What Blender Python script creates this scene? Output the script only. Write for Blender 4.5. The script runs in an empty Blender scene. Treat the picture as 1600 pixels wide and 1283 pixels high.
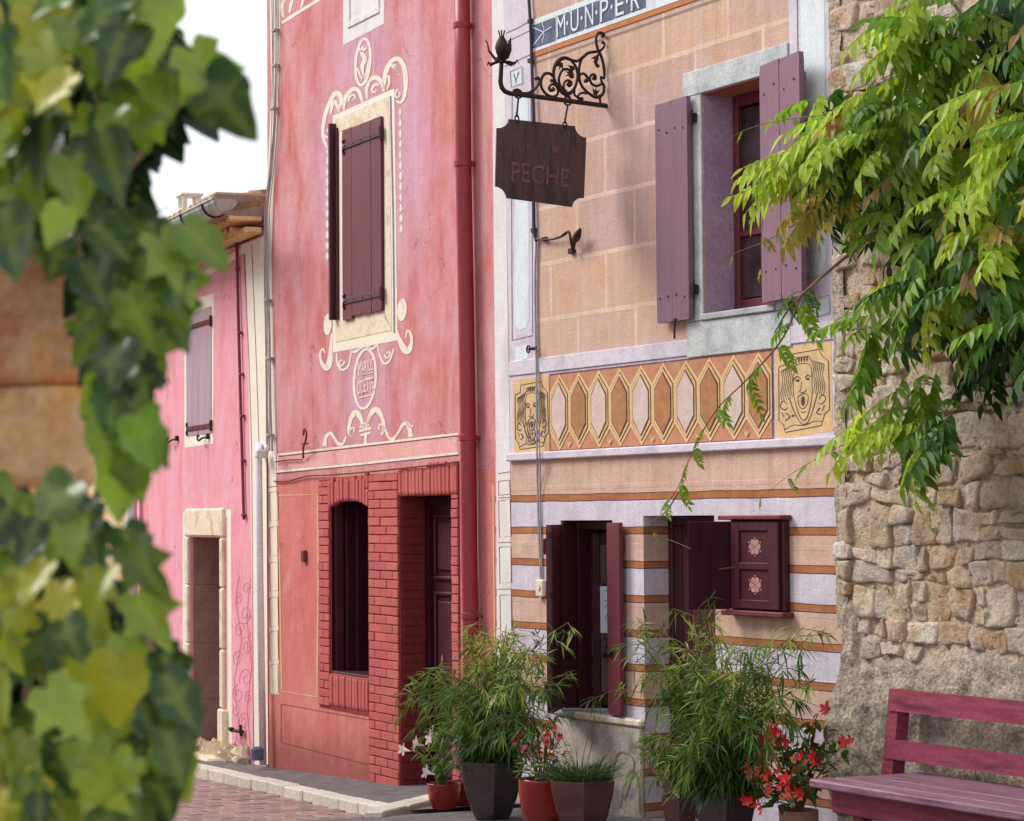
import bpy, bmesh, math, random
from mathutils import Vector, Matrix, Quaternion, noise
random.seed(7)
SC = bpy.context.scene
COL = SC.collection
# ------------------------------------------------------------------ camera
FPX = 85.0 / 36.0 * 1600.0
CX, CY = 800.0, 641.5
PITCH, ROLL = math.radians(2.508), math.radians(0.4)
EYE = Vector((0, 0, 1.85))
_F = Vector((0, math.cos(PITCH), math.sin(PITCH)))
_U0 = Vector((0, -math.sin(PITCH), math.cos(PITCH)))
_R0 = Vector((1, 0, 0))
_R = _R0 * math.cos(ROLL) - _U0 * math.sin(ROLL)
_U = _R0 * math.sin(ROLL) + _U0 * math.cos(ROLL)
cam = bpy.data.cameras.new('camera')
cam.lens = 85; cam.sensor_width = 36; cam.sensor_fit = 'HORIZONTAL'
cam.clip_start = 0.1; cam.clip_end = 600
cam.dof.use_dof = True; cam.dof.focus_distance = 14.6; cam.dof.aperture_fstop = 7.6
camo = bpy.data.objects.new('camera', cam); COL.objects.link(camo)
camo.matrix_world = Matrix(((_R.x, _U.x, -_F.x, EYE.x), (_R.y, _U.y, -_F.y, EYE.y), (_R.z, _U.z, -_F.z, EYE.z), (0, 0, 0, 1)))
SC.camera = camo
# ------------------------------------------------------------------ world, sun, exposure
SUN_DIR = Vector((-0.80, 0.26, 0.74)).normalized()       # towards the sun
W = bpy.data.worlds.new('World'); SC.world = W; W.use_nodes = True
wn, wl = W.node_tree.nodes, W.node_tree.links
wn.clear()
sky = wn.new('ShaderNodeTexSky'); sky.sky_type = 'NISHITA'; sky.sun_disc = False
sky.sun_elevation = math.asin(SUN_DIR.z); sky.sun_rotation = math.atan2(SUN_DIR.x, SUN_DIR.y)
sky.air_density = 1.0; sky.dust_density = 2.0
tc = wn.new('ShaderNodeTexCoord')
mp = wn.new('ShaderNodeMapping'); mp.inputs['Scale'].default_value = (1.2, 1.2, 3.0)
cn = wn.new('ShaderNodeTexNoise'); cn.inputs['Scale'].default_value = 2.2; cn.inputs['Detail'].default_value = 7
cr = wn.new('ShaderNodeValToRGB'); cr.color_ramp.elements[0].position = 0.33; cr.color_ramp.elements[1].position = 0.56
mx = wn.new('ShaderNodeMixRGB'); mx.inputs['Color2'].default_value = (10.5, 10.6, 10.8, 1)
bg = wn.new('ShaderNodeBackground'); bg.inputs['Strength'].default_value = 0.11
wo = wn.new('ShaderNodeOutputWorld')
wl.new(tc.outputs['Generated'], mp.inputs['Vector']); wl.new(mp.outputs[0], cn.inputs['Vector'])
wl.new(cn.outputs['Fac'], cr.inputs['Fac']); wl.new(cr.outputs['Color'], mx.inputs['Fac'])
wl.new(sky.outputs[0], mx.inputs['Color1']); wl.new(mx.outputs[0], bg.inputs['Color']); wl.new(bg.outputs[0], wo.inputs['Surface'])
sl = bpy.data.lights.new('sun', 'SUN'); sl.energy = 2.7; sl.angle = math.radians(28); sl.color = (1, 0.965, 0.93)
so = bpy.data.objects.new('sun', sl); COL.objects.link(so)
so.rotation_euler = SUN_DIR.to_track_quat('Z', 'Y').to_euler()
SC.view_settings.view_transform = 'Standard'; SC.view_settings.look = 'None'
SC.view_settings.exposure = 0.21; SC.view_settings.gamma = 1; SC.view_settings.use_curve_mapping = False
SC.cycles.max_bounces = 8; SC.cycles.transparent_max_bounces = 8

# ------------------------------------------------------------------ geometry of the place
def ray(px, py):
    return (_F + _R * ((px - CX) / FPX) + _U * ((CY - py) / FPX))

class Plane:
    """vertical plane: local x along ex (rightwards), local y away from the viewer, local z up"""
    def __init__(s, p0, ex):
        s.p = Vector((p0[0], p0[1], 0)); s.x = Vector((ex[0], ex[1], 0)).normalized()
        s.y = Vector((-s.x.y, s.x.x, 0)); s.rz = math.atan2(s.x.y, s.x.x)
        s.M = Matrix.Translation(s.p) @ Matrix.Rotation(s.rz, 4, 'Z'); s.Mi = s.M.inverted()
    def uv(s, px, py, off=0.0):
        d = ray(px, py); q0 = s.p - s.y * off
        k = (q0 - EYE).dot(s.y) / d.dot(s.y); q = EYE + d * k
        return ((q - s.p).dot(s.x), q.z)
    def l3(s, px, py, off=0.0):
        u, z = s.uv(px, py, off); return Vector((u, -off, z))
    def w3(s, px, py, off=0.0):
        return s.M @ s.l3(px, py, off)
    def u(s, px, py=640, off=0.0): return s.uv(px, py, off)[0]
    def z(s, px, py, off=0.0): return s.uv(px, py, off)[1]

def facade(px, depth, v):
    p0 = ((px - CX) / FPX * depth, depth)
    return Plane(p0, ((CX - v) / FPX, -1.0))
def depth_at(pl, px): return pl.w3(px, 806).y
O = facade(1315, 12.9, -1250)
R = facade(774, depth_at(O, 774), -1000)
P = facade(414, depth_at(R, 414), -700)
S = Plane((O.p - O.y * 0.10)[:2], O.x[:2])           # face of the rubble wall, 10 cm proud of the ochre house
SD = -O.x                                               # down the street
def G(p):                                               # ground height, falling gently down the street
    t = p[0] * SD.x + p[1] * SD.y
    return 0.07 - 0.043 * (t - 10.5)
GN = Vector((0.043 * SD.x, 0.043 * SD.y, 1)).normalized()
def gp(px, py, dz=0.0):
    d = ray(px, py); p0 = Vector((0, 0, G((0, 0)) + dz))
    k = (p0 - EYE).dot(GN) / d.dot(GN); return EYE + d * k

# ------------------------------------------------------------------ helpers: objects
def tagp(o, label=None, cat=None, group=None, kind=None):
    if label: o['label'] = label
    if cat: o['category'] = cat
    if group: o['group'] = group
    if kind: o['kind'] = kind
    return o
def thing(name, pl, label, cat, group=None, at=None):
    o = bpy.data.objects.new(name, None); COL.objects.link(o); o.empty_display_size = 0.2
    if at is None: o.matrix_world = pl.M
    else: o.matrix_world = Matrix.Translation(Vector(at)) @ Matrix.Rotation(pl.rz if pl else 0, 4, 'Z')
    o['_m'] = [list(r) for r in o.matrix_world]
    XF[o.name] = o.matrix_world.copy()
    del o['_m']
    return tagp(o, label, cat, group)
XF = {}
def world_of(o):
    return XF.get(o.name, Matrix.Identity(4)) if o else Matrix.Identity(4)

class MB:
    def __init__(s): s.v = []; s.f = []; s.m = []; s.c = []
    def add(s, vs, fs, mi=0):
        b = len(s.v); s.v += [Vector(v) for v in vs]; s.f += [[b + i for i in f] for f in fs]; s.m += [mi] * len(fs)
    def quad(s, a, b, c, d, mi=0): s.add([a, b, c, d], [[0, 1, 2, 3]], mi)
    def box(s, x0, x1, y0, y1, z0, z1, ch=0.0, mi=0, M=None):
        x0, x1 = min(x0, x1), max(x0, x1); y0, y1 = min(y0, y1), max(y0, y1); z0, z1 = min(z0, z1), max(z0, z1)
        c = min(ch, (x1 - x0) * .45, (y1 - y0) * .45, (z1 - z0) * .45)
        if c <= 0:
            vs = [(x, y, z) for x in (x0, x1) for y in (y0, y1) for z in (z0, z1)]
            fs = [[0, 1, 3, 2], [4, 6, 7, 5], [0, 4, 5, 1], [2, 3, 7, 6], [0, 2, 6, 4], [1, 5, 7, 3]]
        else:
            bm = bmesh.new(); bmesh.ops.create_cube(bm, size=1)
            for v in bm.verts:
                v.co = Vector((x0 + (v.co.x + .5) * (x1 - x0), y0 + (v.co.y + .5) * (y1 - y0), z0 + (v.co.z + .5) * (z1 - z0)))
            bmesh.ops.bevel(bm, geom=bm.edges[:], offset=c, segments=1, affect='EDGES', profile=.5)
            bm.verts.index_update(); vs = [v.co.copy() for v in bm.verts]; fs = [[v.index for v in f.verts] for f in bm.faces]; bm.free()
        if M is not None: vs = [M @ Vector(v) for v in vs]
        s.add(vs, fs, mi)
    def tube(s, pts, r, n=8, cap=True, mi=0):
        pts = [Vector(p) for p in pts]; k = len(pts)
        rs = r if isinstance(r, (list, tuple)) else [r] * k
        t = [(pts[min(i + 1, k - 1)] - pts[max(i - 1, 0)]) for i in range(k)]
        t = [a.normalized() if a.length > 1e-9 else Vector((0, 0, 1)) for a in t]
        up = Vector((0, 0, 1)) if abs(t[0].z) < .9 else Vector((1, 0, 0))
        nrm = t[0].cross(up).normalized(); vs = []
        for i in range(k):
            nrm = (nrm - t[i] * nrm.dot(t[i])); nrm = nrm.normalized() if nrm.length > 1e-6 else t[i].orthogonal().normalized()
            b = t[i].cross(nrm)
            for j in range(n):
                a = 2 * math.pi * j / n; vs.append(pts[i] + (nrm * math.cos(a) + b * math.sin(a)) * rs[i])
        fs = [[i * n + j, i * n + (j + 1) % n, (i + 1) * n + (j + 1) % n, (i + 1) * n + j] for i in range(k - 1) for j in range(n)]
        if cap: fs += [list(range(n - 1, -1, -1)), [(k - 1) * n + j for j in range(n)]]
        s.add(vs, fs, mi)
    def lathe(s, prof, n=24, c=(0, 0, 0), mi=0, rot=0.0, flat=False):
        k = len(prof); vs = []
        for (r, z) in prof:
            for j in range(n):
                a = 2 * math.pi * j / n + rot; vs.append((c[0] + r * math.cos(a), c[1] + r * math.sin(a), c[2] + z))
        fs = [[i * n + j, i * n + (j + 1) % n, (i + 1) * n + (j + 1) % n, (i + 1) * n + j] for i in range(k - 1) for j in range(n)]
        fs += [list(range(n - 1, -1, -1)), [(k - 1) * n + j for j in range(n)]]
        s.add(vs, fs, mi)
    def ribbon(s, pl, pts, off, k=6, wscale=1.0, mi=0):
        """pts: (px, py, width px); a painted stroke lying on plane pl"""
        pts = smooth(pts, k); n = len(pts); L = []; off = off * .4 if 0 < off < .02 else off
        for i in range(n):
            a, b = pts[max(i - 1, 0)], pts[min(i + 1, n - 1)]
            dx, dy = b[0] - a[0], b[1] - a[1]; q = math.hypot(dx, dy) or 1; w = pts[i][2] * wscale / 2
            nx, ny = -dy / q * w, dx / q * w
            L.append(pl.l3(pts[i][0] + nx, pts[i][1] + ny, off)); L.append(pl.l3(pts[i][0] - nx, pts[i][1] - ny, off))
        s.add(L, [[2 * i, 2 * i + 1, 2 * i + 3, 2 * i + 2] for i in range(n - 1)], mi)
    def poly(s, pl, pts, off, thick=0.0, mi=0):
        off = off * .4 if 0 < off < .02 and thick < .0115 else off
        a = [pl.l3(p[0], p[1], off) for p in pts]; s.prism(a, thick, mi)
    def prism(s, a, thick=0.0, mi=0):
        n = len(a); s.add(a, [list(range(n))], mi)
        if thick:
            b = [v + Vector((0, thick, 0)) for v in a]
            s.add(list(a) + b, [[i, (i + 1) % n, n + (i + 1) % n, n + i] for i in range(n)] + [[n + i for i in range(n - 1, -1, -1)]], mi)
    def rect(s, u0, u1, z0, z1, off, mi=0):
        s.quad((u0, -off, z0), (u1, -off, z0), (u1, -off, z1), (u0, -off, z1), mi)
    def build(s, name, mat, parent=None, pl=None, shade=False, kind=None, label=None, fixn=False):
        me = bpy.data.meshes.new(name)
        vs = s.v
        if pl is not None or parent is not None:
            src = pl.M if pl is not None else world_of(parent)
            X = world_of(parent).inverted() @ src
            if not is_id(X): vs = [X @ v for v in vs]
        me.from_pydata([tuple(v) for v in vs], [], s.f)
        mats = mat if isinstance(mat, (list, tuple)) else [mat]
        for m in mats: me.materials.append(m)
        if len(mats) > 1:
            for p, mi in zip(me.polygons, s.m): p.material_index = mi
        if s.c:
            at = me.color_attributes.new('tint', 'FLOAT_COLOR', 'POINT')
            for i, c in enumerate(s.c): at.data[i].color = (c[0], c[1], c[2], 1)
        if fixn:
            bm = bmesh.new(); bm.from_mesh(me); bmesh.ops.remove_doubles(bm, verts=bm.verts[:], dist=1e-5); bmesh.ops.recalc_face_normals(bm, faces=bm.faces[:]); bm.to_mesh(me); bm.free()
        if shade:
            for p in me.polygons: p.use_smooth = True
        me.update()
        o = bpy.data.objects.new(name, me); COL.objects.link(o)
        if parent: o.parent = parent
        XF[o.name] = world_of(parent).copy()
        if kind: o['kind'] = kind
        if label: o['label'] = label
        return o
def is_id(M):
    return all(abs(M[i][j] - (1 if i == j else 0)) < 1e-7 for i in range(4) for j in range(4))
def inst(name, me, parent, M, color=None):
    """an object sharing mesh data; M is local to the parent's frame"""
    o = bpy.data.objects.new(name, me); COL.objects.link(o); o.parent = parent; o.matrix_local = M
    if color: o.color = (color[0], color[1], color[2], 1)
    return o
def smooth(pts, k=6):
    if len(pts) < 3 or k < 2: return [tuple(p) for p in pts]
    out = []; n = len(pts)
    for i in range(n - 1):
        p0, p1, p2, p3 = pts[max(i - 1, 0)], pts[i], pts[i + 1], pts[min(i + 2, n - 1)]
        for j in range(k):
            t = j / k
            out.append(tuple(0.5 * (2 * b + (c - a) * t + (2 * a - 5 * b + 4 * c - d) * t * t + (3 * b - a - 3 * c + d) * t ** 3) for a, b, c, d in zip(p0, p1, p2, p3)))
    out.append(tuple(pts[-1])); return out
def vs3(pts, k=6): return [Vector(p) for p in smooth([tuple(p) for p in pts], k)]
def in_poly(x, y, P_):
    c = False; n = len(P_)
    for i in range(n):
        x1, y1 = P_[i]; x2, y2 = P_[i - 1]
        if (y1 > y) != (y2 > y) and x < (x2 - x1) * (y - y1) / (y2 - y1) + x1: c = not c
    return c
def frame(tip, nrm):
    y = Vector(tip).normalized(); z = Vector(nrm); z = z - y * z.dot(y); z = z.normalized() if z.length > 1e-5 else y.orthogonal().normalized()
    x = y.cross(z); return Matrix(((x.x, y.x, z.x, 0), (x.y, y.y, z.y, 0), (x.z, y.z, z.z, 0), (0, 0, 0, 1)))

# ------------------------------------------------------------------ helpers: materials
def lin(c):
    c /= 255.0
    return c / 12.92 if c <= 0.04045 else ((c + 0.055) / 1.055) ** 2.4
def C(r, g, b, k=1.0): return (lin(r) * k, lin(g) * k, lin(b) * k, 1)
def N(nt, t, **kw):
    n = nt.nodes.new(t)
    for k, v in kw.items():
        if k in n.inputs: n.inputs[k].default_value = v
        else: setattr(n, k, v)
    return n
def ramp(nt, fac, stops):
    r = nt.nodes.new('ShaderNodeValToRGB'); e = r.color_ramp.elements
    while len(e) < len(stops): e.new(0.5)
    for i, (p, c) in enumerate(stops): e[i].position = p; e[i].color = c
    nt.links.new(fac, r.inputs['Fac']); return r.outputs['Color']
def mixc(nt, fac, a, b, mode='MIX'):
    m = nt.nodes.new('ShaderNodeMixRGB'); m.blend_type = mode
    for k, v in (('Fac', fac), ('Color1', a), ('Color2', b)):
        if isinstance(v, (int, float, tuple)): m.inputs[k].default_value = v
        else: nt.links.new(v, m.inputs[k])
    return m.outputs['Color']
def mth(nt, op, a, b=None, c=None):
    m = nt.nodes.new('ShaderNodeMath'); m.operation = op
    for i, v in enumerate((a, b, c)):
        if v is None: continue
        if isinstance(v, (int, float)): m.inputs[i].default_value = v
        else: nt.links.new(v, m.inputs[i])
    return m.outputs[0]
def noise_(nt, vec, scale, detail=5, rough=.55, dist=0.0):
    n = nt.nodes.new('ShaderNodeTexNoise'); n.inputs['Scale'].default_value = scale; n.inputs['Detail'].default_value = detail
    n.inputs['Roughness'].default_value = rough; n.inputs['Distortion'].default_value = dist
    nt.links.new(vec, n.inputs['Vector']); return n.outputs['Fac']
def objvec(nt, stretch=(1, 1, 1)):
    t = nt.nodes.new('ShaderNodeTexCoord'); m = nt.nodes.new('ShaderNodeMapping'); m.inputs['Scale'].default_value = stretch
    nt.links.new(t.outputs['Object'], m.inputs['Vector']); return m.outputs[0]
def newmat(name):
    m = bpy.data.materials.new(name); m.use_nodes = True; nt = m.node_tree
    return m, nt, nt.nodes['Principled BSDF']
def bumpn(nt, bs, h, strength, dist=0.02):
    b = nt.nodes.new('ShaderNodeBump'); b.inputs['Strength'].default_value = strength; b.inputs['Distance'].default_value = dist
    nt.links.new(h, b.inputs['Height']); nt.links.new(b.outputs[0], bs.inputs['Normal'])
def mat(name, c1, c2=None, c3=None, scale=4, stretch=(1, 1, 1), rough=.85, bump=.25, bscale=60, rnd=0.0, spec=.25, metal=0.0, grain=.12, lo=.35, hi=.65, bdist=.01, wear=None, wscale=18, wlo=.62, wood=None):
    m, nt, bs = newmat(name); v = objvec(nt, stretch); c2 = c2 or c1
    f = noise_(nt, v, scale, 6, .6)
    stops = [(lo, c1), (hi, c2)] if c3 is None else [(lo, c1), ((lo + hi) / 2, c2), (hi, c3)]
    col = ramp(nt, f, stops)
    if grain:
        g = noise_(nt, objvec(nt), scale * 14, 4, .65)
        gg = ramp(nt, g, [(.3, (1 - grain * 2, 1 - grain * 2, 1 - grain * 2, 1)), (.7, (1 + grain, 1 + grain, 1 + grain, 1))])
        col = mixc(nt, 1.0, col, gg, 'MULTIPLY')
    if wood:
        sn = noise_(nt, objvec(nt, wood), 1.0, 6, .7); col = mixc(nt, 1.0, col, ramp(nt, sn, [(.28, (.62, .60, .60, 1)), (.46, (1, 1, 1, 1)), (.72, (1.16, 1.15, 1.15, 1))]), 'MULTIPLY')
    if wear:
        w = noise_(nt, v, wscale, 8, .7); wf = ramp(nt, w, [(wlo, (0, 0, 0, 1)), (wlo + .06, (1, 1, 1, 1))]); col = mixc(nt, wf, col, wear)
    if rnd:
        oi = nt.nodes.new('ShaderNodeObjectInfo'); h = nt.nodes.new('ShaderNodeHueSaturation')
        nt.links.new(col, h.inputs['Color']); nt.links.new(mth(nt, 'MULTIPLY_ADD', oi.outputs['Random'], 2 * rnd, 1 - rnd), h.inputs['Value'])
        nt.links.new(mth(nt, 'MULTIPLY_ADD', oi.outputs['Random'], .010, .495), h.inputs['Hue']); col = h.outputs['Color']
    nt.links.new(col, bs.inputs['Base Color']); bs.inputs['Roughness'].default_value = rough
    bs.inputs['Specular IOR Level'].default_value = spec; bs.inputs['Metallic'].default_value = metal
    if bump: bumpn(nt, bs, noise_(nt, objvec(nt), bscale, 6, .6), bump, bdist)
    return m
def leafmat(name, attr, trans=.35, rough=.4, spec=.4, vein=0.0, tr_tint=(1.4, 1.45, .7, 1)):
    m, nt, bs = newmat(name)
    if attr:
        a = nt.nodes.new('ShaderNodeAttribute'); a.attribute_name = 'tint'; col = a.outputs['Color']
    else:
        a = nt.nodes.new('ShaderNodeObjectInfo'); col = a.outputs['Color']
    g = noise_(nt, objvec(nt), 25, 4); gg = ramp(nt, g, [(.3, (.72, .74, .7, 1)), (.7, (1.18, 1.15, 1.1, 1))])
    col = mixc(nt, 1.0, col, gg, 'MULTIPLY')
    if vein:
        a2 = nt.nodes.new('ShaderNodeAttribute'); a2.attribute_name = 'vein'
        col = mixc(nt, mth(nt, 'MULTIPLY', a2.outputs['Fac'], vein), col, C(150, 170, 80))
    nt.links.new(col, bs.inputs['Base Color']); bs.inputs['Roughness'].default_value = rough; bs.inputs['Specular IOR Level'].default_value = spec
    tr = nt.nodes.new('ShaderNodeBsdfTranslucent'); br = mixc(nt, 1.0, col, tr_tint, 'MULTIPLY'); nt.links.new(br, tr.inputs['Color'])
    ms = nt.nodes.new('ShaderNodeMixShader'); ms.inputs[0].default_value = trans
    out = nt.nodes['Material Output']
    nt.links.new(bs.outputs[0], ms.inputs[1]); nt.links.new(tr.outputs[0], ms.inputs[2]); nt.links.new(ms.outputs[0], out.inputs['Surface'])
    return m
def drips(nt, vo, X, Z, col, lst, tone, amt=.55):
    """rain streaks of dirt below sills and ledges: (x centre, half width, top, length)"""
    st = ramp(nt, noise_(nt, objvec(nt, (1, 1, .05)), 11, 7, .7), [(.48, (0, 0, 0, 1)), (.70, (1, 1, 1, 1))])
    for (xc, hw, zt, ln) in lst:
        k = mth(nt, 'MULTIPLY', mth(nt, 'LESS_THAN', mth(nt, 'ABSOLUTE', mth(nt, 'SUBTRACT', X, xc)), hw), mth(nt, 'LESS_THAN', Z, zt))
        f = mth(nt, 'MAXIMUM', mth(nt, 'MULTIPLY_ADD', mth(nt, 'SUBTRACT', Z, zt), 1.0 / ln, 1.0), 0.0)
        col = mixc(nt, mth(nt, 'MULTIPLY', mth(nt, 'MULTIPLY', mth(nt, 'MULTIPLY', k, f), st), amt), col, tone)
    return col
def plastermat(name, cols, haze=None, hcol=None, lowz=None, lowcol=None, base=None, drip=()):
    """lime-washed plaster: cloudy pigment, vertical streaks, fine grain; haze: soft painted aureoles (x, z, rx, rz)"""
    m, nt, bs = newmat(name); v = objvec(nt, (1, 1, .45)); vo = objvec(nt)
    f = noise_(nt, v, 2.6, 9, .68, .3)
    col = ramp(nt, f, [(.30, cols[0]), (.48, cols[1]), (.68, cols[2])])
    sepn = nt.nodes.new('ShaderNodeSeparateXYZ'); nt.links.new(vo, sepn.inputs[0]); X, Z = sepn.outputs['X'], sepn.outputs['Z']
    if lowz is not None:
        lf = mth(nt, 'LESS_THAN', Z, lowz); lc = ramp(nt, f, [(.3, lowcol[0]), (.7, lowcol[1])]); col = mixc(nt, lf, col, lc)
    if haze:
        hn = noise_(nt, vo, 4.5, 6, .6); acc = None
        for (hx, hz, rx, rz) in haze:
            dx = mth(nt, 'DIVIDE', mth(nt, 'SUBTRACT', X, hx), rx); dz = mth(nt, 'DIVIDE', mth(nt, 'SUBTRACT', Z, hz), rz)
            d = mth(nt, 'SQRT', mth(nt, 'ADD', mth(nt, 'MULTIPLY', dx, dx), mth(nt, 'MULTIPLY', dz, dz)))
            k = mth(nt, 'SUBTRACT', 1.0, d); acc = k if acc is None else mth(nt, 'MAXIMUM', acc, k)
        hf = mth(nt, 'MULTIPLY', mth(nt, 'MAXIMUM', acc, 0.0), mth(nt, 'MULTIPLY_ADD', hn, 2.2, .2))
        col = mixc(nt, mth(nt, 'MINIMUM', mth(nt, 'MULTIPLY', hf, .62), .6), col, hcol)
    st = noise_(nt, objvec(nt, (1, 1, .12)), 16, 5, .6)
    col = mixc(nt, 1.0, col, ramp(nt, st, [(.3, (.94, .93, .93, 1)), (.7, (1.05, 1.05, 1.05, 1))]), 'MULTIPLY')
    g = noise_(nt, vo, 55, 6, .7)
    col = mixc(nt, 1.0, col, ramp(nt, g, [(.28, (.84, .82, .82, 1)), (.5, (1, 1, 1, 1)), (.75, (1.1, 1.1, 1.1, 1))]), 'MULTIPLY')
    if base is not None:
        bn = noise_(nt, vo, 5, 7, .65); bz = mth(nt, 'SUBTRACT', mth(nt, 'MULTIPLY_ADD', bn, .5, base), Z)
        col = mixc(nt, mth(nt, 'MULTIPLY', mth(nt, 'MINIMUM', mth(nt, 'MAXIMUM', mth(nt, 'MULTIPLY', bz, 3.0), 0), 1), .55), col, C(120, 62, 55))
    col = drips(nt, vo, X, Z, col, drip, C(140, 86, 84))
    # hairline cracks
    wv = nt.nodes.new('ShaderNodeVectorMath'); wv.operation = 'ADD'; nz = nt.nodes.new('ShaderNodeTexNoise'); nz.inputs['Scale'].default_value = 5; nz.inputs['Detail'].default_value = 6
    nt.links.new(vo, nz.inputs['Vector']); nt.links.new(vo, wv.inputs[0]); sv = nt.nodes.new('ShaderNodeVectorMath'); sv.operation = 'SCALE'; sv.inputs['Scale'].default_value = .35; nt.links.new(nz.outputs['Color'], sv.inputs[0]); nt.links.new(sv.outputs[0], wv.inputs[1])
    vr = nt.nodes.new('ShaderNodeTexVoronoi'); vr.feature = 'DISTANCE_TO_EDGE'; vr.inputs['Scale'].default_value = 1.1; nt.links.new(wv.outputs[0], vr.inputs['Vector'])
    ck = mth(nt, 'MULTIPLY', mth(nt, 'LESS_THAN', vr.outputs['Distance'], .0035), ramp(nt, noise_(nt, vo, 1.7, 3), [(.50, (0, 0, 0, 1)), (.58, (.55, .55, .55, 1))]))
    col = mixc(nt, ck, col, C(110, 62, 62))
    pk = noise_(nt, vo, 1.4, 10, .75, .4); col = mixc(nt, ramp(nt, pk, [(.60, (0, 0, 0, 1)), (.66, (.45, .45, .45, 1))]), col, cols[2])
    # scuffs
    sc = noise_(nt, vo, 22, 9, .75); col = mixc(nt, ramp(nt, sc, [(.70, (0, 0, 0, 1)), (.78, (.5, .5, .5, 1))]), col, C(120, 70, 70))
    nt.links.new(col, bs.inputs['Base Color']); bs.inputs['Roughness'].default_value = .92; bs.inputs['Specular IOR Level'].default_value = .15
    h = mth(nt, 'ADD', noise_(nt, vo, 7, 4), mth(nt, 'MULTIPLY', noise_(nt, vo, 70, 6, .65), .35))
    bumpn(nt, bs, h, .35, .03)
    return m
# ------------------------------------------------------------------ materials
def strokes(house, pl, name, material, lst, off=.006, ws=1.0, k=6):
    root = None
    for s in lst:
        o = strokes_(house, pl, name, material, [s], off, ws, k); root = root or o
    return root
def stonemat():
    """limestone rubble: each stone its own tone, with weathered grey and ochre patches"""
    m, nt, bs = newmat('rubble_stone'); vo = objvec(nt); oi = nt.nodes.new('ShaderNodeObjectInfo')
    base = ramp(nt, oi.outputs['Random'], [(0, C(206, 200, 194)), (.2, C(204, 178, 146)), (.4, C(226, 216, 202)), (.6, C(186, 158, 130)), (.8, C(192, 182, 174)), (1, C(212, 184, 160))])
    pt = noise_(nt, vo, 6, 8, .7); base = mixc(nt, ramp(nt, pt, [(.45, (0, 0, 0, 1)), (.68, (.8, .8, .8, 1))]), base, C(192, 158, 120))
    p2 = noise_(nt, vo, 9, 8, .7, .6); base = mixc(nt, ramp(nt, p2, [(.5, (0, 0, 0, 1)), (.7, (.7, .7, .7, 1))]), base, C(222, 216, 208))
    g = noise_(nt, vo, 40, 8, .72); base = mixc(nt, 1.0, base, ramp(nt, g, [(.3, (.66, .63, .6, 1)), (.5, (1, 1, 1, 1)), (.72, (1.16, 1.16, 1.16, 1))]), 'MULTIPLY')
    nt.links.new(base, bs.inputs['Base Color']); bs.inputs['Roughness'].default_value = .93; bs.inputs['Specular IOR Level'].default_value = .15
    bumpn(nt, bs, mth(nt, 'ADD', noise_(nt, vo, 18, 7, .65), mth(nt, 'MULTIPLY', noise_(nt, vo, 70, 6, .65), .4)), 1.0, .03); return m
M = {}
M['tarmac'] = mat('tarmac', C(108, 101, 103), C(136, 128, 128), scale=8, rough=.95, bump=.6, bscale=120, grain=.25)
M['street'] = mat('street_bed', C(95, 85, 80), C(120, 105, 98), scale=6, rough=.9)
M['paver'] = mat('paver', C(150, 106, 98), C(162, 134, 128), C(176, 162, 160), scale=3, rough=.62, rnd=.22, bump=.3, spec=.4)
M['kerb'] = mat('kerb_stone', C(205, 198, 184), C(228, 222, 210), scale=6, rough=.85, rnd=.08, bump=.35)
M['cream'] = mat('cream_paint', C(236, 222, 204), C(242, 232, 218), C(224, 202, 184), scale=9, rough=.9, bump=.2, grain=.07)
M['white'] = mat('white_limewash', C(218, 216, 213), C(230, 228, 225), C(206, 204, 204), scale=3, stretch=(1, 1, .4), rough=.9, bump=.3, bscale=40, grain=.05)
M['white2'] = mat('ivory_limewash', C(236, 226, 206), C(242, 236, 222), scale=3, rough=.9, bump=.25, grain=.05)
M['lav'] = mat('lavender_limewash', C(202, 192, 204), C(216, 207, 217), C(192, 182, 198), scale=3.5, rough=.92, bump=.3, bscale=50, grain=.06)
M['ice'] = mat('pale_blue_limewash', C(208, 220, 226), C(222, 232, 234), C(196, 208, 214), scale=4, stretch=(1, 1, .3), rough=.92, bump=.25, grain=.06)
M['tan'] = mat('tan_paint', C(218, 180, 128), C(228, 194, 146), scale=9, rough=.9, bump=.2)
M['tan2'] = mat('pale_tan_paint', C(222, 194, 150), C(206, 172, 128), scale=14, rough=.9, bump=.2)
M['brownline'] = mat('umber_line_paint', C(96, 62, 58), C(126, 84, 72), scale=20, rough=.9, bump=.1)
M['greyline'] = mat('grey_line_paint', C(120, 108, 120), C(150, 138, 148), scale=20, rough=.9, bump=.1)
M['redline'] = mat('rose_line_paint', C(150, 70, 78), C(165, 84, 90), scale=20, rough=.9, bump=.1)
M['roseline'] = mat('faint_rose_line', C(200, 104, 124), C(206, 116, 134), scale=20, rough=.9, bump=0)
M['sienna'] = mat('sienna_paint', C(188, 128, 98), C(204, 148, 118), scale=12, rough=.9, bump=.2)
M['hexbrown'] = mat('ochre_hexagon_paint', C(166, 116, 76), C(184, 134, 92), scale=18, rough=.9, bump=.25)
M['hexpale'] = mat('pale_hexagon_paint', C(206, 182, 172), C(218, 196, 186), scale=18, rough=.9, bump=.25)
M['slateblue'] = mat('slate_blue_paint', C(84, 92, 118), C(112, 120, 142), scale=14, rough=.9, bump=.2)
M['orange'] = mat('orange_band_paint', C(186, 118, 70), C(198, 132, 84), scale=12, rough=.9, bump=.2)
M['cement'] = mat('grey_cement', C(168, 158, 148), C(196, 184, 172), C(140, 132, 124), scale=4, rough=.92, bump=.5, bscale=35, grain=.14)
M['sillstone'] = mat('grey_sill_stone', C(150, 152, 160), C(186, 188, 192), scale=5, rough=.85, bump=.4, bscale=30)
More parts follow.
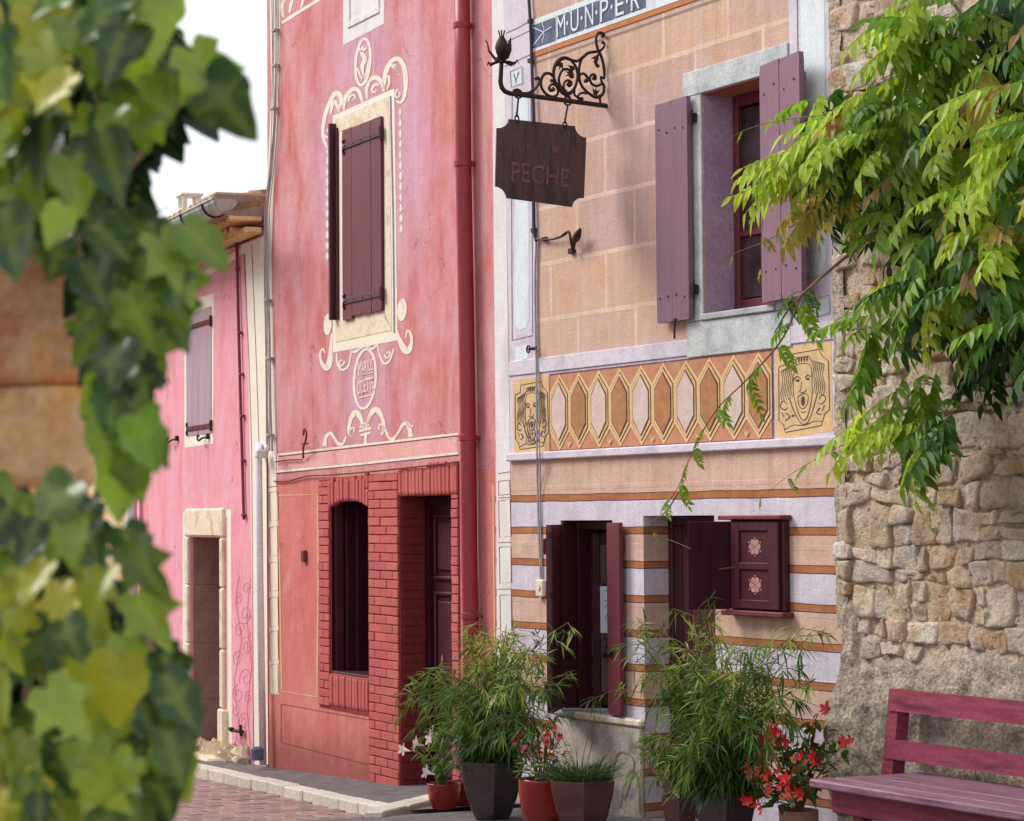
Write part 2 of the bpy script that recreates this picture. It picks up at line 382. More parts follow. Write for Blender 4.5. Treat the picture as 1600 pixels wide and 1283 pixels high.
M['bluestone'] = mat('grey_painted_stone', C(208, 212, 210), C(192, 197, 198), C(164, 168, 172), scale=4.5, rough=.9, bump=.45, bscale=25, grain=.12)
M['buff'] = mat('buff_stone', C(228, 210, 180), C(238, 224, 200), C(208, 186, 152), scale=5, rough=.9, bump=.5, bscale=28, grain=.1)
M['taupe'] = mat('taupe_stone', C(140, 120, 106), C(162, 142, 126), scale=4, rough=.9, bump=.5, bscale=40)
M['lilacplaster'] = mat('lilac_plaster', C(176, 146, 172), C(190, 164, 186), scale=4, rough=.9, bump=.7, bscale=24)
M['terraplaster'] = mat('terracotta_plaster', C(176, 100, 82), C(190, 116, 96), scale=5, rough=.9, bump=.5, bscale=24)
M['maroon'] = mat('maroon_paint', C(104, 44, 52), C(118, 54, 62), scale=5, stretch=(3, 3, .3), rough=.55, bump=.35, bscale=30, spec=.4, rnd=.1, wood=(38, 38, 1.6), wear=C(150, 96, 92), wscale=26, wlo=.69)
M['maroon_dark'] = mat('dark_maroon_paint', C(66, 22, 34), C(78, 30, 42), scale=5, stretch=(3, 3, .3), rough=.5, bump=.25, spec=.4, wood=(38, 38, 1.6), wear=C(110, 60, 66), wscale=30, wlo=.71)
M['plumdark'] = mat('plum_paint', C(52, 14, 30), C(64, 20, 36), scale=5, rough=.75, bump=.25, spec=.15, wood=(30, 30, 1.4))
M['mauve'] = mat('mauve_paint', C(124, 92, 108), C(138, 106, 122), scale=5, stretch=(4, 4, .25), rough=.6, bump=.35, bscale=40, spec=.35, rnd=.08, wood=(34, 34, 1.2), wear=C(92, 68, 78), wscale=30, wlo=.68)
M['lilacwood'] = mat('faded_lilac_wood', C(170, 146, 162), C(196, 172, 186), scale=6, stretch=(4, 4, .3), rough=.8, bump=.4, rnd=.08, wood=(34, 34, 1.2), wear=C(120, 74, 74), wscale=24, wlo=.66)
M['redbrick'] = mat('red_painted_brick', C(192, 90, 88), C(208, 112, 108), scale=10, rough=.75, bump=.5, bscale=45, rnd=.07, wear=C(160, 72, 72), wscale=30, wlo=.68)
M['reveal_brick'] = mat('dark_maroon_brick', C(120, 42, 48), C(136, 54, 58), scale=10, rough=.7, bump=.5, bscale=45, rnd=.08)  # door reveal bricks, a darker maroon than the surround bricks
M['redmortar'] = mat('red_painted_mortar', C(136, 48, 50), C(152, 62, 62), scale=10, rough=.9, bump=.6, bscale=50)
M['redpipe'] = mat('red_painted_pipe', C(142, 42, 46), C(158, 54, 56), scale=4, stretch=(1, 1, .3), rough=.42, bump=.05, spec=.5)
M['lilacpipe'] = mat('pale_lilac_pipe', C(222, 216, 224), C(232, 228, 234), scale=4, rough=.5, bump=.05, spec=.4)
M['zinc'] = mat('zinc', C(150, 152, 150), C(182, 182, 176), C(128, 130, 134), scale=6, rough=.38, metal=.7, bump=.1, spec=.5)
M['iron'] = mat('wrought_iron', C(42, 32, 32), C(58, 46, 44), scale=18, rough=.6, metal=.3, bump=.3, spec=.4)
M['rustiron'] = mat('rusty_iron', C(92, 40, 44), C(110, 54, 52), scale=18, rough=.75, bump=.4)
M['signplate'] = mat('weathered_sign_metal', C(76, 60, 60), C(90, 72, 70), C(62, 50, 52), scale=4, stretch=(4, 4, .5), rough=.5, metal=.25, bump=.12, spec=.4)
M['signletter'] = mat('worn_purple_letters', C(104, 68, 84), C(126, 90, 106), scale=25, rough=.6, bump=.2)
M['signdim'] = mat('dark_cut_letters', C(112, 64, 76), C(122, 76, 86), scale=25, rough=.7, bump=.2)
M['cable'] = mat('dark_cable', C(56, 54, 62), C(70, 66, 74), scale=10, rough=.6, bump=.05)
M['greycable'] = mat('grey_cable', C(150, 148, 154), C(178, 174, 178), scale=10, rough=.7, bump=.05)
M['purplecable'] = mat('painted_purple_conduit', C(128, 56, 78), C(142, 70, 90), scale=10, rough=.7, bump=.05)
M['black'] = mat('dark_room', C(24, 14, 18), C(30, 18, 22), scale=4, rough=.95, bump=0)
M['glass'] = mat('old_window_glass', C(58, 48, 52), C(78, 66, 68), C(40, 34, 38), scale=2.0, rough=.12, bump=.04, bscale=3, spec=.7, grain=0)
M['greyglass'] = mat('pale_window_glass', C(104, 106, 112), C(130, 130, 136), scale=3, rough=.5, bump=.03, spec=.6, grain=0)
M['plastic'] = mat('ivory_plastic', C(226, 214, 190), C(232, 222, 200), scale=4, rough=.4, bump=0, grain=.03)
M['paper'] = mat('notice_paper', C(200, 212, 226), C(210, 220, 232), scale=4, rough=.6, bump=0, grain=.03)
M['paperink'] = mat('notice_ink', C(90, 110, 130), C(110, 128, 146), scale=4, rough=.7, bump=0)
M['stone'] = stonemat()
M['mortar'] = mat('sandy_mortar', C(190, 168, 140), C(208, 190, 166), C(170, 150, 126), scale=6, rough=.95, bump=1.0, bscale=45, grain=.22, bdist=.02)
M['render'] = mat('rough_cast_render', C(172, 156, 136), C(200, 184, 164), C(140, 130, 120), scale=3.2, rough=.95, bump=1.0, bscale=55, grain=.28, bdist=.02)
M['pillar'] = mat('orange_pillar_stone', C(240, 178, 112), C(230, 190, 150), C(206, 150, 108), scale=5, rough=.92, bump=.6, bscale=18, rnd=.1, bdist=.02, lo=.42, hi=.6)
M['tile'] = mat('clay_roof_tile', C(190, 140, 100), C(214, 176, 134), C(150, 100, 76), scale=7, rough=.9, bump=.4, rnd=.18)
M['tileend'] = mat('buff_eave_tile', C(222, 180, 126), C(234, 200, 150), C(196, 146, 98), scale=7, rough=.9, bump=.4, rnd=.12)
M['bench'] = mat('plum_pink_bench_paint', C(124, 44, 64), C(144, 60, 80), C(104, 38, 56), scale=4, stretch=(.5, 4, 4), rough=.55, bump=.35, bscale=30, spec=.4, rnd=.1, wood=(1.5, 42, 42), wear=C(88, 44, 60), wscale=16, wlo=.66)
M['benchseat'] = mat('faded_mauve_bench_paint', C(120, 80, 102), C(142, 104, 122), C(104, 64, 84), scale=4, stretch=(.5, 4, 4), rough=.5, bump=.35, bscale=30, spec=.45, rnd=.08, wood=(1.5, 42, 42), wear=C(92, 52, 70), wscale=16, wlo=.66)
M['redglaze'] = mat('red_glaze', C(128, 30, 26), C(146, 44, 36), scale=3, rough=.22, bump=.05, bscale=12, spec=.55, grain=.05)
M['darkglaze'] = mat('dark_brown_glaze', C(58, 44, 46), C(74, 58, 62), C(46, 36, 40), scale=3, rough=.2, bump=.08, bscale=20, spec=.9, grain=.08)
M['brownglaze'] = mat('brown_glaze', C(78, 48, 44), C(94, 62, 56), C(66, 42, 40), scale=3, rough=.32, bump=.1, bscale=20, spec=.55, grain=.08)
M['terracotta'] = mat('pale_terracotta', C(150, 112, 96), C(176, 142, 124), scale=7, rough=.9, bump=.4)
M['roundel'] = mat('worn_rose_white_paint', C(176, 128, 124), C(196, 150, 144), scale=20, rough=.8, bump=.2, wear=C(120, 56, 64), wscale=30, wlo=.64)
M['maskline'] = mat('grey_line_drawing', C(70, 62, 62), C(96, 86, 80), scale=20, rough=.9, bump=0)
M['soil'] = mat('potting_soil', C(48, 36, 28), C(66, 50, 38), scale=20, rough=1, bump=.8)
M['stem'] = mat('green_brown_stem', C(96, 92, 48), C(120, 104, 60), scale=10, rough=.7, bump=.2)
M['bark'] = mat('vine_bark', C(128, 104, 84), C(150, 126, 102), scale=10, stretch=(1, 1, .3), rough=.85, bump=.5)
M['ivyleaf'] = leafmat('ivy_leaf', False, .42, .32, .6, vein=.35)
M['ivyleaf_s'] = leafmat('ivy_leaf_mass', True, .4, .38, .45)
M['wleaf'] = leafmat('wisteria_leaf', False, .48, .42, .4)
M['wleaf_s'] = leafmat('wisteria_leaf_mass', True, .48, .42, .4)
M['potleaf'] = leafmat('pot_plant_leaf', True, .3, .45, .35)
def flat(name, c, rough=.6):
    return mat(name, c, c, scale=8, rough=rough, bump=0, grain=.06)
M['redpetal'] = leafmat('red_petal', True, .25, .5, .3, tr_tint=(1, 1, 1, 1)); M['palepetal'] = leafmat('pale_petal', True, .3, .5, .3, tr_tint=(1, 1, 1, 1))
# walls
zb = R.z(570, 742)
M['redwall'] = plastermat('red_limewash', (C(192, 102, 100), C(207, 137, 135), C(214, 166, 170)),
    haze=[(R.u(567, 100), R.z(567, 100), .9, 1.0), (R.u(568, 590), R.z(568, 590), .75, .75), (R.u(640, 220), R.z(640, 220), .6, 1.3), (R.u(515, 260), R.z(515, 260), .6, 1.0)],
    hcol=C(210, 172, 196), lowz=zb, lowcol=(C(200, 106, 100), C(216, 140, 132)), base=.0, drip=[(R.u(570, 550), .50, R.z(570, 540), .9), (R.u(568, 55), .36, R.z(568, 55), .7), (R.u(580, 740), 3.0, R.z(580, 700), .28), (R.u(540, 1110), .5, R.z(540, 1112), .5)])
M['pinkwall'] = plastermat('pink_limewash', (C(226, 138, 150), C(234, 160, 172), C(230, 176, 196)), base=-.4, drip=[(P.u(311, 700), .4, P.z(311, 700), .6), (P.u(300, 400), 3, P.z(340, 400), .5)])
M['redband'] = plastermat('pale_rose_limewash', (C(222, 150, 144), C(228, 168, 162), C(232, 186, 180)))
M['beigewall'] = mat('beige_rubble', C(214, 184, 136), C(228, 204, 160), C(186, 152, 108), scale=3, rough=.95, bump=.8, bscale=10, rnd=.12)

def ochremat():
    m, nt, bs = newmat('ochre_faux_ashlar'); vo = objvec(nt)
    sp = nt.nodes.new('ShaderNodeSeparateXYZ'); nt.links.new(vo, sp.inputs[0]); X, Z = sp.outputs['X'], sp.outputs['Z']
    z1, z6 = O.z(1312, 762), O.z(1312, 1068); pitch = (z1 - z6) / 5.0
    wob = mth(nt, 'MULTIPLY_ADD', noise_(nt, vo, 3, 3), .016, -.008)
    t = mth(nt, 'DIVIDE', mth(nt, 'SUBTRACT', mth(nt, 'ADD', z1, wob), Z), pitch)
    fr = mth(nt, 'FRACT', t); par = mth(nt, 'LESS_THAN', mth(nt, 'FRACT', mth(nt, 'MULTIPLY', t, .5)), .5)
    n1 = noise_(nt, vo, 5, 8, .65)
    lav = ramp(nt, n1, [(.32, C(198, 188, 202)), (.66, C(218, 210, 220))]); pea = ramp(nt, n1, [(.32, C(198, 162, 144)), (.66, C(216, 186, 170))])
    org = ramp(nt, n1, [(.32, C(156, 98, 62)), (.66, C(184, 126, 86))])
    # faint block joints in the bands
    band = mixc(nt, par, pea, lav)
    band = mixc(nt, mth(nt, 'LESS_THAN', fr, .235), band, C(92, 64, 84)); band = mixc(nt, mth(nt, 'LESS_THAN', fr, .205), band, org)
    band = mixc(nt, mth(nt, 'LESS_THAN', fr, .03), band, C(128, 70, 50))
    # upper faux ashlar
    cb = nt.nodes.new('ShaderNodeCombineXYZ'); nt.links.new(mth(nt, 'SUBTRACT', X, O.u(903, 330)), cb.inputs[0]); nt.links.new(mth(nt, 'SUBTRACT', Z, O.z(948, 300) - .006), cb.inputs[1])
    bd = nt.nodes.new('ShaderNodeVectorMath'); bd.operation = 'ADD'
    nz = nt.nodes.new('ShaderNodeTexNoise'); nz.inputs['Scale'].default_value = 6; nt.links.new(vo, nz.inputs['Vector'])
    sc2 = nt.nodes.new('ShaderNodeVectorMath'); sc2.operation = 'SCALE'; sc2.inputs['Scale'].default_value = .012; nt.links.new(nz.outputs['Color'], sc2.inputs[0])
    nt.links.new(cb.outputs[0], bd.inputs[0]); nt.links.new(sc2.outputs[0], bd.inputs[1])
    bt = nt.nodes.new('ShaderNodeTexBrick'); bt.offset = .5; bt.inputs['Scale'].default_value = 1
    for k, v in (('Mortar Size', .017), ('Mortar Smooth', .35), ('Brick Width', .70), ('Row Height', O.z(948, 209) - O.z(948, 300)), ('Bias', -.1)): bt.inputs[k].default_value = v
    bt.inputs['Color1'].default_value = C(196, 166, 156); bt.inputs['Color2'].default_value = C(212, 178, 152); bt.inputs['Mortar'].default_value = C(222, 194, 176)
    nt.links.new(bd.outputs[0], bt.inputs['Vector'])
    pat = noise_(nt, vo, 2.3, 8, .65, .5)
    ash = mixc(nt, ramp(nt, pat, [(.48, (0, 0, 0, 1)), (.68, (.55, .55, .55, 1))]), bt.outputs['Color'], C(206, 162, 126))
    ash = mixc(nt, ramp(nt, noise_(nt, objvec(nt, (1, 1, .3)), 3.1, 7, .65), [(.5, (0, 0, 0, 1)), (.72, (.6, .6, .6, 1))]), ash, C(212, 190, 184))
    col = mixc(nt, mth(nt, 'GREATER_THAN', Z, O.z(1000, 700)), mixc(nt, mth(nt, 'LESS_THAN', t, 0.0), band, pea), ash)
    st = noise_(nt, objvec(nt, (1, 1, .1)), 14, 6, .65)
    col = mixc(nt, 1.0, col, ramp(nt, st, [(.3, (.88, .87, .87, 1)), (.68, (1.06, 1.06, 1.06, 1))]), 'MULTIPLY')
    col = drips(nt, vo, X, Z, col, [(O.u(1150, 520), .62, O.z(1150, 530), .5), (O.u(1050, 715), 3.0, O.z(840, 722), .30), (O.u(1180, 960), .45, O.z(1180, 962), .45), (O.u(940, 100), 3.0, O.z(833, 92), .45)], C(150, 112, 98), .4)
    g = noise_(nt, vo, 60, 6, .7); col = mixc(nt, 1.0, col, ramp(nt, g, [(.28, (.80, .78, .77, 1)), (.5, (1, 1, 1, 1)), (.75, (1.1, 1.1, 1.1, 1))]), 'MULTIPLY')
    nt.links.new(col, bs.inputs['Base Color']); bs.inputs['Roughness'].default_value = .93; bs.inputs['Specular IOR Level'].default_value = .15
    h = mth(nt, 'ADD', noise_(nt, vo, 7, 4), mth(nt, 'MULTIPLY', noise_(nt, vo, 75, 6, .65), .4)); h = mth(nt, 'ADD', h, mth(nt, 'MULTIPLY', bt.outputs['Fac'], .12))
    bumpn(nt, bs, h, .35, .03); return m
M['ochre'] = ochremat()

# ------------------------------------------------------------------ builders shared by the houses
def wallmesh(u0, u1, z0, z1, ops, thick, back, mats=1):
    """front wall with openings (u0,u1,z0,z1), reveals, and the closed volume of the house behind"""
    mb = MB(); us = sorted({u0, u1, *[o[0] for o in ops], *[o[1] for o in ops]}); zs = sorted({z0, z1, *[o[2] for o in ops], *[o[3] for o in ops]})
    def hole(u, z): return any(o[0] < u < o[1] and o[2] < z < o[3] for o in ops)
    for a, b in zip(us, us[1:]):
        for c, d in zip(zs, zs[1:]):
            if not hole((a + b) / 2, (c + d) / 2): mb.rect(a, b, c, d, 0)
    for (a, b, c, d) in ops:
        t = thick
        mb.quad((a, 0, c), (a, 0, d), (a, t, d), (a, t, c)); mb.quad((b, 0, d), (b, 0, c), (b, t, c), (b, t, d))
        mb.quad((a, 0, d), (b, 0, d), (b, t, d), (a, t, d)); mb.quad((b, 0, c), (a, 0, c), (a, t, c), (b, t, c))
    for (x0, x1, y0, y1) in ((u0, u0, 0, back), (u1, u1, 0, back)):
        mb.quad((x0, y0, z0), (x0, y1, z0), (x0, y1, z1), (x0, y0, z1))
    mb.quad((u0, back, z0), (u1, back, z0), (u1, back, z1), (u0, back, z1)); mb.quad((u0, 0, z1), (u1, 0, z1), (u1, back, z1), (u0, back, z1)); mb.quad((u0, 0, z0), (u0, back, z0), (u1, back, z0), (u1, 0, z0))
    return mb
def decal(house, pl, name, material, fn, off=.004, **kw):
    mb = MB(); fn(mb, off); return mb.build(name, material, house, pl, **kw)
def quadpx(house, pl, name, material, pts, off=.004, thick=0, kind=None):
    mb = MB(); mb.poly(pl, pts, off, thick); return mb.build(name, material, house, pl)
def strokes(house, pl, name, material, lst, off=.006, ws=1.0, k=6):
    mb = MB()
    for s in lst: mb.ribbon(pl, s, off, k, ws)
    return mb.build(name, material, house, pl)
def sp(cx, cy, r0, r1, a0, a1, w0, w1, n=14, ky=1.0, shear=0.0):
    """spiral stroke in picture px; ky stretches vertically, shear follows the receding wall"""
    out = []
    for i in range(n + 1):
        t = i / n; a = math.radians(a0 + (a1 - a0) * t); r = r0 + (r1 - r0) * t
        x = r * math.cos(a); y = -r * math.sin(a) * ky + x * shear
        out.append((cx + x, cy + y, w0 + (w1 - w0) * t))
    return out
def text_mesh(s, extrude=0.0, bold=0.0):
    cu = bpy.data.curves.new('lettering', 'FONT'); cu.body = s; cu.extrude = extrude; cu.offset = bold; cu.resolution_u = 3
    o = bpy.data.objects.new('lettering', cu); COL.objects.link(o); bpy.context.view_layer.update()
    me = bpy.data.meshes.new_from_object(o.evaluated_get(bpy.context.evaluated_depsgraph_get()))
    vs = [v.co.copy() for v in me.vertices]; fs = [list(p.vertices) for p in me.polygons]
    bpy.data.objects.remove(o); bpy.data.curves.remove(cu); bpy.data.meshes.remove(me)
    x0, x1 = min(v.x for v in vs), max(v.x for v in vs); y0, y1 = min(v.y for v in vs), max(v.y for v in vs)
    return [((v.x - x0) / (x1 - x0), (v.y - y0) / (y1 - y0), v.z) for v in vs], fs
def text_px(parent, pl, s, quad, off, name, material, bold=0.0, depth=0.0):
    """lettering fitted into a picture quad (TL, TR, BR, BL) on the plane"""
    vs, fs = text_mesh(s, 0.5 if depth else 0, bold); tl, tr, br, bl = quad; mb = MB(); out = []
    for (x, y, z) in vs:
        q = [(bl[i] * (1 - x) + br[i] * x) * (1 - y) + (tl[i] * (1 - x) + tr[i] * x) * y for i in (0, 1)]
        out.append(pl.l3(q[0], q[1], off + (z * depth if depth else 0)))
    mb.add(out, fs); return mb.build(name, material, parent, pl)
def unit_box(name, ch, material):
    mb = MB(); mb.box(-.5, .5, -.5, .5, -.5, .5, ch); o = mb.build(name, material); me = o.data; bpy.data.objects.remove(o); return me
BOXES = {}
def piece(name, parent, material, x0, x1, y0, y1, z0, z1, ch=.06, rot=0.0, jit=0.0, X=None):
    """one box piece sharing mesh data, placed in the parent's frame (X maps another plane into it)"""
    key = (material.name, ch)
    if key not in BOXES: BOXES[key] = unit_box(name, ch, material)
    Mx = Matrix.Translation(((x0 + x1) / 2, (y0 + y1) / 2, (z0 + z1) / 2)) @ Matrix.Rotation(rot + random.uniform(-jit, jit), 4, 'Y') @ Matrix.Diagonal((abs(x1 - x0), abs(y1 - y0), abs(z1 - z0), 1))
    if X is not None: Mx = X @ Mx
    return inst(name, BOXES[key], parent, Mx)
def rel(parent, pl): return world_of(parent).inverted() @ pl.M
def shutter(house, pl, u0, u1, z0, z1, off, th, n, mplank, mback, name='shutter', nails=True, strap=None, gaps=.004, ragged=0.0, hrow=(.12, .88)):
    """a board shutter: ledgers behind, planks in front as sub-parts, straps and nails"""
    sh = None
    for h in hrow:
        mb = MB(); zc = z0 + (z1 - z0) * h; mb.box(u0 + .02, u1 - .02, -off + th, -off + th + .022, zc - .05, zc + .05, .004)
        o = mb.build('ledger' if sh else name, mback, sh or house, pl); sh = sh or o
    X = rel(house, pl); w = (u1 - u0) / n
    for i in range(n):
        zz = z0 + (random.uniform(0, ragged) if ragged else random.uniform(0, .006))
        piece('plank', sh, mplank, u0 + i * w + gaps / 2, u0 + (i + 1) * w - gaps / 2, -off + random.uniform(0, .003), -off + th, zz, z1 - random.uniform(0, .008), .03, 0, .002, X)
    if nails:
        nb = MB()
        for h in hrow:
            for i in range(n * 2):
                uu = u0 + (u1 - u0) * (i + .5) / (n * 2); zc = z0 + (z1 - z0) * h + random.uniform(-.03, .03); nb.box(uu - .006, uu + .006, -off - .004, -off, zc - .006, zc + .006, .002)
        nb.build('nails', M['iron'], sh, pl)
    if strap:
        for h in hrow:
            zc = z0 + (z1 - z0) * h; sb = MB(); sb.box(u0 + .05, u1 + .02, -off - .009, -off - .001, zc - .022, zc + .022, .003)
            sb.tube([(u1 + .015, -off - .004, zc - .05), (u1 + .015, -off - .004, zc + .05)], .016, 8)
            for sgn in (-1, 1):
                sb.tube(vs3([(u0 + .07, -off - .005, zc), (u0 + .045, -off - .005, zc + sgn * .02), (u0 + .035, -off - .005, zc + sgn * .045), (u0 + .055, -off - .005, zc + sgn * .055), (u0 + .06, -off - .005, zc + sgn * .04)], 4), .009, 6)
            for i in range(4): uu = u0 + .09 + i * (u1 - u0 - .1) / 4; sb.box(uu - .008, uu + .008, -off - .014, -off - .008, zc - .008, zc + .008, .003)
            sb.build('strap_hinge', strap, sh, pl)
    return sh
# ================================================================== GROUND
def sheet(name, pts, z, material, kind='structure'):
    mb = MB(); mb.add([Vector((p[0], p[1], G(p) + z)) for p in pts], [list(range(len(pts)))]); return mb.build(name, material, kind=kind)
def along(t, s):                       # t: metres down the street, s: metres out from the ochre facade line
    return O.p + SD * t - O.y * s
sheet('ground', [along(-60, -60), along(120, -60), along(120, 70), along(-60, 70)], -.02, M['street'])
kA, kB = gp(340, 1217), gp(607, 1279)
kd = (kA - kB); kd.z = 0; kd.normalize(); kn = Vector((kd.y, -kd.x, 0))
if kn.dot(-R.y) < 0: kn = -kn        # towards the street
def kp(t, s): return kB + kd * t + kn * s
def streetmat():
    """brick paving in rows across the street, for the stretch beyond the single bricks"""
    m, nt, bs = newmat('street_brick_paving'); vo = objvec(nt); mp_ = nt.nodes.new('ShaderNodeMapping'); mp_.vector_type = 'TEXTURE'
    mp_.inputs['Location'].default_value = (kp(0, .046).x, kp(0, .046).y, 0); mp_.inputs['Rotation'].default_value = (0, 0, math.atan2(kd.y, kd.x)); nt.links.new(vo, mp_.inputs['Vector'])
    bt = nt.nodes.new('ShaderNodeTexBrick'); bt.offset = .5; nt.links.new(mp_.outputs[0], bt.inputs['Vector'])
    for k, v in (('Scale', 1), ('Mortar Size', .005), ('Mortar Smooth', .2), ('Brick Width', .205), ('Row Height', .108)): bt.inputs[k].default_value = v
    bt.inputs['Color1'].default_value = C(150, 106, 98); bt.inputs['Color2'].default_value = C(172, 156, 152); bt.inputs['Mortar'].default_value = C(96, 84, 80)
    g = noise_(nt, vo, 9, 7, .7); col = mixc(nt, 1.0, bt.outputs['Color'], ramp(nt, g, [(.3, (.75, .74, .73, 1)), (.7, (1.12, 1.1, 1.1, 1))]), 'MULTIPLY')
    nt.links.new(col, bs.inputs['Base Color']); bs.inputs['Roughness'].default_value = .7; bumpn(nt, bs, mth(nt, 'SUBTRACT', noise_(nt, vo, 40, 5), bt.outputs['Fac']), .5, .012); return m
sheet('street', [kp(-16, .06), kp(40, .06), kp(40, 7.4), kp(-16, 7.4)], -.008, streetmat())
sheet('pavement', [kp(-.05, .02), kp(40, .02), kp(40, -4.0), kp(-.05, -4.0)], .05, M['tarmac'])
sheet('terrace', [kp(-16, 1.0), kp(-.30, 1.0), kp(-.30, -6.0), kp(-16, -6.0)], .045, M['tarmac'])
# kerb of short pale stones along the pavement, and the cross kerb by the pots
kerb = MB(); kerb.add([Vector((q.x, q.y, G(q) + .002)) for q in (kp(-.1, -.06), kp(30, -.06), kp(30, .05), kp(-.1, .05))], [[0, 1, 2, 3]])
kerbo = kerb.build('kerb', M['mortar'], kind='structure')
km = unit_box('kerb_stone', .06, M['kerb'])
def lay(parent, name, me, c, d, size, dz):
    d = Vector((d.x, d.y, (G(c + d) - G(c)))).normalized(); nn = GN; yy = nn.cross(d).normalized()
    m = Matrix(((d.x, yy.x, nn.x, c.x), (d.y, yy.y, nn.y, c.y), (d.z, yy.z, nn.z, G(c) + dz), (0, 0, 0, 1))) @ Matrix.Diagonal((*size, 1))
    return inst(name, me, parent, m)
t = 0.0
while t < 16:
    L = random.uniform(.42, .56); lay(kerbo, 'kerb_stone', km, kp(t + L / 2, random.uniform(-.006, .006)), kd, (L - .012, .14, .16), .0 + random.uniform(-.004, .004)); t += L
kc = gp(671, 1263) - kB; kc.z = 0; kc.normalize(); q = .1
while q < 2.4:
    L = random.uniform(.40, .55); lay(kerbo, 'kerb_stone', km, kB + kc * (q + L / 2), kc, (L - .012, .13, .16), .004); q += L
q = -.1
while q < 3.0:
    L = random.uniform(.42, .55); lay(kerbo, 'kerb_stone', km, kp(-.30, .16) + kc * (q + L / 2), kc, (L - .012, .13, .16), .002); q += L
# brick-paved street: rows across the street
pm = unit_box('paving_brick', .05, M['paver']); street = bpy.data.objects['street']
cnt = 0
for i in range(-6, 62):
    tt = i * .205; s0 = .10 + (.052 if i % 2 else 0)
    for j in range(16):
        if cnt >= 300: break
        c = kp(tt, s0 + j * .108)
        v = c - EYE; v.z = G(c) - 1.85; zc = v.dot(_F); x = CX + FPX * v.dot(_R) / zc; y = CY - FPX * v.dot(_U) / zc
        if 180 < x < 660 and y < 1310:
            lay(street, 'paving_brick', pm, c, kd, (.196, .1, .06), -.026 + random.uniform(-.004, .004)); cnt += 1

# ================================================================== OCHRE HOUSE
oh = thing('ochre_house', O, 'peach and lavender house front with painted hexagon frieze and striped ground floor', 'house', 'painted houses in a row along the street')
def orect(px0, px1, py0, py1, pym=None):
    a = O.uv(px0, py0); b = O.uv(px1, py1 if pym is None else pym); return a, b
UW = [O.u(1100, 320), O.u(1210, 320), O.z(1120, 490), O.z(1120, 141)]         # upper window
GW = [O.u(877, 960), O.u(958, 960), O.z(920, 1113), O.z(920, 813)]            # ground floor window
DR = [O.u(1006, 900), O.u(1117, 900), G(O.w3(1060, 1240)) - .05, O.z(1006, 806)]  # door
ou0 = O.u(773, 640)
wallmesh(ou0, .02, -1.0, 6.6, [tuple(UW), tuple(GW), tuple(DR)], .30, 4.5).build('wall', M['ochre'], oh, O)
pb = MB(); pb.box(ou0 - .02, .06, -.18, 4.7, 6.6, 6.72, .02); pb.box(ou0 - .02, .06, -.10, 0, 6.45, 6.6, .02); pb.build('roof', M['tile'], oh, O)
# darkness of the unlit rooms behind the openings, painted as near-black sheets
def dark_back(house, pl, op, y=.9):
    mb = MB(); mb.rect(op[0] - .3, op[1] + .5, op[2] - .1, op[3] + .2, -y); mb.quad((op[0] - .3, .31, op[2] - .1), (op[0] - .3, y, op[2] - .1), (op[0] - .3, y, op[3] + .2), (op[0] - .3, .31, op[3] + .2)); return mb.build('dark_room_sheet', M['black'], house, pl)
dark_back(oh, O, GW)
# --- painted margins
quadpx(oh, O, 'painted_margin', M['white'], [(768, -30), (786, -30), (791, 340), (797, 720), (800, 1240), (778, 1240), (775, 720), (771, 340)], .004)
quadpx(oh, O, 'painted_pilaster', M['lav'], [(786, -30), (833, -30), (838, 300), (840, 581), (798, 590), (791, 340)], .004)
quadpx(oh, O, 'painted_panel', M['ice'], [(805, 150), (822, 146), (825, 150), (827, 500), (822, 512), (811, 516), (804, 506)], .008)
quadpx(oh, O, 'painted_panel', M['ice'], [(805, 542), (824, 538), (825, 560), (806, 565)], .008)
strokes(oh, O, 'painted_line', M['greyline'], [[(800, 145, 1), (799, 300, 1), (800, 530, 1)], [(829, 140, 1), (831, 300, 1), (832, 520, 1)], [(799, 532, 1), (833, 524, 1)],
    [(790, 52, 1.2), (808, 44, 1.2), (831, 31, 1.2)], [(790, 66, 1), (831, 46, 1)], [(788, 104, 1.2), (831, 84, 1.2)], [(797, 112, 1), (816, 104, 1), (817, 131, 1), (799, 137, 1), (797, 112, 1)]], .010, k=1)
quadpx(oh, O, 'painted_panel', M['ice'], [(799, 114), (814, 107), (815, 130), (800, 135)], .008)
strokes(oh, O, 'painted_emblem', M['slateblue'], [[(803, 115, 1.6), (806, 127, 1.6)], [(811, 111, 1), (806, 127, 1)], [(806, 127, 1), (806, 131, .8)], [(808, 116, 2), (810, 114, 1)]], .012, k=2)
strokes(oh, O, 'painted_line', M['redline'], [[(778, 740, 1), (797, 737, 1)], [(779, 752, 1), (796, 750, 1), (797, 772, 1), (779, 774, 1), (779, 752, 1)], [(779, 783, 1), (797, 780, 1), (798, 838, 1), (780, 840, 1), (779, 783, 1)],
    [(780, 855, 1), (798, 854, 1), (799, 910, 1), (781, 912, 1), (780, 855, 1)], [(781, 930, 1), (799, 929, 1), (800, 985, 1), (782, 987, 1), (781, 930, 1)], [(778, 778, 1), (798, 777, 1)], [(778, 848, 1), (798, 847, 1)], [(778, 921, 1), (799, 920, 1)]], .008, k=1)
quadpx(oh, O, 'painted_pilaster', M['lav'], [(1232, -30), (1309, -30), (1312, 500), (1313, 524), (1238, 536), (1236, 440)], .004)
quadpx(oh, O, 'painted_panel', M['ice'], [(1250, -30), (1288, -30), (1291, 405), (1282, 428), (1263, 434), (1256, 428)], .008)
quadpx(oh, O, 'painted_panel', M['ice'], [(1258, 474), (1294, 466), (1295, 488), (1259, 497)], .008)
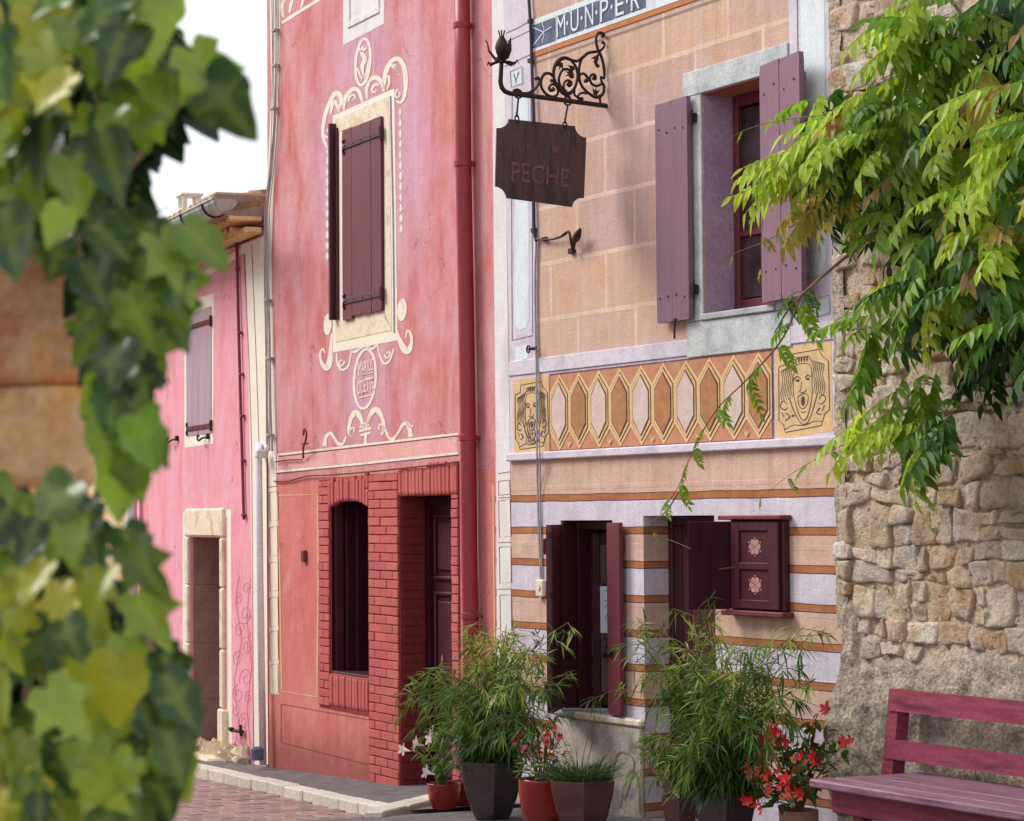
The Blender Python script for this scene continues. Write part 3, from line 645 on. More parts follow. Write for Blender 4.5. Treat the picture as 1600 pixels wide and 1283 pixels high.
strokes(oh, O, 'painted_line', M['greyline'], [[(1245, -30, 1.4), (1249, 300, 1.4), (1252, 455, 1.4)], [(1297, -30, 1), (1300, 300, 1), (1301, 440, 1)], [(1240, 520, 1.2), (1312, 506, 1.2)], [(1255, 470, 1), (1296, 461, 1), (1297, 490, 1), (1257, 500, 1), (1255, 470, 1)]], .010, k=1)
# --- lavender rails above and below the frieze
zt0, zt1 = O.z(840, 576), O.z(840, 560); tb = MB(); tb.box(O.u(797, 580), .0, -.012, 0, zt0 - .03, zt1, .004); tb.build('string_course', M['lav'], oh, O)
zl0, zl1 = O.z(840, 722), O.z(840, 709); tb = MB(); tb.box(O.u(797, 715), .0, -.035, 0, zl0 + .012, zl1 + .01, .008); tb.build('string_course', M['lav'], oh, O)
zF1, zF0 = zt0 - .03, zl1 + .01
mb = MB(); mb.rect(O.u(797, 640), 0, zF0, zF1, .0022); mb.build('painted_frieze_ground', M['lav'], oh, O)
# --- hexagon frieze
u0, u1 = O.u(861, 640), O.u(1208, 620); z1, z0 = O.z(861, 586), O.z(861, 704); H = z1 - z0; n = 10; pw = (u1 - u0) / n
mb = MB(); mb.rect(u0, u1, z0, z1, .006); mb.build('painted_frieze_panel', M['sienna'], oh, O)
def hexa(uc, hw, zt, zb, sh, off):
    return [Vector((uc, -off, zt)), Vector((uc - hw, -off, zt - sh)), Vector((uc - hw, -off, zb + sh)), Vector((uc, -off, zb)), Vector((uc + hw, -off, zb + sh)), Vector((uc + hw, -off, zt - sh))]
hexm = [unit for unit in range(5)]
for i in range(n):
    uc = u0 + (i + .5) * pw; hw = pw / 2
    for (k, off, zz, sh, mt) in ((.50, .009, .00, .235, 'tan'), (.44, .011, .052, .220, 'brownline'), (.425, .013, .064, .217, 'tan2'), (.375, .015, .112, .205, 'brownline'), (.345, .017, .132, .20, None)):
        mb = MB(); mb.prism(hexa(uc, pw * k, z1 - H * zz, z0 + H * zz, H * sh, off))
        if mt is None: mb.build('hexagon_field', M['hexbrown'] if i % 2 else M['hexpale'], oh, O)
        elif k == .5: hx = mb
        if mt and k == .5: mb.build('hexagon_border', M[mt], oh, O)
        elif mt: mb.build('hexagon_line', M[mt], oh, O)
    # fleur sprig in alternate lower spandrels
    if i % 2 == 1:
        ub = u0 + i * pw; sg = MB()
        for a in (-35, 0, 35):
            l = [Vector((ub, -.012, z0 + .012)), Vector((ub + .022 * math.sin(math.radians(a)) - .008, -.012, z0 + .035)), Vector((ub + .045 * math.sin(math.radians(a)), -.012, z0 + .055)), Vector((ub + .022 * math.sin(math.radians(a)) + .008, -.012, z0 + .035))]; sg.prism(l)
        sg.build('painted_sprig', M['tan'], oh, O)
mb = MB()
for (a, b, c, d) in ((u0 - .008, u1 + .008, z0 - .008, z0), (u0 - .008, u1 + .008, z1, z1 + .006), (u0 - .01, u0, z0, z1), (u1, u1 + .01, z0, z1)): mb.rect(a, b, c, d, .0095)
mb.build('painted_line', M['brownline'], oh, O)
# --- grotesque masks, drawn in line on tan plaques
def mask(px_quad, plate, strokes_n, darks, name):
    tl, tr, br, bl = px_quad
    def at(x, y): return [(tl[i] * (1 - x) + tr[i] * x) * (1 - y) + (bl[i] * (1 - x) + br[i] * x) * y for i in (0, 1)]
    quadpx(oh, O, 'painted_plaque', M['tan'], px_quad, .0085)
    mb = MB(); mb.poly(O, [at(*p) for p in plate], .010); root = mb.build(name, M['tan2'], oh, O)
    mb = MB()
    pl_ = plate + [plate[0]]
    mb.ribbon(O, [(*at(*p), 1.2) for p in pl_], .013, 1)
    for s in strokes_n: mb.ribbon(O, [(*at(p[0], p[1]), (p[2] if len(p) > 2 else 1.0) * .95) for p in s], .013, 5)
    for d in darks: mb.poly(O, [at(*p) for p in d], .015)
    mb.build('line_drawing', M['maskline'], root, O)
def ell(cx, cy, rx, ry, n=12): return [(cx + rx * math.cos(2 * math.pi * i / n), cy + ry * math.sin(2 * math.pi * i / n)) for i in range(n)]
plate = [(.06, .20), (.20, .18), (.22, .08), (.78, .07), (.82, .14), (.94, .22), (.95, .76), (.86, .80), (.80, .92), (.16, .93), (.13, .84), (.05, .79)]
def face_strokes(cx, beard):
    s = [[(cx - .15, .30, 1), (cx - .13, .22, 1), (cx, .20, 1), (cx + .14, .23, 1), (cx + .16, .32, 1)],
         [(cx - .16, .30, 1), (cx - .17, .46, 1), (cx - .15, .58, 1), (cx - .06, .78, 1.4), (cx + .02, .83, 1.6), (cx + .09, .77, 1.4), (cx + .16, .58, 1), (cx + .16, .32, 1)],
         [(cx - .15, .365, 1.2), (cx - .10, .335, 2), (cx - .03, .365, 1.2)], [(cx + .04, .365, 1.2), (cx + .09, .34, 2), (cx + .14, .36, 1.2)],
         [(cx - .14, .385, 1), (cx - .09, .37, 1.4), (cx - .05, .385, 1)], [(cx + .05, .385, 1), (cx + .09, .37, 1.4), (cx + .13, .385, 1)],
         [(cx - .02, .40, .8), (cx - .035, .48, .8), (cx - .06, .505, 1.2), (cx, .52, 1.4), (cx + .06, .505, 1.2), (cx + .035, .48, .8)],
         [(cx - .09, .56, 1), (cx, .535, 1.6), (cx + .09, .56, 1), (cx + .07, .66, 1), (cx + .0, .70, 1.4), (cx - .07, .66, 1), (cx - .09, .56, 1)],
         [(cx - .04, .73, 1), (cx, .745, 1.6), (cx + .05, .73, 1)],
         [(cx - .24, .56, 1.4), (cx - .17, .70, 1.4), (cx - .06, .84, 1.2), (cx + .02, .875, 1.4), (cx + .10, .84, 1.2), (cx + .20, .68, 1.4), (cx + .26, .54, 1.4)],
         [(.14, .90, 1.4), (.30, .865, 1), (.5, .885, 1.4), (.68, .86, 1), (.82, .88, 1.4)]]
    for k in range(6):
        x = cx - .20 - .035 * k; s.append([(x + .07, .17 + .012 * k, .6), (x - .004, .26, 1.3), (x + .022, .36, .7), (x - .016, .46 + .01 * k, 1.2), (x + .02, .56 + .008 * k, .5)])
        x = cx + .20 + .035 * k; s.append([(x - .07, .16 + .012 * k, .6), (x + .004, .25, 1.3), (x - .022, .35, .7), (x + .016, .45 + .01 * k, 1.2), (x - .02, .55 + .01 * k, .5)])
    for k in range(5):
        s.append([(cx - .10 + .045 * k, .185, 1.6), (cx - .12 + .05 * k, .15, 1.8), (cx - .07 + .045 * k, .125, 1.4), (cx - .05 + .05 * k, .165, 1)])
    for sx in (-1, 1):
        s += [[(cx + sx * .28, .62, 1.2), (cx + sx * .36, .58, 1.4), (cx + sx * .40, .64, 1.4), (cx + sx * .33, .68, 1.8), (cx + sx * .27, .66, 1)], [(cx + sx * .30, .72, 2.2), (cx + sx * .24, .77, 2), (cx + sx * .32, .80, 1.4)], [(cx + sx * .38, .70, 1.6), (cx + sx * .34, .76, 1.2)]]
    if beard:
        for k in range(7):
            x = cx - .16 + .055 * k; s.append([(x, .57, 1), (x - .03 * (3 - k) / 3, .68, 1), (x + .02, .78, 1), (x - .01, .86, 1.2)])
    return s
mask([(1211, 546), (1299, 533), (1301, 673), (1213, 688)], plate, face_strokes(.48, False), [ell(.48, .615, .035, .055), ell(.39, .382, .022, .012), ell(.57, .382, .022, .012), ell(.30, .76, .03, .012)], 'painted_mask')
mask([(801, 594), (858, 586), (860, 705), (803, 712)], plate, face_strokes(.50, True), [ell(.5, .615, .035, .045), ell(.41, .382, .03, .012), ell(.59, .382, .03, .012)], 'painted_mask')
# --- lettered panel at the top
pz1, pz0, pu0, pu1 = O.z(833, 34), O.z(833, 82), O.u(829, 60), O.u(1238, 0)
mb = MB(); mb.rect(pu0, pu1, pz0 - .0, pz1 + .01, .006); root = mb.build('painted_name_panel', M['ice'], oh, O)
mb = MB(); mb.rect(pu0, pu1, pz0 - .035, pz0 - .003, .0065); mb.build('painted_band', M['orange'], root, O)
mb = MB(); mb.rect(pu0, pu1, pz0 - .075, pz0 - .068, .0065); mb.build('painted_line', M['greyline'], root, O)
lz0, lz1 = pz0 + .035, pz1 - .028
def urange(a, b): return O.u(a, 50), O.u(b, 50)
a, b = urange(834, 869); mb = MB(); mb.rect(a, b, lz0 - .01, lz1, .010); mb.build('letter_ground', M['slateblue'], root, O)
mb = MB(); mb.quad((a, -.013, lz1 - .005), (a, -.013, lz1 - .012), ((a + b) / 2, -.013, (lz0 + lz1) / 2 - .003), ((a + b) / 2, -.013, (lz0 + lz1) / 2 + .003)); mb.quad((a, -.013, lz0 + .002), (a, -.013, lz0 - .006), ((a + b) / 2 + .01, -.013, (lz0 + lz1) / 2 - .003), ((a + b) / 2, -.013, (lz0 + lz1) / 2 + .003))
mb.quad(((a + b) / 2, -.013, (lz0 + lz1) / 2 + .003), ((a + b) / 2, -.013, (lz0 + lz1) / 2 - .003), (b - .04, -.013, (lz0 + lz1) / 2 + .012), (b - .04, -.013, (lz0 + lz1) / 2 + .018))
cz = (lz0 + lz1) / 2; cu_ = (a + b) / 2
for sg in (1, -1):
    pts = [Vector((cu_ + .012 * math.sin(t_ * 1.1), -.013, cz + sg * t_ * .014)) for t_ in range(6)]
    for p, q2 in zip(pts, pts[1:]): mb.quad(p + Vector((-.004, 0, 0)), p + Vector((.004, 0, 0)), q2 + Vector((.004, 0, 0)), q2 + Vector((-.004, 0, 0)))
mb.build('painted_flourish', M['ice'], root, O)
word = 'MUNPER'; lu0 = O.u(870, 50); step = (O.u(962, 20) - lu0) / 4.0
for i, ch in enumerate(word):
    x0 = lu0 + i * step; x1 = x0 + step; mb = MB(); mb.rect(x0 + .006, x1 - .006, lz0 - .005, lz1 + .002, .010); mb.build('letter_ground', M['slateblue'], root, O)
    vs, fs = text_mesh(ch, 0, .0); mb = MB(); wlet = step * (.54 if ch != 'M' else .62)
    mb.add([Vector((x0 + .02 + x * wlet, -.014, lz0 + y * (lz1 - lz0) * .98)) for (x, y, z) in vs], fs); mb.build('letter', M['ice'], root, O)
    if i < 5: mb = MB(); mb.prism([Vector((x1 - .026 + .012 * math.cos(k), -.014, cz + .014 * math.sin(k))) for k in [j * math.pi / 4 for j in range(8)]]); mb.build('letter_dot', M['ice'], root, O)
# --- upper window: painted stone surround
a0, a1, b0, b1 = UW; ex = .20
for nm, (x0, x1, zz0, zz1) in {'lintel': (a0 - ex, a1 + .16, b1 + .005, b1 + .15), 'jamb': (a0 - ex, a0 - .004, b0 - .03, b1 + .002), 'sill': (a0 - ex + .02, a1 + .16, b0 - .24, b0 - .034)}.items():
    mb = MB(); mb.box(x0, x1, -.014, .0, zz0, zz1, .004); mb.build('window_' + nm, M['bluestone'], oh, O)
mb = MB(); mb.box(a1 + .004, a1 + .16, -.014, 0, b0 - .03, b1 + .002, .004); mb.build('window_jamb', M['bluestone'], oh, O)
mb = MB(); mb.quad((a0 + .003, .0, b0), (a0 + .003, .30, b0), (a0 + .003, .30, b1), (a0 + .003, 0, b1)); mb.quad((a1 - .003, .0, b0), (a1 - .003, .30, b0), (a1 - .003, .30, b1), (a1 - .003, 0, b1)); mb.build('window_reveal', M['lilacplaster'], oh, O)
mb = MB(); mb.quad((a0, 0, b1 - .003), (a1, 0, b1 - .003), (a1, .3, b1 - .003), (a0, .3, b1 - .003)); mb.build('window_soffit', M['terraplaster'], oh, O)
mb = MB(); mb.box(a0 - .02, a1 + .02, -.03, .22, b0 - .032, b0 + .006, .006); mb.build('window_ledge', M['sillstone'], oh, O)
fr = MB(); y0, y1 = .20, .26
fr.box(a0 + .004, a0 + .06, y0, y1, b0 + .006, b1 - .004, .006); fr.box(a1 - .06, a1 - .004, y0, y1, b0 + .006, b1 - .004, .006); fr.box(a0 + .06, a1 - .06, y0, y1, b0 + .006, b0 + .09, .006); fr.box(a0 + .06, a1 - .06, y0, y1, b1 - .07, b1 - .004, .006)
um = (a0 + a1) / 2; fr.box(um - .04, um + .04, y0 - .012, y1, b0 + .09, b1 - .07, .006)
for zf in (.34, .66): zc = b0 + .09 + (b1 - b0 - .16) * zf; fr.box(a0 + .06, a1 - .06, y0 + .008, y1 - .01, zc - .017, zc + .017, .004)
fro = fr.build('window_frame', M['maroon'], oh, O)
for s0, s1 in ((a0 + .06, um - .04), (um + .04, a1 - .06)):
    zz = [b0 + .09 + (b1 - b0 - .16) * f_ for f_ in (0, .34, .66, 1)]
    for p_, q_ in zip(zz, zz[1:]): mb = MB(); mb.box(s0, s1, y0 + .03, y0 + .034, p_ + .012, q_ - .012); mb.build('pane', M['glass'], fro, O)
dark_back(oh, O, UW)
# shutters of the upper window
lu0_, lu1_ = O.u(1027, 330, .05), O.u(1078, 330, .05); lz0_, lz1_ = O.z(1052, 504, .05), O.z(1052, 156, .05)
sh1 = shutter(oh, O, lu0_, lu1_, lz0_, lz1_, .065, .032, 2, M['mauve'], M['mauve'])
mb = MB(); mb.tube(vs3([(lu0_ + .22, -.07, lz0_ + .02), (lu0_ + .22, -.075, lz0_ - .03), (lu0_ + .21, -.07, lz0_ - .10)], 4), .007, 6); mb.build('shutter_stay', M['iron'], sh1, O)
for hz in (.90, .135):
    mb = MB(); zc = lz0_ + (lz1_ - lz0_) * hz; mb.box(lu1_, lu1_ + .035, -.035, -.012, zc - .028, zc + .028, .006); mb.tube([(lu1_ + .02, -.045, zc - .04), (lu1_ + .02, -.045, zc + .04)], .010, 8); mb.build('hinge', M['iron'], sh1, O)
# right leaf: swung open past the jamb, its free edge standing off the wall
pr0, pr1 = O.w3(1188, 290, .05), O.w3(1250, 270, .13); PR = Plane(pr0[:2], (pr1 - pr0)[:2]); LR = (pr1 - pr0).xy.length
rz0, rz1 = PR.z(1220, 468), PR.z(1217, 91)
sh2 = shutter(oh, PR, 0, LR, rz0, rz1, .0, .034, 2, M['mauve'], M['mauve'])
mb = MB(); zc = PR.z(1235, 303); mb.tube([(LR * .72, 0, zc), (LR * .72, -.05, zc)], .008, 6); mb.tube(vs3([(LR * .72, -.045, zc + .05), (LR * .72, -.05, zc), (LR * .74, -.05, zc - .05)], 4), .009, 6); mb.build('shutter_catch', M['iron'], sh2, PR)
# --- ground floor window
a0, a1, b0, b1 = GW
mb = MB(); mb.box(a0 + .003, a0 + .05, .10, .20, b0 + .004, b1 - .004, .006); mb.box(a1 - .05, a1 - .003, .10, .20, b0 + .004, b1 - .004, .006); mb.box(a0 + .05, a1 - .05, .10, .20, b1 - .06, b1 - .004, .006); gf = mb.build('window_frame', M['maroon_dark'], oh, O)
mb = MB(); mb.box(a0 + .003, a0 + .022, .004, .10, b0 + .006, b1 - .004, .004); mb.build('reveal_board', M['maroon_dark'], oh, O)
mb = MB(); mb.box(a0 - .06, a1 + .28, -.035, .10, b0 - .045, b0 + .004, .01); mb.build('window_sill', M['sillstone'], oh, O)
# inner casement leaf folded inwards
IC = Plane((O.M @ Vector((a0 + .06, .2, 0)))[:2], (O.x * .55 + O.y * .9)[:2]); mb = MB(); mb.box(0, .05, -.02, .02, b0 + .02, b1 - .08, .004); mb.box(.33, .38, -.02, .02, b0 + .02, b1 - .08, .004); mb.box(.05, .33, -.02, .02, b0 + .02, b0 + .1, .004); mb.box(.05, .33, -.02, .02, b1 - .16, b1 - .08, .004); cs = mb.build('casement', M['maroon_dark'], oh, IC)
mb = MB(); mb.box(.05, .33, -.003, .003, b0 + .1, b1 - .16); mb.build('pane', M['glass'], cs, IC)
# left shutter leaf folded nearly square to the wall: we see its dark inner side; right leaf turned towards us
pl0, pl1 = O.w3(861, 960, .30), O.w3(881, 960, .0); PL = Plane(pl0[:2], (pl1 - pl0)[:2]); Ln = (pl1 - pl0).xy.length
z0_, z1_ = PL.z(872, 1112), PL.z(872, 818)
shl = shutter(oh, PL, 0, Ln, b0 + .005, b1 - .02, .0, .03, 2, M['maroon'], M['maroon_dark'], nails=False)
mb = MB(); mb.tube([(-.012, -.01, b0 + .03), (-.012, -.01, b1 - .05)], .009, 8)
for zz in (.27, .36, .62, .93): mb.box(-.03, .012, -.02, .006, b0 + (b1 - b0) * zz - .02, b0 + (b1 - b0) * zz + .02, .004)
mb.build('espagnolette', M['iron'], shl, PL)
pr0, pr1 = O.w3(948, 960, .05), O.w3(968, 960, .06); PR2 = Plane(pr0[:2], (pr1 - pr0)[:2]); Ln = (pr1 - pr0).xy.length
shr = shutter(oh, PR2, 0, Ln, PR2.z(958, 1118), PR2.z(958, 815), .0, .03, 1, M['maroon'], M['maroon_dark'], nails=False)
mb = MB(); zc = PR2.z(955, 1018); mb.box(-.01, .07, -.03, 0, zc - .012, zc + .012, .005); mb.tube(vs3([(.055, -.03, zc - .01), (.055, -.045, zc + .0), (.06, -.04, zc + .07)], 4), .008, 6); mb.box(-.02, .0, -.03, .01, zc - .04, zc + .04, .004); mb.build('latch', M['iron'], shr, PR2)
# --- cement plinth under the ground floor window
pz_t = b0 - .05; gl = G(O.w3(960, 1270)) - .15
mb = MB(); mb.box(O.u(872, 1150), DR[0] - .004, -.03, 0, gl, pz_t, .01); mb.build('plinth', M['cement'], oh, O)
mb = MB(); mb.box(O.u(905, 1130), DR[0] + .01, -.045, 0, pz_t + .003, pz_t + .05, .012); mb.build('plinth_cap', M['buff'], oh, O)
strokes(oh, O, 'pot_stain', M['taupe'], [[(975, 1250, 3), (990, 1200, 3), (985, 1180, 2), (965, 1178, 3), (955, 1215, 3)], [(1000, 1270, 3), (996, 1215, 2), (982, 1208, 3), (968, 1260, 3)]], .0335)
# --- door
a0, a1, b0, b1 = DR; yd = .17
mb = MB(); mb.box(a0 + .004, a0 + .05, yd, yd + .07, b0, b1 - .004, .006); mb.box(a1 - .05, a1 - .004, yd, yd + .07, b0, b1 - .004, .006); mb.box(a0 + .05, a1 - .05, yd, yd + .07, b1 - .06, b1 - .004, .006); mb.build('door_frame', M['maroon_dark'], oh, O)
mb = MB(); mb.box(a0 + .05, a1 - .05, yd + .03, yd + .07, b0, b1 - .06); dro = mb.build('door', M['maroon_dark'], oh, O)
nb_ = 7; wd = (a1 - a0 - .10) / nb_
for i in range(nb_): piece('door_board', dro, M['maroon_dark'], a0 + .05 + i * wd + .004, a0 + .05 + (i + 1) * wd - .004, yd + .012, yd + .032, b0 + .02, b1 - .07, .04)
mb = MB(); mb.box(a0 - .0, a1 + .05, -.20, .1, b0 - .05, b0 + .05, .02); mb.build('doorstep', M['cement'], oh, O)
# --- cables and small irons on the front
ca = O.l3
mb = MB(); mb.tube(vs3([ca(824, -30, .02), ca(829, 40, .025), ca(831, 100, .02), ca(834, 200, .03), ca(834, 300, .02), ca(835, 362, .02), ca(838, 376, .02)], 5), .011, 8); mb.tube(vs3([ca(838, 374, .02), ca(862, 374, .03), ca(880, 368, .04), ca(887, 362, .05)], 5), .008, 6)
for (x, y) in ((830, 33), (830, 95), (835, 360), (852, 374)): p = ca(x, y, .012); mb.box(p.x - .02, p.x + .02, p.y - .02, p.y + .014, p.z - .015, p.z + .015, .004)
mb.build('cable', M['cable'], oh, O)
mb = MB(); mb.tube(vs3([ca(838, 374, .014), ca(836, 450, .014), ca(838, 560, .014), ca(839, 700, .05), ca(840, 720, .045), ca(840, 760, .014), ca(842, 830, .014), ca(845, 905, .014)], 5), .007, 6); mb.tube(vs3([ca(841, 376, .012), ca(839, 450, .012), ca(841, 560, .012), ca(843, 705, .05), ca(844, 722, .045), ca(844, 780, .012), ca(847, 905, .012)], 5), .005, 6); mb.build('cable', M['greycable'], oh, O)
mb = MB(); p = ca(838, 546, .0); mb.tube([p, p + Vector((0, -.06, 0))], .008, 6); mb.tube([p + Vector((.022 * math.cos(t_ * math.pi / 6), -.06, .022 * math.sin(t_ * math.pi / 6))) for t_ in range(13)], .006, 6); mb.tube([p + Vector((.02, -.05, .004)), p + Vector((.09, -.05, .006))], .007, 6); mb.build('iron_ring', M['iron'], oh, O)

# ================================================================== RED HOUSE
rh = thing('red_house', R, 'tall red plastered house with cream scroll painting round a maroon shuttered window', 'house', 'painted houses in a row along the street')
RW = [R.u(523, 345), R.u(599, 345), R.z(570, 500), R.z(536, 201)]
RT = [R.u(548, 20), R.u(590, 20), R.z(548, 33), R.z(548, -190)]
RG = [R.u(517, 920), R.u(577, 920), R.z(545, 1056), R.z(545, 783)]
RD = [R.u(625, 950), R.u(708, 950), G(R.w3(660, 1235)) - .02, R.z(660, 774)]
ru0, ru1 = R.u(419, 700), 0.0
wallmesh(ru0, ru1, -1.2, 7.6, [tuple(RW), tuple(RT), tuple(RG), tuple(RD)], .24, 5.0).build('wall', M['redwall'], rh, R)
mb = MB(); mb.box(ru0 - .05, ru1 - .01, -.2, 5.2, 7.6, 7.74, .02); mb.build('roof', M['tile'], rh, R)
for op in (RW, RT): dark_back(rh, R, op)
# white corner strips at the left edge (the wall bulges: the line wanders)
quadpx(rh, R, 'painted_margin', M['white2'], [(421, -40), (439, -40), (436, 120), (427, 310), (424, 400), (427, 560), (431, 700), (434, 900), (436, 1085), (422, 1085), (419, 700), (414, 420), (417, 300), (424, 150)], .004)
strokes(rh, R, 'painted_line', M['redline'], [[(421, y, 1), (434, y - 3, 1), (435, y + 42, 1), (422, y + 45, 1), (421, y, 1)] for y in (770, 825, 880, 935, 988, 1040)] + [[(418, 762, 1), (434, 759, 1)]], .008, k=1)
cr_ = M['cream']
# top left corner painting
strokes(rh, R, 'painted_border', cr_, [[(440, 36, 5), (468, 18, 5), (520, -14, 5)]], .006, k=1)
strokes(rh, R, 'painted_scroll', cr_, [[(443, 28, 4), (441, 10, 5), (446, -20, 5)], [(452, 20, 3), (456, 2, 5), (462, -20, 4)], [(443, 4, 4), (450, -8, 4), (458, -6, 3)], [(470, 12, 3), (476, -6, 4), (486, -20, 4)]], .007)
# small top window
quadpx(rh, R, 'painted_surround', M['white'], [(537, -215), (601, -250), (600, 37), (536, 71)], .004)
for (x0, x1, zz0, zz1) in ((RT[0] - .05, RT[0], RT[2] - .05, RT[3]), (RT[1], RT[1] + .05, RT[2] - .05, RT[3]), (RT[0], RT[1], RT[2] - .05, RT[2])):
    mb = MB(); mb.box(x0, x1, -.012, .05, zz0, zz1, .004); mb.build('window_frame', M['white'], rh, R)
mb = MB(); mb.box(RT[0], RT[1], .07, .075, RT[2], RT[3]); mb.build('pane', M['greyglass'], rh, R)
mb = MB(); mb.box(RT[0], RT[0] + .09, .03, .065, RT[2], RT[3], .006); mb.build('window_stile', M['taupe'], rh, R)
# medallion above the window
SH = -.36
def oval(cx, cy, rx, ry, w, tilt=0.0, n=28):
    out = []
    for i in range(n + 1):
        a = 2 * math.pi * i / n; x, y = rx * math.cos(a), ry * math.sin(a); out.append((cx + x + y * tilt, cy + y + x * SH, w))
    return out
med = strokes(rh, R, 'painted_medallion', cr_, [oval(567, 97, 11.5, 36, 4.2, -.04)], .007)
strokes(med, R, 'painted_grapes', cr_, [[(567, 72, 3), (565, 82, 6), (570, 92, 7), (566, 104, 6), (568, 118, 2)], [(561, 76, 3), (566, 80, 4), (573, 74, 3)], [(558, 106, 2), (562, 116, 3), (566, 124, 2)], [(576, 92, 2), (574, 108, 3), (569, 122, 2)]], .009)
# painted frame and scrolls round the window
quadpx(rh, R, 'painted_surround', M['white2'], [(520, 181), (616, 138), (621, 532), (520, 551)], .004)
mb = MB(); so_ = .012
for nm, pts in {'window_lintel': [(523, 187), (606, 151), (607, 180), (523, 208)], 'window_jamb': [(600, 182), (608, 180), (612, 514), (601, 498)], 'window_sill': [(523, 503), (601, 489), (612, 516), (524, 535)]}.items():
    mb = MB(); mb.poly(R, pts, so_, .011); mb.build(nm, M['buff'], rh, R)
mb = MB(); mb.ribbon(R, [(610, 150, 2.4), (614, 330, 2.4), (616, 520, 2.4)], .010, 1); mb.build('painted_line', M['greyline'], rh, R)
top = [
    [(513, 235, 3), (505, 214, 5), (506, 190, 6), (513, 165, 6), (524, 146, 7), (531, 150, 8), (533, 160, 6), (529, 170, 4)],
    sp(514, 205, 7, 2, 200, 560, 3.5, 2, 12, 1.5, SH), [(516, 178, 3), (519, 165, 5), (523, 158, 5), (527, 168, 4), (530, 175, 2)],
    [(537, 172, 3), (540, 152, 6), (552, 139, 6), (560, 142, 6), (564, 152, 5), (566, 160, 3)], sp(551, 154, 7, 2, 200, -90, 4, 2, 10, 1.1, SH),
    [(573, 155, 3), (573, 138, 5), (580, 124, 6), (590, 122, 7), (598, 133, 6), (600, 143, 4)], sp(586, 140, 7, 2, 40, 330, 4, 2, 10, 1.2, SH),
    [(600, 140, 3), (602, 116, 7), (611, 97, 7), (622, 92, 7), (631, 104, 7), (634, 125, 7), (632, 150, 5), (626, 160, 4), (619, 158, 3)],
    sp(622, 147, 5, 2, 90, 450, 3, 2, 12, 1.5, SH), [(607, 118, 5), (608, 130, 4), (604, 140, 3)], [(612, 102, 4), (620, 108, 5), (624, 118, 3)], [(616, 100, 4), (622, 112, 4), (622, 118, 2)]]
strokes(rh, R, 'painted_scroll', cr_, top, .007)
for (gx, y0_, y1_, dx, nn_) in ((512, 226, 408, -1, 11), (625, 167, 366, 2, 12)):
    gb = MB()
    for i in range(nn_):
        yc = y0_ + (y1_ - y0_) * (i + .5) / nn_; xc = gx + dx * i / nn_; hh = (y1_ - y0_) / nn_ * .46; ww = 3.2
        gb.poly(R, [(xc, yc - hh), (xc - ww * .6, yc - hh * .3), (xc - ww * .75, yc + hh * .3), (xc, yc + hh), (xc + ww * .75, yc + hh * .3), (xc + ww * .6, yc - hh * .3)], .007)
    gb.build('painted_garland', cr_, rh, R)
# below the window
for (cx, cy, rx, ry) in ((512, 507, 6.5, 17), (628, 484, 7.5, 18)):
    gb = MB(); gb.poly(R, [(cx + rx * math.cos(k * .45), cy + ry * math.sin(k * .45) - rx * math.cos(k * .45) * .3) for k in range(14)], .0075); gb.build('painted_boss', cr_, rh, R)
bot = [[(519, 520, 3), (517, 540, 5), (515, 565, 9), (510, 575, 9), (503, 568, 5), (500, 555, 4), (504, 545, 3), (508, 552, 2)],
    [(617, 505, 3), (622, 525, 5), (631, 545, 10), (638, 548, 9), (643, 535, 5), (641, 520, 4), (636, 518, 3), (634, 528, 2)],
    [(526, 552, 2.5), (527, 568, 3), (534, 578, 3.5), (544, 572, 3), (548, 555, 2.5), (550, 548, 2)], sp(533, 566, 5, 1.5, 0, -330, 3, 2, 10, 1.4, SH),
    [(590, 540, 2), (593, 555, 2.5), (600, 568, 3.5), (609, 563, 3), (615, 545, 2.5)], sp(606, 553, 5, 1.5, 180, 520, 3, 2, 10, 1.4, SH),
    [(548, 548, 3), (555, 550, 4), (562, 545, 4)], [(590, 538, 3), (582, 545, 4), (575, 543, 4)], [(560, 546, 4), (568, 540, 6), (578, 542, 4)]]
strokes(rh, R, 'painted_scroll', cr_, bot, .007)
med = strokes(rh, R, 'painted_medallion', cr_, [oval(570, 592, 17, 46, 4.0, -.01)], .007)
text_px(med, R, 'MARIUS', [(559, 567), (582, 560), (583, 578), (560, 587)], .010, 'lettering', cr_, -.004)
text_px(med, R, 'ODETTE', [(557, 596), (583, 588), (584, 608), (558, 617)], .010, 'lettering', cr_, -.004)
strokes(med, R, 'lettering_underline', cr_, [[(565, 586, 1.6), (584, 581, 1.6)], [(561, 622, 1.6), (583, 616, 1.6)]], .010, k=1)
base = [[(568, 672, 3), (564, 655, 6), (556, 645, 9), (548, 655, 6), (545, 675, 5), (550, 684, 3)], sp(551, 674, 5, 1.5, 250, -60, 3, 2, 10, 1.8, SH),
    [(572, 668, 3), (578, 650, 6), (587, 640, 9), (596, 650, 6), (600, 668, 5), (596, 680, 3)], sp(594, 669, 5, 1.5, 290, 600, 3, 2, 10, 1.8, SH),
    [(541, 682, 3), (536, 693, 4), (529, 694, 5), (522, 684, 4), (516, 677, 5), (509, 684, 5), (507, 698, 7)],
    [(601, 668, 3), (607, 683, 4), (614, 686, 5), (622, 676, 4), (630, 663, 5), (638, 664, 6), (642, 683, 7)], [(635, 660, 3), (641, 668, 3), (645, 664, 2)],
    [(561, 674, 4), (570, 671, 5), (580, 669, 4)], [(563, 680, 3), (571, 678, 4), (579, 676, 3)], [(571, 680, 6), (571, 688, 3), (571, 693, 6)], [(562, 668, 3), (570, 662, 3), (577, 664, 3)]]
strokes(rh, R, 'painted_scroll', cr_, base, .007)
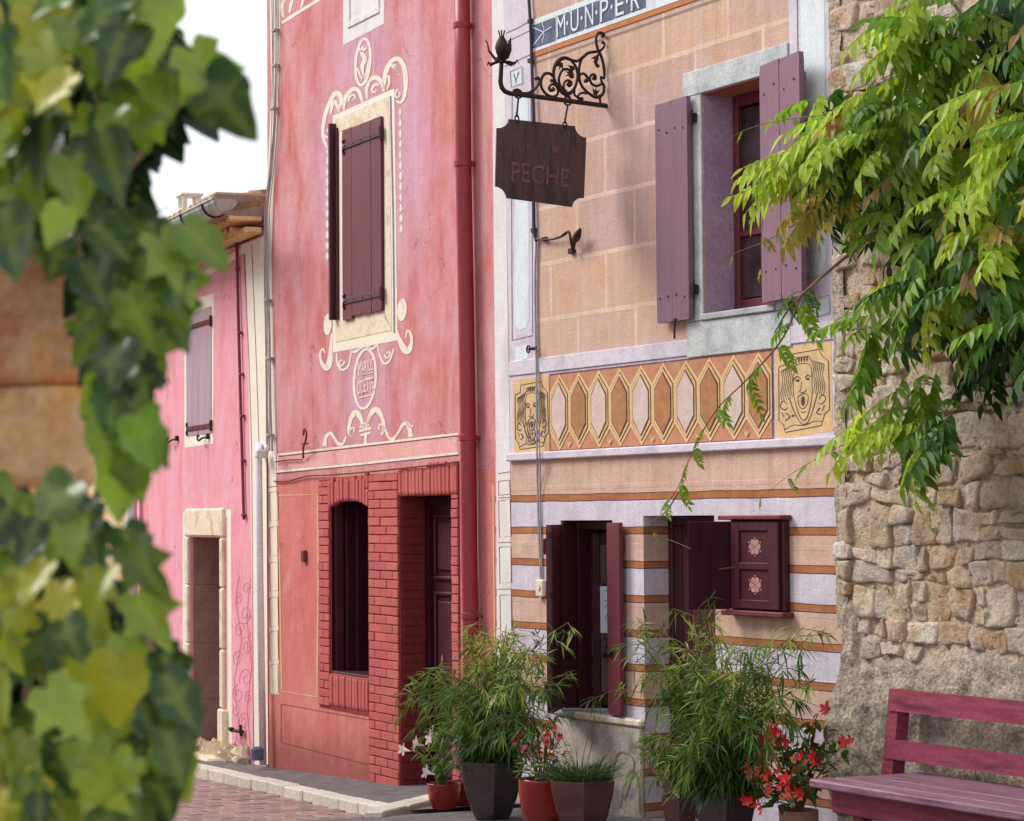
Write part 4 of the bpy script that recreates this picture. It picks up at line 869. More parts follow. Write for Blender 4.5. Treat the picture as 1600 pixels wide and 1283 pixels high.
# rose band between cream lines
quadpx(rh, R, 'painted_band', M['redband'], [(433, 714), (714, 682), (715, 708), (433, 735)], .004)
strokes(rh, R, 'painted_border', cr_, [[(432, 711, 3.6), (560, 696, 3.6), (716, 678, 3.6)], [(432, 737, 3.6), (560, 725, 3.6), (716, 708, 3.6)], [(434, 711, 2), (434, 737, 2)]], .008, k=1)
strokes(rh, R, 'painted_line', M['brownline'], [[(432, 714, 1.0), (716, 681, 1.0)], [(432, 740, 1.2), (716, 711, 1.2)]], .007, k=1)
strokes(rh, R, 'painted_border', M['tan'], [[(433, 777, 2), (434, 774, 2), (496, 773, 2), (497, 900, 2), (495, 1085, 2.2), (495, 1089, 2.2), (440, 1080, 2.2), (437, 900, 2), (433, 777, 2)], [(746, 1010, 2), (747, 760, 2), (770, 757, 2), (773, 1020, 2)]], .006, k=1)
strokes(rh, R, 'painted_line', M['brownline'], [[(439, 1100, .8), (577, 1125, .8)], [(439, 1160, .8), (576, 1195, .8)], [(439, 1100, .8), (439, 1160, .8)], [(577, 1060, .8), (577, 1195, .8)]], .006, k=1)
# main window shutters
shu0, shu1 = R.u(536, 350, .02), R.u(597, 345, .02)
shm = shutter(rh, R, shu0, shu1, R.z(567, 496, .02), R.z(567, 192, .02), .03, .035, 4, M['maroon'], M['maroon_dark'], nails=False, strap=M['maroon_dark'], ragged=.05, hrow=(.1, .91))
mb = MB(); mb.box(RW[0] + .01, RW[0] + .05, -.06, .16, R.z(522, 505) + .02, RW[3] + .06, .006); mb.build('shutter', M['maroon_dark'], rh, R); mb = MB(); mb.box(RW[0] + .07, RW[0] + .10, -.02, .14, R.z(522, 505) + .02, RW[3] + .02, .005); mb.build('shutter', M['maroon_dark'], rh, R)
# brickwork round the ground floor openings
def bregion(u0, u1, zf0, zf1, soldier=False, parent=None, pl=R, y0=-.014, depth=.06, course=.0665, blen=.235, Xm=None, phase=0.0, bmat=None):
    bmat = bmat or M['redbrick']
    X = Xm
    if soldier:
        w = .066; n_ = max(1, round((u1 - u0) / w)); w = (u1 - u0) / n_
        for i in range(n_):
            uc = u0 + (i + .5) * w; a_, b_ = zf0(uc), zf1(uc)
            if b_ - a_ > .26: sp_ = a_ + (b_ - a_) * random.choice((.38, .5, .62, 1.0)); segs = [(a_, sp_), (sp_, b_)] if sp_ < b_ - .02 else [(a_, b_)]
            else: segs = [(a_, b_)]
            for (p_, q_) in segs: piece('brick', bw, bmat, u0 + i * w + .005, u0 + (i + 1) * w - .005, y0 - random.uniform(0, .008), y0 + depth, p_ + .005, q_ - .005, .09, 0, .01, X)
        return
    lo_, hi_ = zf0((u0 + u1) / 2), zf1((u0 + u1) / 2); k = 0; z = lo_
    while z < hi_ - .02:
        h = min(course, hi_ - z); x = u0 - (0 if k % 2 else blen / 2) - phase
        while x < u1 - .002:
            a_, b_ = max(x, u0), min(x + blen, u1)
            if b_ - a_ > .03: piece('brick', bw, bmat, a_ + .0035, b_ - .0035, y0 - random.uniform(0, .007), y0 + depth, z + .0035 + random.uniform(-.0015, .0015), z + h - .0035 + random.uniform(-.0015, .0015), .06, 0, .008, X)
            x += blen
        z += h; k += 1
mb = MB()
bl0 = R.u(500, 950); br1 = R.u(719, 950)
zc_ = lambda x, y: R.z(x, y)
gz = RD[2]
bzt = lambda u: R.z(560, 742) + (u - R.u(560, 742)) * (R.z(700, 722) - R.z(560, 742)) / (R.u(700, 722) - R.u(560, 742))
# mortar bed behind the bricks, built round the openings
for (x0, x1, y0_, y1_) in ((bl0, RG[0], RG[2] - .28, bzt(bl0)), (RG[0], RG[1], RG[3], bzt(RG[0]) - .01), (RG[0], RG[1], RG[2] - .28, RG[2] - .005), (RG[1], RD[0], gz - .1, bzt(RG[1]) - .01), (RD[0], RD[1], RD[3], bzt(RD[0])), (RD[1], br1, gz - .1, bzt(RD[1]))):
    mb.box(x0, x1, -.006, .0, y0_, y1_)
bw = mb.build('brick_surround', M['redmortar'], rh, R)
bregion(bl0, RG[0] - .004, lambda u: RG[2] - .26, lambda u: bzt(u) - .01)
um_ = (RG[0] + RG[1]) / 2; hw_ = (RG[1] - RG[0]) / 2
arch = lambda u: RG[3] - .055 * ((u - um_) / hw_) ** 2 + .005
bregion(RG[0] - .02, RG[1] + .02, arch, lambda u: bzt(u) + random.uniform(-.03, .02), soldier=True)
bregion(RG[0] - .0, RG[1], lambda u: RG[2] - .25, lambda u: RG[2] - .004, soldier=True)
bregion(RG[1] + .02, RD[0] - .003, lambda u: gz + .03, lambda u: bzt(u) - .02)
bregion(RD[0] - .0, RD[1] + .12, lambda u: RD[3] + .004, lambda u: bzt(u) + random.uniform(-.02, .02), soldier=True)
bregion(RD[1] + .002, br1, lambda u: gz + .02, lambda u: RD[3])
# the left reveal of the door, brick too
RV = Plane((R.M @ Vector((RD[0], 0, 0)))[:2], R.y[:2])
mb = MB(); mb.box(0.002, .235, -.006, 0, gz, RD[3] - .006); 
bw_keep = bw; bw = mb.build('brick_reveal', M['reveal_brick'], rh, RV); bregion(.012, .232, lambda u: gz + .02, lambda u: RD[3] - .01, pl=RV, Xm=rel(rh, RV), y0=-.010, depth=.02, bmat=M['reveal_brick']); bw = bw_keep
# window frame and half-open leaves of the ground floor window
mb = MB(); mb.box(RG[0] + .004, RG[0] + .03, .03, .10, RG[2] + .004, RG[3] - .004, .006); wf = mb.build('window_frame', M['maroon_dark'], rh, R)
mb = MB(); mb.quad((RG[0] + .003, .004, RG[2]), (RG[0] + .003, .235, RG[2]), (RG[0] + .003, .235, RG[3]), (RG[0] + .003, .004, RG[3])); mb.build('window_reveal', M['plumdark'], rh, R)
mb = MB(); mb.box(RG[1] - .05, RG[1] - .004, .01, .10, RG[2] + .004, RG[3] - .004, .006); mb.build('window_frame', M['maroon_dark'], rh, R)
mb = MB(); mb.box(RG[0] + .06, RG[0] + .10, .10, .24, RG[2] + .01, RG[3] - .02, .006); mb.box(RG[0] + .13, RG[0] + .16, .16, .5, RG[2] + .01, RG[3] - .03, .006); mb.build('casement', M['plumdark'], rh, R)
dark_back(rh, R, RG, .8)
mb = MB(); mb.box(RG[0], RG[1], .0, .22, RG[2] + .003, RG[2] + .02, .004); mb.build('window_sill', M['maroon_dark'], rh, R)
# red door
yd = .215; a0, a1, b0, b1 = RD
mb = MB(); mb.box(a0 + .004, a0 + .09, yd - .02, yd + .05, b0, b1 - .004, .006); mb.box(a0 + .09, a1 - .04, yd - .02, yd + .05, b1 - .07, b1 - .004, .006); mb.build('door_frame', M['plumdark'], rh, R)
mb = MB(); mb.box(a1 - .085, a1 - .035, .03, yd + .05, b0, b1 - .03, .006); mb.build('door_frame', M['taupe'], rh, R)
mb = MB(); mb.box(a0 + .09, a1 - .085, yd + .02, yd + .06, b0, b1 - .07); rd = mb.build('door', M['maroon_dark'], rh, R)
pw_ = a1 - .085 - a0 - .09
for (f0, f1) in ((.03, .22), (.26, .70), (.74, .97)):
    zz0 = b0 + (b1 - b0 - .07) * f0; zz1 = b0 + (b1 - b0 - .07) * f1; x0 = a0 + .13; x1 = a1 - .115
    mb = MB()
    for (p0, p1, q0, q1) in ((x0, x1, zz1 - .03, zz1), (x0, x1, zz0, zz0 + .03), (x0, x0 + .03, zz0 + .03, zz1 - .03), (x1 - .03, x1, zz0 + .03, zz1 - .03)): mb.box(p0, p1, yd - .004, yd + .02, q0, q1, .008)
    mb.box(x0 + .07, x1 - .07, yd + .0, yd + .02, zz0 + .07, zz1 - .07, .016); mb.build('door_panel', M['maroon_dark'], rd, R)
mb = MB(); mb.box(a0 - .02, a1 + .06, -.16, .2, b0 - .14, b0 + .02, .02); mb.build('doorstep', M['cement'], rh, R)
# downpipe with collars and a cable beside it
mb = MB(); pxs = [(710, -60), (712, 100), (713, 250), (716, 420), (719, 600), (720, 680), (722, 850), (724, 985), (725, 1110), (726, 1225)]
mb.tube([R.l3(x + 11, y, .075) for x, y in pxs], .056, 16); dp = mb.build('downpipe', M['redpipe'], rh, R, shade=True)
for (x, y) in ((713, 256), (720, 684), (724, 962), (711, 40)):
    p = R.l3(x + 11, y, .075); mb = MB(); mb.tube([p + Vector((0, 0, -.022)), p + Vector((0, 0, -.018)), p + Vector((0, 0, .018)), p + Vector((0, 0, .022))], [.057, .064, .064, .057], 16); mb.box(p.x + .02, p.x + .05, p.y, p.y + .075, p.z - .012, p.z + .012, .002); mb.build('pipe_collar', M['redpipe'], dp, R)
mb = MB(); mb.tube(vs3([R.l3(729, -60, .03), R.l3(731, 150, .03), R.l3(732, 300, .03), R.l3(738, 600, .03), R.l3(741, 800, .03), R.l3(744, 1000, .03)], 4), .008, 6); mb.tube(vs3([R.l3(727, -60, .02), R.l3(729, 260, .02), R.l3(737, 620, .02), R.l3(742, 1000, .02)], 4), .006, 6); mb.build('cable', M['greycable'], rh, R)
# little irons: wall anchor with wire, and the red bell plate
mb = MB(); mb.tube(vs3([R.l3(474, 716, .02), R.l3(474, 700, .06), R.l3(477, 690, .08), R.l3(479, 678, .08), R.l3(476, 670, .07), R.l3(474, 680, .06)], 5), .008, 6); mb.tube([R.l3(472, 694, .05), R.l3(481, 693, .05)], .007, 6); mb.tube(vs3([R.l3(430, 722, .02), R.l3(448, 719, .02), R.l3(472, 718, .02)], 4), .006, 6); mb.build('iron_anchor', M['rustiron'], rh, R)
mb = MB(); mb.tube(vs3([R.l3(428, 752, .015), R.l3(450, 752, .015), R.l3(480, 744, .02), R.l3(520, 742, .03), R.l3(600, 735, .03), R.l3(716, 722, .03)], 4), .006, 6); mb.build('cable', M['rustiron'], rh, R)
p = R.l3(478, 869, 0); mb = MB(); mb.box(p.x - .035, p.x + .035, -.035, 0, p.z - .048, p.z + .048, .008); mb.build('bell_plate', M['maroon'], rh, R)
# bundle of cables down the left margin
mb = MB()
for k in range(5):
    dx = k * 2.2; mb.tube(vs3([R.l3(425 + dx + random.uniform(-1, 1), y, .03 + .01 * (k % 2)) if y < 250 else R.l3(x_ + dx * .8 + random.uniform(-.8, .8), y, .03 + .01 * (k % 2)) for (x_, y) in ((426, -40), (425, 60), (425, 120), (424, 190), (421, 260), (414, 330), (413, 430), (415, 540), (417, 640), (419, 705))], 5), .0045, 5)
for (x, y) in ((427, 48), (427, 103), (425, 170), (415, 470), (418, 560), (419, 680)): p = R.l3(x + 2, y, .03); mb.box(p.x - .03, p.x + .05, p.y - .02, p.y + .03, p.z - .01, p.z + .01, .003)
mb.build('cable', M['greycable'], rh, R)

# ================================================================== PINK HOUSE
ph = thing('pink_house', P, 'low pink house with lilac shutters, stone doorway and tiled eave at the far end', 'house', 'painted houses in a row along the street')
PW = [P.u(292, 580), P.u(331, 580), P.z(312, 683), P.z(312, 484)]
PD = [P.u(298, 980), P.u(347, 980), G(P.w3(330, 1170)) + .10, P.z(325, 840)]
pu0, pu1 = P.u(213, 900), P.u(414, 700)
zev = P.z(400, 372)
wallmesh(pu0, pu1 + .02, -1.4, zev, [tuple(PW), tuple(PD)], .34, 5.0).build('wall', M['pinkwall'], ph, P)
dark_back(ph, P, PD, 1.2)
quadpx(ph, P, 'painted_margin', M['white2'], [(376, 384), (416, 368), (413, 420), (416, 700), (419, 1195), (398, 1195), (388, 560), (384, 400)], .004)
quadpx(ph, P, 'painted_margin', M['white2'], [(210, 492), (384, 382), (384, 394), (210, 504)], .005)
strokes(ph, P, 'painted_line', M['greyline'], [[(393, 382, 1), (397, 480, 1), (403, 640, 1), (406, 760, 1)], [(381, 396, 1), (385, 480, 1), (393, 700, 1), (396, 1190, 1)]], .008, k=2)
quadpx(ph, P, 'painted_surround', M['white2'], [(288, 472), (334, 458), (333, 693), (288, 700)], .004)
quadpx(ph, P, 'painted_surround', M['white2'], [(285, 800), (361, 796), (361, 808), (285, 812)], .004); quadpx(ph, P, 'painted_surround', M['white2'], [(285, 812), (291, 811), (291, 1170), (286, 1168)], .004); quadpx(ph, P, 'painted_surround', M['white2'], [(355, 808), (361, 808), (363, 1180), (356, 1180)], .004)
# shutters
shp = shutter(ph, P, PW[0] - .0, PW[1] + .0, PW[2] + .02, PW[3] - .0, .01, .035, 4, M['lilacwood'], M['lilacwood'], nails=False, strap=M['rustiron'], hrow=(.06, .88))
dark_back(ph, P, PW, .6)
for (x, y) in ((272, 690), (320, 687)):
    mb = MB(); p = P.l3(x, y, .0); mb.tube(vs3([p + Vector((.18, -.02, .02)), p + Vector((.10, -.05, .01)), p + Vector((0, -.06, -.01)), p + Vector((-.04, -.06, .02)), p + Vector((-.02, -.06, .045)), p + Vector((.01, -.06, .03))], 5), .010, 6); mb.box(p.x + .14, p.x + .19, p.y - .03, p.y, p.z, p.z + .05, .004); mb.build('shutter_hook', M['iron'], ph, P)
# stone doorway
a0, a1, b0, b1 = PD
mb = MB(); mb.box(a0 - .14, a1 + .14, -.03, .30, b1 + .004, b1 + .27, .02); mb.build('door_lintel', M['buff'], ph, P)
hs = [b0, b0 + .42, b0 + .95, b0 + 1.5, b1]
for p_, q_ in zip(hs, hs[1:]):
    mb = MB(); mb.box(a0 - .13, a0 - .003, -.03, .02, p_ + .004, q_ - .002, .012); mb.build('jamb_stone', M['buff'], ph, P)
    mb = MB(); mb.box(a1 + .003, a1 + (.13 if p_ > b0 else .20), -.03 if p_ > b0 else -.05, .30, p_ + .004, q_ - .002, .014); mb.build('jamb_stone', M['buff'], ph, P)
    mb = MB(); mb.box(a0 - .003, a0 + .012, .025, .335, p_ + .001, q_ - .001, .004); mb.build('reveal_stone', M['taupe'], ph, P)
mb = MB(); mb.box(a0 + .02, a1 - .0, .30, .34, b0, b1, .004); mb.build('door', M['maroon'], ph, P)
mb = MB(); mb.box(a0 - .12, a1 + .3, -.22, .3, b0 - .16, b0 - .002, .02); mb.build('doorstep', M['buff'], ph, P)
# incised scrolls low on the wall
lst = []
for (cx, cy, r, a_, tn) in ((380, 1128, 9, 0, 560), (372, 1085, 9, 90, 540), (384, 1060, 10, 200, -520), (371, 1030, 8, 30, 520), (385, 1010, 9, 120, -540), (374, 985, 8, 0, 500), (383, 960, 9, 240, 520), (372, 935, 6, 90, -460), (385, 920, 6, 0, 440), (378, 1150, 8, 180, 480), (368, 1110, 6, 60, -460), (388, 1090, 6, 60, 460), (238, 960, 8, 0, 520), (232, 1000, 9, 90, -540), (242, 1030, 8, 200, 520)):
    lst.append(sp(cx, cy, r, 1.5, a_, a_ + tn, .9, .7, 22, 1.7, -.1))
lst += [[(366, 1170, .9), (372, 1130, .9), (366, 1060, .9), (378, 1000, .9), (368, 940, .9), (374, 900, .8)], [(392, 1165, .9), (386, 1110, .9), (393, 1040, .9), (386, 970, .9), (391, 905, .8)]]
strokes(ph, P, 'painted_scroll', M['roseline'], lst, .004, k=2)
# conduit and downpipe
mb = MB(); mb.tube(vs3([P.l3(369, 384, .02), P.l3(370, 392, .02), P.l3(374, 560, .025), P.l3(378, 700, .02), P.l3(381, 812, .02)], 5), .014, 8)
for (x, y) in ((371, 420), (375, 520), (377, 585), (379, 650), (380, 720), (381, 805)): p = P.l3(x, y, .02); mb.box(p.x - .03, p.x + .03, p.y - .018, p.y + .018, p.z - .012, p.z + .012, .004)
mb.build('conduit', M['purplecable'], ph, P)
mb = MB(); mb.tube([P.l3(405, 695, .03), P.l3(404, 715, .07), P.l3(406, 900, .07), P.l3(411, 1195, .07)], .030, 12); mb.build('downpipe', M['lilacpipe'], ph, P, shade=True)
mb = MB(); p = P.l3(405, 712, .09); mb.box(p.x - .042, p.x + .042, p.y - .03, p.y + .05, p.z - .02, p.z + .05, .012); mb.tube(vs3([P.l3(409, 690, .1), P.l3(417, 700, .12), P.l3(416, 715, .1)], 4), .014, 6); mb.build('pipe_head', M['lilacpipe'], ph, P)
mb = MB(); mb.tube([P.l3(205, 640, .09), P.l3(205, 860, .09), P.l3(207, 1190, .09)], .06, 12); mb.build('downpipe', M['lilacpipe'], ph, P, shade=True)
mb = MB(); p = P.l3(205, 892, .09); mb.tube([p + Vector((0, 0, -.02)), p + Vector((0, 0, .02))], .07, 12); mb.build('pipe_collar', M['lilacpipe'], ph, P)
mb = MB(); p = P.l3(378, 1142, 0); mb.tube([p + Vector((.10, -.02, 0)), p + Vector((-.12, -.07, 0))], .016, 6); mb.tube(vs3([p + Vector((.10, -.03, -.03)), p + Vector((.11, -.04, .0)), p + Vector((.10, -.04, .06))], 3), .016, 6); mb.box(p.x - .14, p.x - .06, p.y - .09, p.y - .05, p.z - .0, p.z + .025, .005); mb.build('boot_scraper', M['iron'], ph, P)
# rubble footing
for i in range(34):
    u = P.u(300, 1180) + random.random() * (P.u(396, 1190) - P.u(300, 1180)); zg = G(P.M @ Vector((u, 0, 0)));
    if a0 - .1 < u < a1 + .1 and i % 3: continue
    mb = MB(); mb.lathe([(.0, -.03), (.05, -.02), (.065, .01), (.05, .04), (.0, .055)], 7, rot=random.random()); k = random.uniform(.6, 1.2)
    mb.v = [v * k + Vector((u, random.uniform(-.10, .0), zg + .04 + random.random() * .14)) + Vector((random.uniform(-.012, .012), random.uniform(-.012, .012), random.uniform(-.012, .012))) for v in mb.v]; mb.build('footing_stone', M['buff'], ph, P)
mb = MB(); mb.lathe([(.0, 0), (.05, .0), (.055, .09), (.03, .11), (0, .11)], 10, c=P.l3(402, 1184, .16) - Vector((0, 0, .02))); mb.build('drain_cap', M['slateblue'], ph, P)
# roof: sloping sheet, canal tiles, eave course, gutter, chimney
ue0, ue1 = pu0 - .1, P.u(410, 345); slope = .20
mb = MB(); mb.add([(ue0, -.38, zev + .24), (ue1, -.38, zev + .24), (ue1, 2.6, zev + .24 + 2.98 * slope), (ue0, 2.6, zev + .24 + 2.98 * slope), (ue0, -.38, zev + .18), (ue1, -.38, zev + .18), (ue1, 2.6, zev + .18 + 2.98 * slope), (ue0, 2.6, zev + .18 + 2.98 * slope)], [[0, 1, 2, 3], [7, 6, 5, 4], [0, 4, 5, 1], [1, 5, 6, 2], [3, 2, 6, 7], [0, 3, 7, 4]])
mb.add([(ue1, 0, zev), (ue1, 5, zev), (ue1, 2.6, zev + .2 + 2.98 * slope)], [[0, 1, 2]]); mb.quad((ue0, 2.6, zev + .24 + 2.98 * slope), (ue1, 2.6, zev + .24 + 2.98 * slope), (ue1, 5.2, zev + .1), (ue0, 5.2, zev + .1))
rf = mb.build('roof', M['tile'], ph, P)
def halftile(name, material, r0, r1, L, n_=6, th=.016, down=False):
    mb = MB(); vs = []
    for (y, r) in ((0, r0), (L, r1)):
        for rr in (r, r - th):
            for i in range(n_ + 1): a = math.pi * i / n_; vs.append((rr * math.cos(a), y, rr * math.sin(a) * (-1 if down else 1)))
    m_ = n_ + 1; fs = []
    for i in range(n_): fs += [[i, i + 1, 2 * m_ + i + 1, 2 * m_ + i], [m_ + i + 1, m_ + i, 3 * m_ + i, 3 * m_ + i + 1], [i + 1, i, m_ + i, m_ + i + 1], [2 * m_ + i, 2 * m_ + i + 1, 3 * m_ + i + 1, 3 * m_ + i]]
    mb.add(vs, fs); o = mb.build(name, material, shade=False); me = o.data; bpy.data.objects.remove(o); return me
tm = halftile('roof_tile', M['tile'], .085, .07, .45); em = halftile('eave_tile', M['tileend'], .085, .07, .40)
u = ue0; 
while u < ue1 - .05:
    for r_ in range(7):
        inst('roof_tile', tm, rf, Matrix.Translation((u + random.uniform(-.01, .01), -.44 + r_ * .38, zev + .25 + (r_ * .38) * slope + random.uniform(-.008, .008))) @ Matrix.Rotation(math.atan(slope) * .9 + random.uniform(-.03, .03), 4, 'X') @ Matrix.Rotation(random.uniform(-.06, .06), 4, 'Z'))
    u += .19
u = ue0 + .06; gn = MB(); gn.box(ue0, ue1, -.16, 0, zev + .02, zev + .07, .01); gn.box(ue0, ue1, -.30, 0, zev + .12, zev + .17, .01); gno = gn.build('eave_course', M['tileend'], rf, P)
while u < ue1 - .1:
    inst('eave_tile', em, gno, Matrix.Translation((u, -.20, zev + .02))); inst('eave_tile', em, gno, Matrix.Translation((u + .09, -.33, zev + .11))); u += .19
mb = MB(); gr, gu1 = .105, P.u(371, 318, .42)
prof = [(-gr * math.cos(math.pi * i / 10), -gr * math.sin(math.pi * i / 10)) for i in range(11)]
vs = []; 
for uu in (ue0, gu1):
    for rr in (1, .96): vs += [(uu, -.52 + a * rr, zev + .20 + b * rr) for a, b in prof]
for i in range(10): 
    mb_f = [[i, i + 1, 22 + i + 1, 22 + i], [11 + i + 1, 11 + i, 33 + i, 33 + i + 1]]
    mb.f += mb_f; mb.m += [0, 0]
mb.v += [Vector(v) for v in vs]; mb.f += [list(range(22, 33)) + list(range(43, 32, -1)), list(range(22, 33))]; mb.m += [0, 0]
mb.tube([(ue0, -.52 - gr, zev + .20), (gu1, -.52 - gr, zev + .20)], .012, 6); gt = mb.build('gutter', M['zinc'], rf, P, shade=False)
u = gu1 - .35
while u > ue0:
    bb = MB(); bb.tube([(u, -.52 - (gr + .006) * math.cos(math.pi * i / 8), zev + .20 - (gr + .006) * math.sin(math.pi * i / 8)) for i in range(9)], .009, 5); bb.build('gutter_bracket', M['iron'], gt, P); u -= .75
mb = MB(); mb.box(P.u(378, 330), ue1, -.42, .1, zev + .14, zev + .36, .02); mb.build('roof_verge', M['taupe'], rf, P)
# chimney with open lantern
cb = P.w3(283, 335, -.55); CH = Plane(cb[:2], P.x[:2]); zch = lambda y: CH.z(291, y); w_ = .13
mb = MB(); mb.box(-w_ * .86, w_ * .86, .0, .18, zch(345) - .9, zch(327), .01); ch = mb.build('chimney', M['white'], rf, CH)
mb = MB(); mb.box(-w_ * 1.1, w_ * 1.1, -.03, .21, zch(303), zch(299), .006); mb.box(-w_ * .95, w_ * .95, -.02, .20, zch(327), zch(322), .006)
for sx in (-1, 1):
    for (y0_, y1_) in ((-.01, .04), (.15, .19)): mb.box(sx * w_ * .9, sx * w_ * .62, y0_, y1_, zch(322), zch(303), .004)
mb.build('chimney_lantern', M['white'], ch, CH)

# ================================================================== house beyond, at the left
bpl = facade(205, depth_at(P, 205) + .3, -500)
bh = thing('beige_house', bpl, 'beige rubble house beyond the pink one, glimpsed between ivy leaves', 'house')
mb = wallmesh(bpl.u(20, 900), 0, -2, bpl.z(200, 690), [], .3, 5.0); mb.build('wall', M['beigewall'], bh, bpl)
mb = MB(); zz = bpl.z(200, 690); mb.box(bpl.u(20, 900) - .1, .05, -.25, 5.1, zz, zz + .12, .02); mb.build('roof', M['tile'], bh, bpl)
nb = 0
for r_ in range(14):
    u = bpl.u(60, 900)
    while u < -.1 and nb < 120:
        w = random.uniform(.2, .5); piece('stone', bh, M['beigewall'], u + .012, u + w - .012, -.02 - random.random() * .02, .05, -.6 + r_ * .22 + .01, -.6 + (r_ + 1) * .22 - .012, .12, 0, .03); u += w; nb += 1

# ================================================================== house added across the street (unseen, out of frame: it narrows the sky over the right-hand fronts)
ap = along(2.5, 8.9); AX = Plane((ap.x, ap.y), (O.x * -1)[:2]); ah = thing('added_grey_house', AX, 'unseen grey house with mauve shutters, added across the street to narrow the sky', 'house')
wallmesh(0, 19, -1.0, 8.0, [(2, 2.9, 1.2, 2.7), (6, 7, .4, 2.5), (10, 10.9, 1.2, 2.7), (2, 2.9, 4.6, 6), (6, 6.9, 4.6, 6), (10, 10.9, 4.6, 6)], .25, 6.0).build('wall', M['cement'], ah, AX)
mb = MB(); mb.box(-.2, 19.2, -.35, 6.2, 8.0, 8.16, .02); mb.build('roof', M['tile'], ah, AX)
for (a, b, c, d) in ((2, 2.9, 1.2, 2.7), (10, 10.9, 1.2, 2.7), (2, 2.9, 4.6, 6), (6, 6.9, 4.6, 6), (10, 10.9, 4.6, 6)):
    mb = MB(); mb.box(a - .5, a - .03, -.06, -.02, c, d, .005); mb.build('shutter', M['mauve'], ah, AX); mb = MB(); mb.box(b + .03, b + .5, -.06, -.02, c, d, .005); mb.build('shutter', M['mauve'], ah, AX)
    mb = MB(); mb.box(a, b, .18, .2, c, d); mb.build('pane', M['glass'], ah, AX)
mb = MB(); mb.box(6, 7, .15, .2, .4, 2.5, .0); mb.build('door', M['maroon'], ah, AX)
# ================================================================== RUBBLE WALL
w0_ = S.u(1312, 760, .03); S2 = Plane((S.p + S.x * w0_)[:2], S.x[:2])
sw = thing('stone_wall', S2, 'rubble stone wall with patches of rough cast render behind the plum bench', 'wall')
su1 = 3.6; gz0 = G(S2.M @ Vector((1, 0, 0))) - .3; sw_top = 6.2
def zren(u):            # upper edge of the surviving render
    return 1.16 + .16 * noise.noise((u * 1.3, 2.2, 0)) + .05 * noise.noise((u * 6, 9, 0)) + (.30 if u < .10 else 0) * 1.0
def grid(u0, u1, z0, z1, nu, nz, fn):
    vs = [fn(u0 + (u1 - u0) * i / nu, z0 + (z1 - z0) * j / nz) for j in range(nz + 1) for i in range(nu + 1)]
    fs = [[j * (nu + 1) + i, j * (nu + 1) + i + 1, (j + 1) * (nu + 1) + i + 1, (j + 1) * (nu + 1) + i] for j in range(nz) for i in range(nu)]
    return vs, fs
def fbm(u, z, s, o=4): return noise.fractal((u * s, z * s, 3.1), 1.0, 2.0, o)
mb = MB(); vs, fs = grid(0.0, su1, gz0, sw_top, 100, 190, lambda u, z: Vector((u, -.002 + .020 * fbm(u, z, 5) + .012 * fbm(u, z, 22, 3), z))); mb.add(vs, fs)
mb.quad((0, .0, gz0), (0, .0, sw_top), (0, .55, sw_top), (0, .55, gz0)); mb.quad((0, 0, sw_top), (su1, 0, sw_top), (su1, .55, sw_top), (0, .55, sw_top)); mb.quad((su1, 0, gz0), (su1, .55, gz0), (su1, .55, sw_top), (su1, 0, sw_top))
mb.build('mortar', M['mortar'], sw, S2, shade=True)
mb = MB()
def rend(u, z):
    e = max(0, min(1, (zren(u) - z) / .10)); lump = .05 * max(0, 1 - ((u + .06) / .30) ** 2) * max(0, 1 - ((z - .72) / .45) ** 2)
    return Vector((u - .18 * max(0, 1 - ((z - .55) / .5) ** 2) * max(0, 1 - u / .18) * .55, -(-.02 + .052 * e + .03 * fbm(u, z, 3.5) + .016 * fbm(u, z, 14) + .007 * fbm(u, z, 45, 2) + lump), z))
vs, fs = grid(.0, su1, gz0, 1.62, 150, 90, rend)
fs = [f for f in fs if vs[f[0]].z < zren(vs[f[0]].x) + .03]
mb.add(vs, fs); mb.build('render_coat', M['render'], sw, S2, shade=True)
mb = MB(); mb.box(-.06, .035, -.012, .30, 1.35, sw_top, .012)
vs, fs = grid(-.055, .04, 1.25, sw_top, 4, 160, lambda u, z: Vector((u + .012 * noise.noise((z * 3, 1, 0)), -(.018 + .014 * fbm(u * 3, z, 6)), z))); mb = MB(); mb.add(vs, fs); mb.build('seam_mortar', M['render'], sw, S2, shade=True)
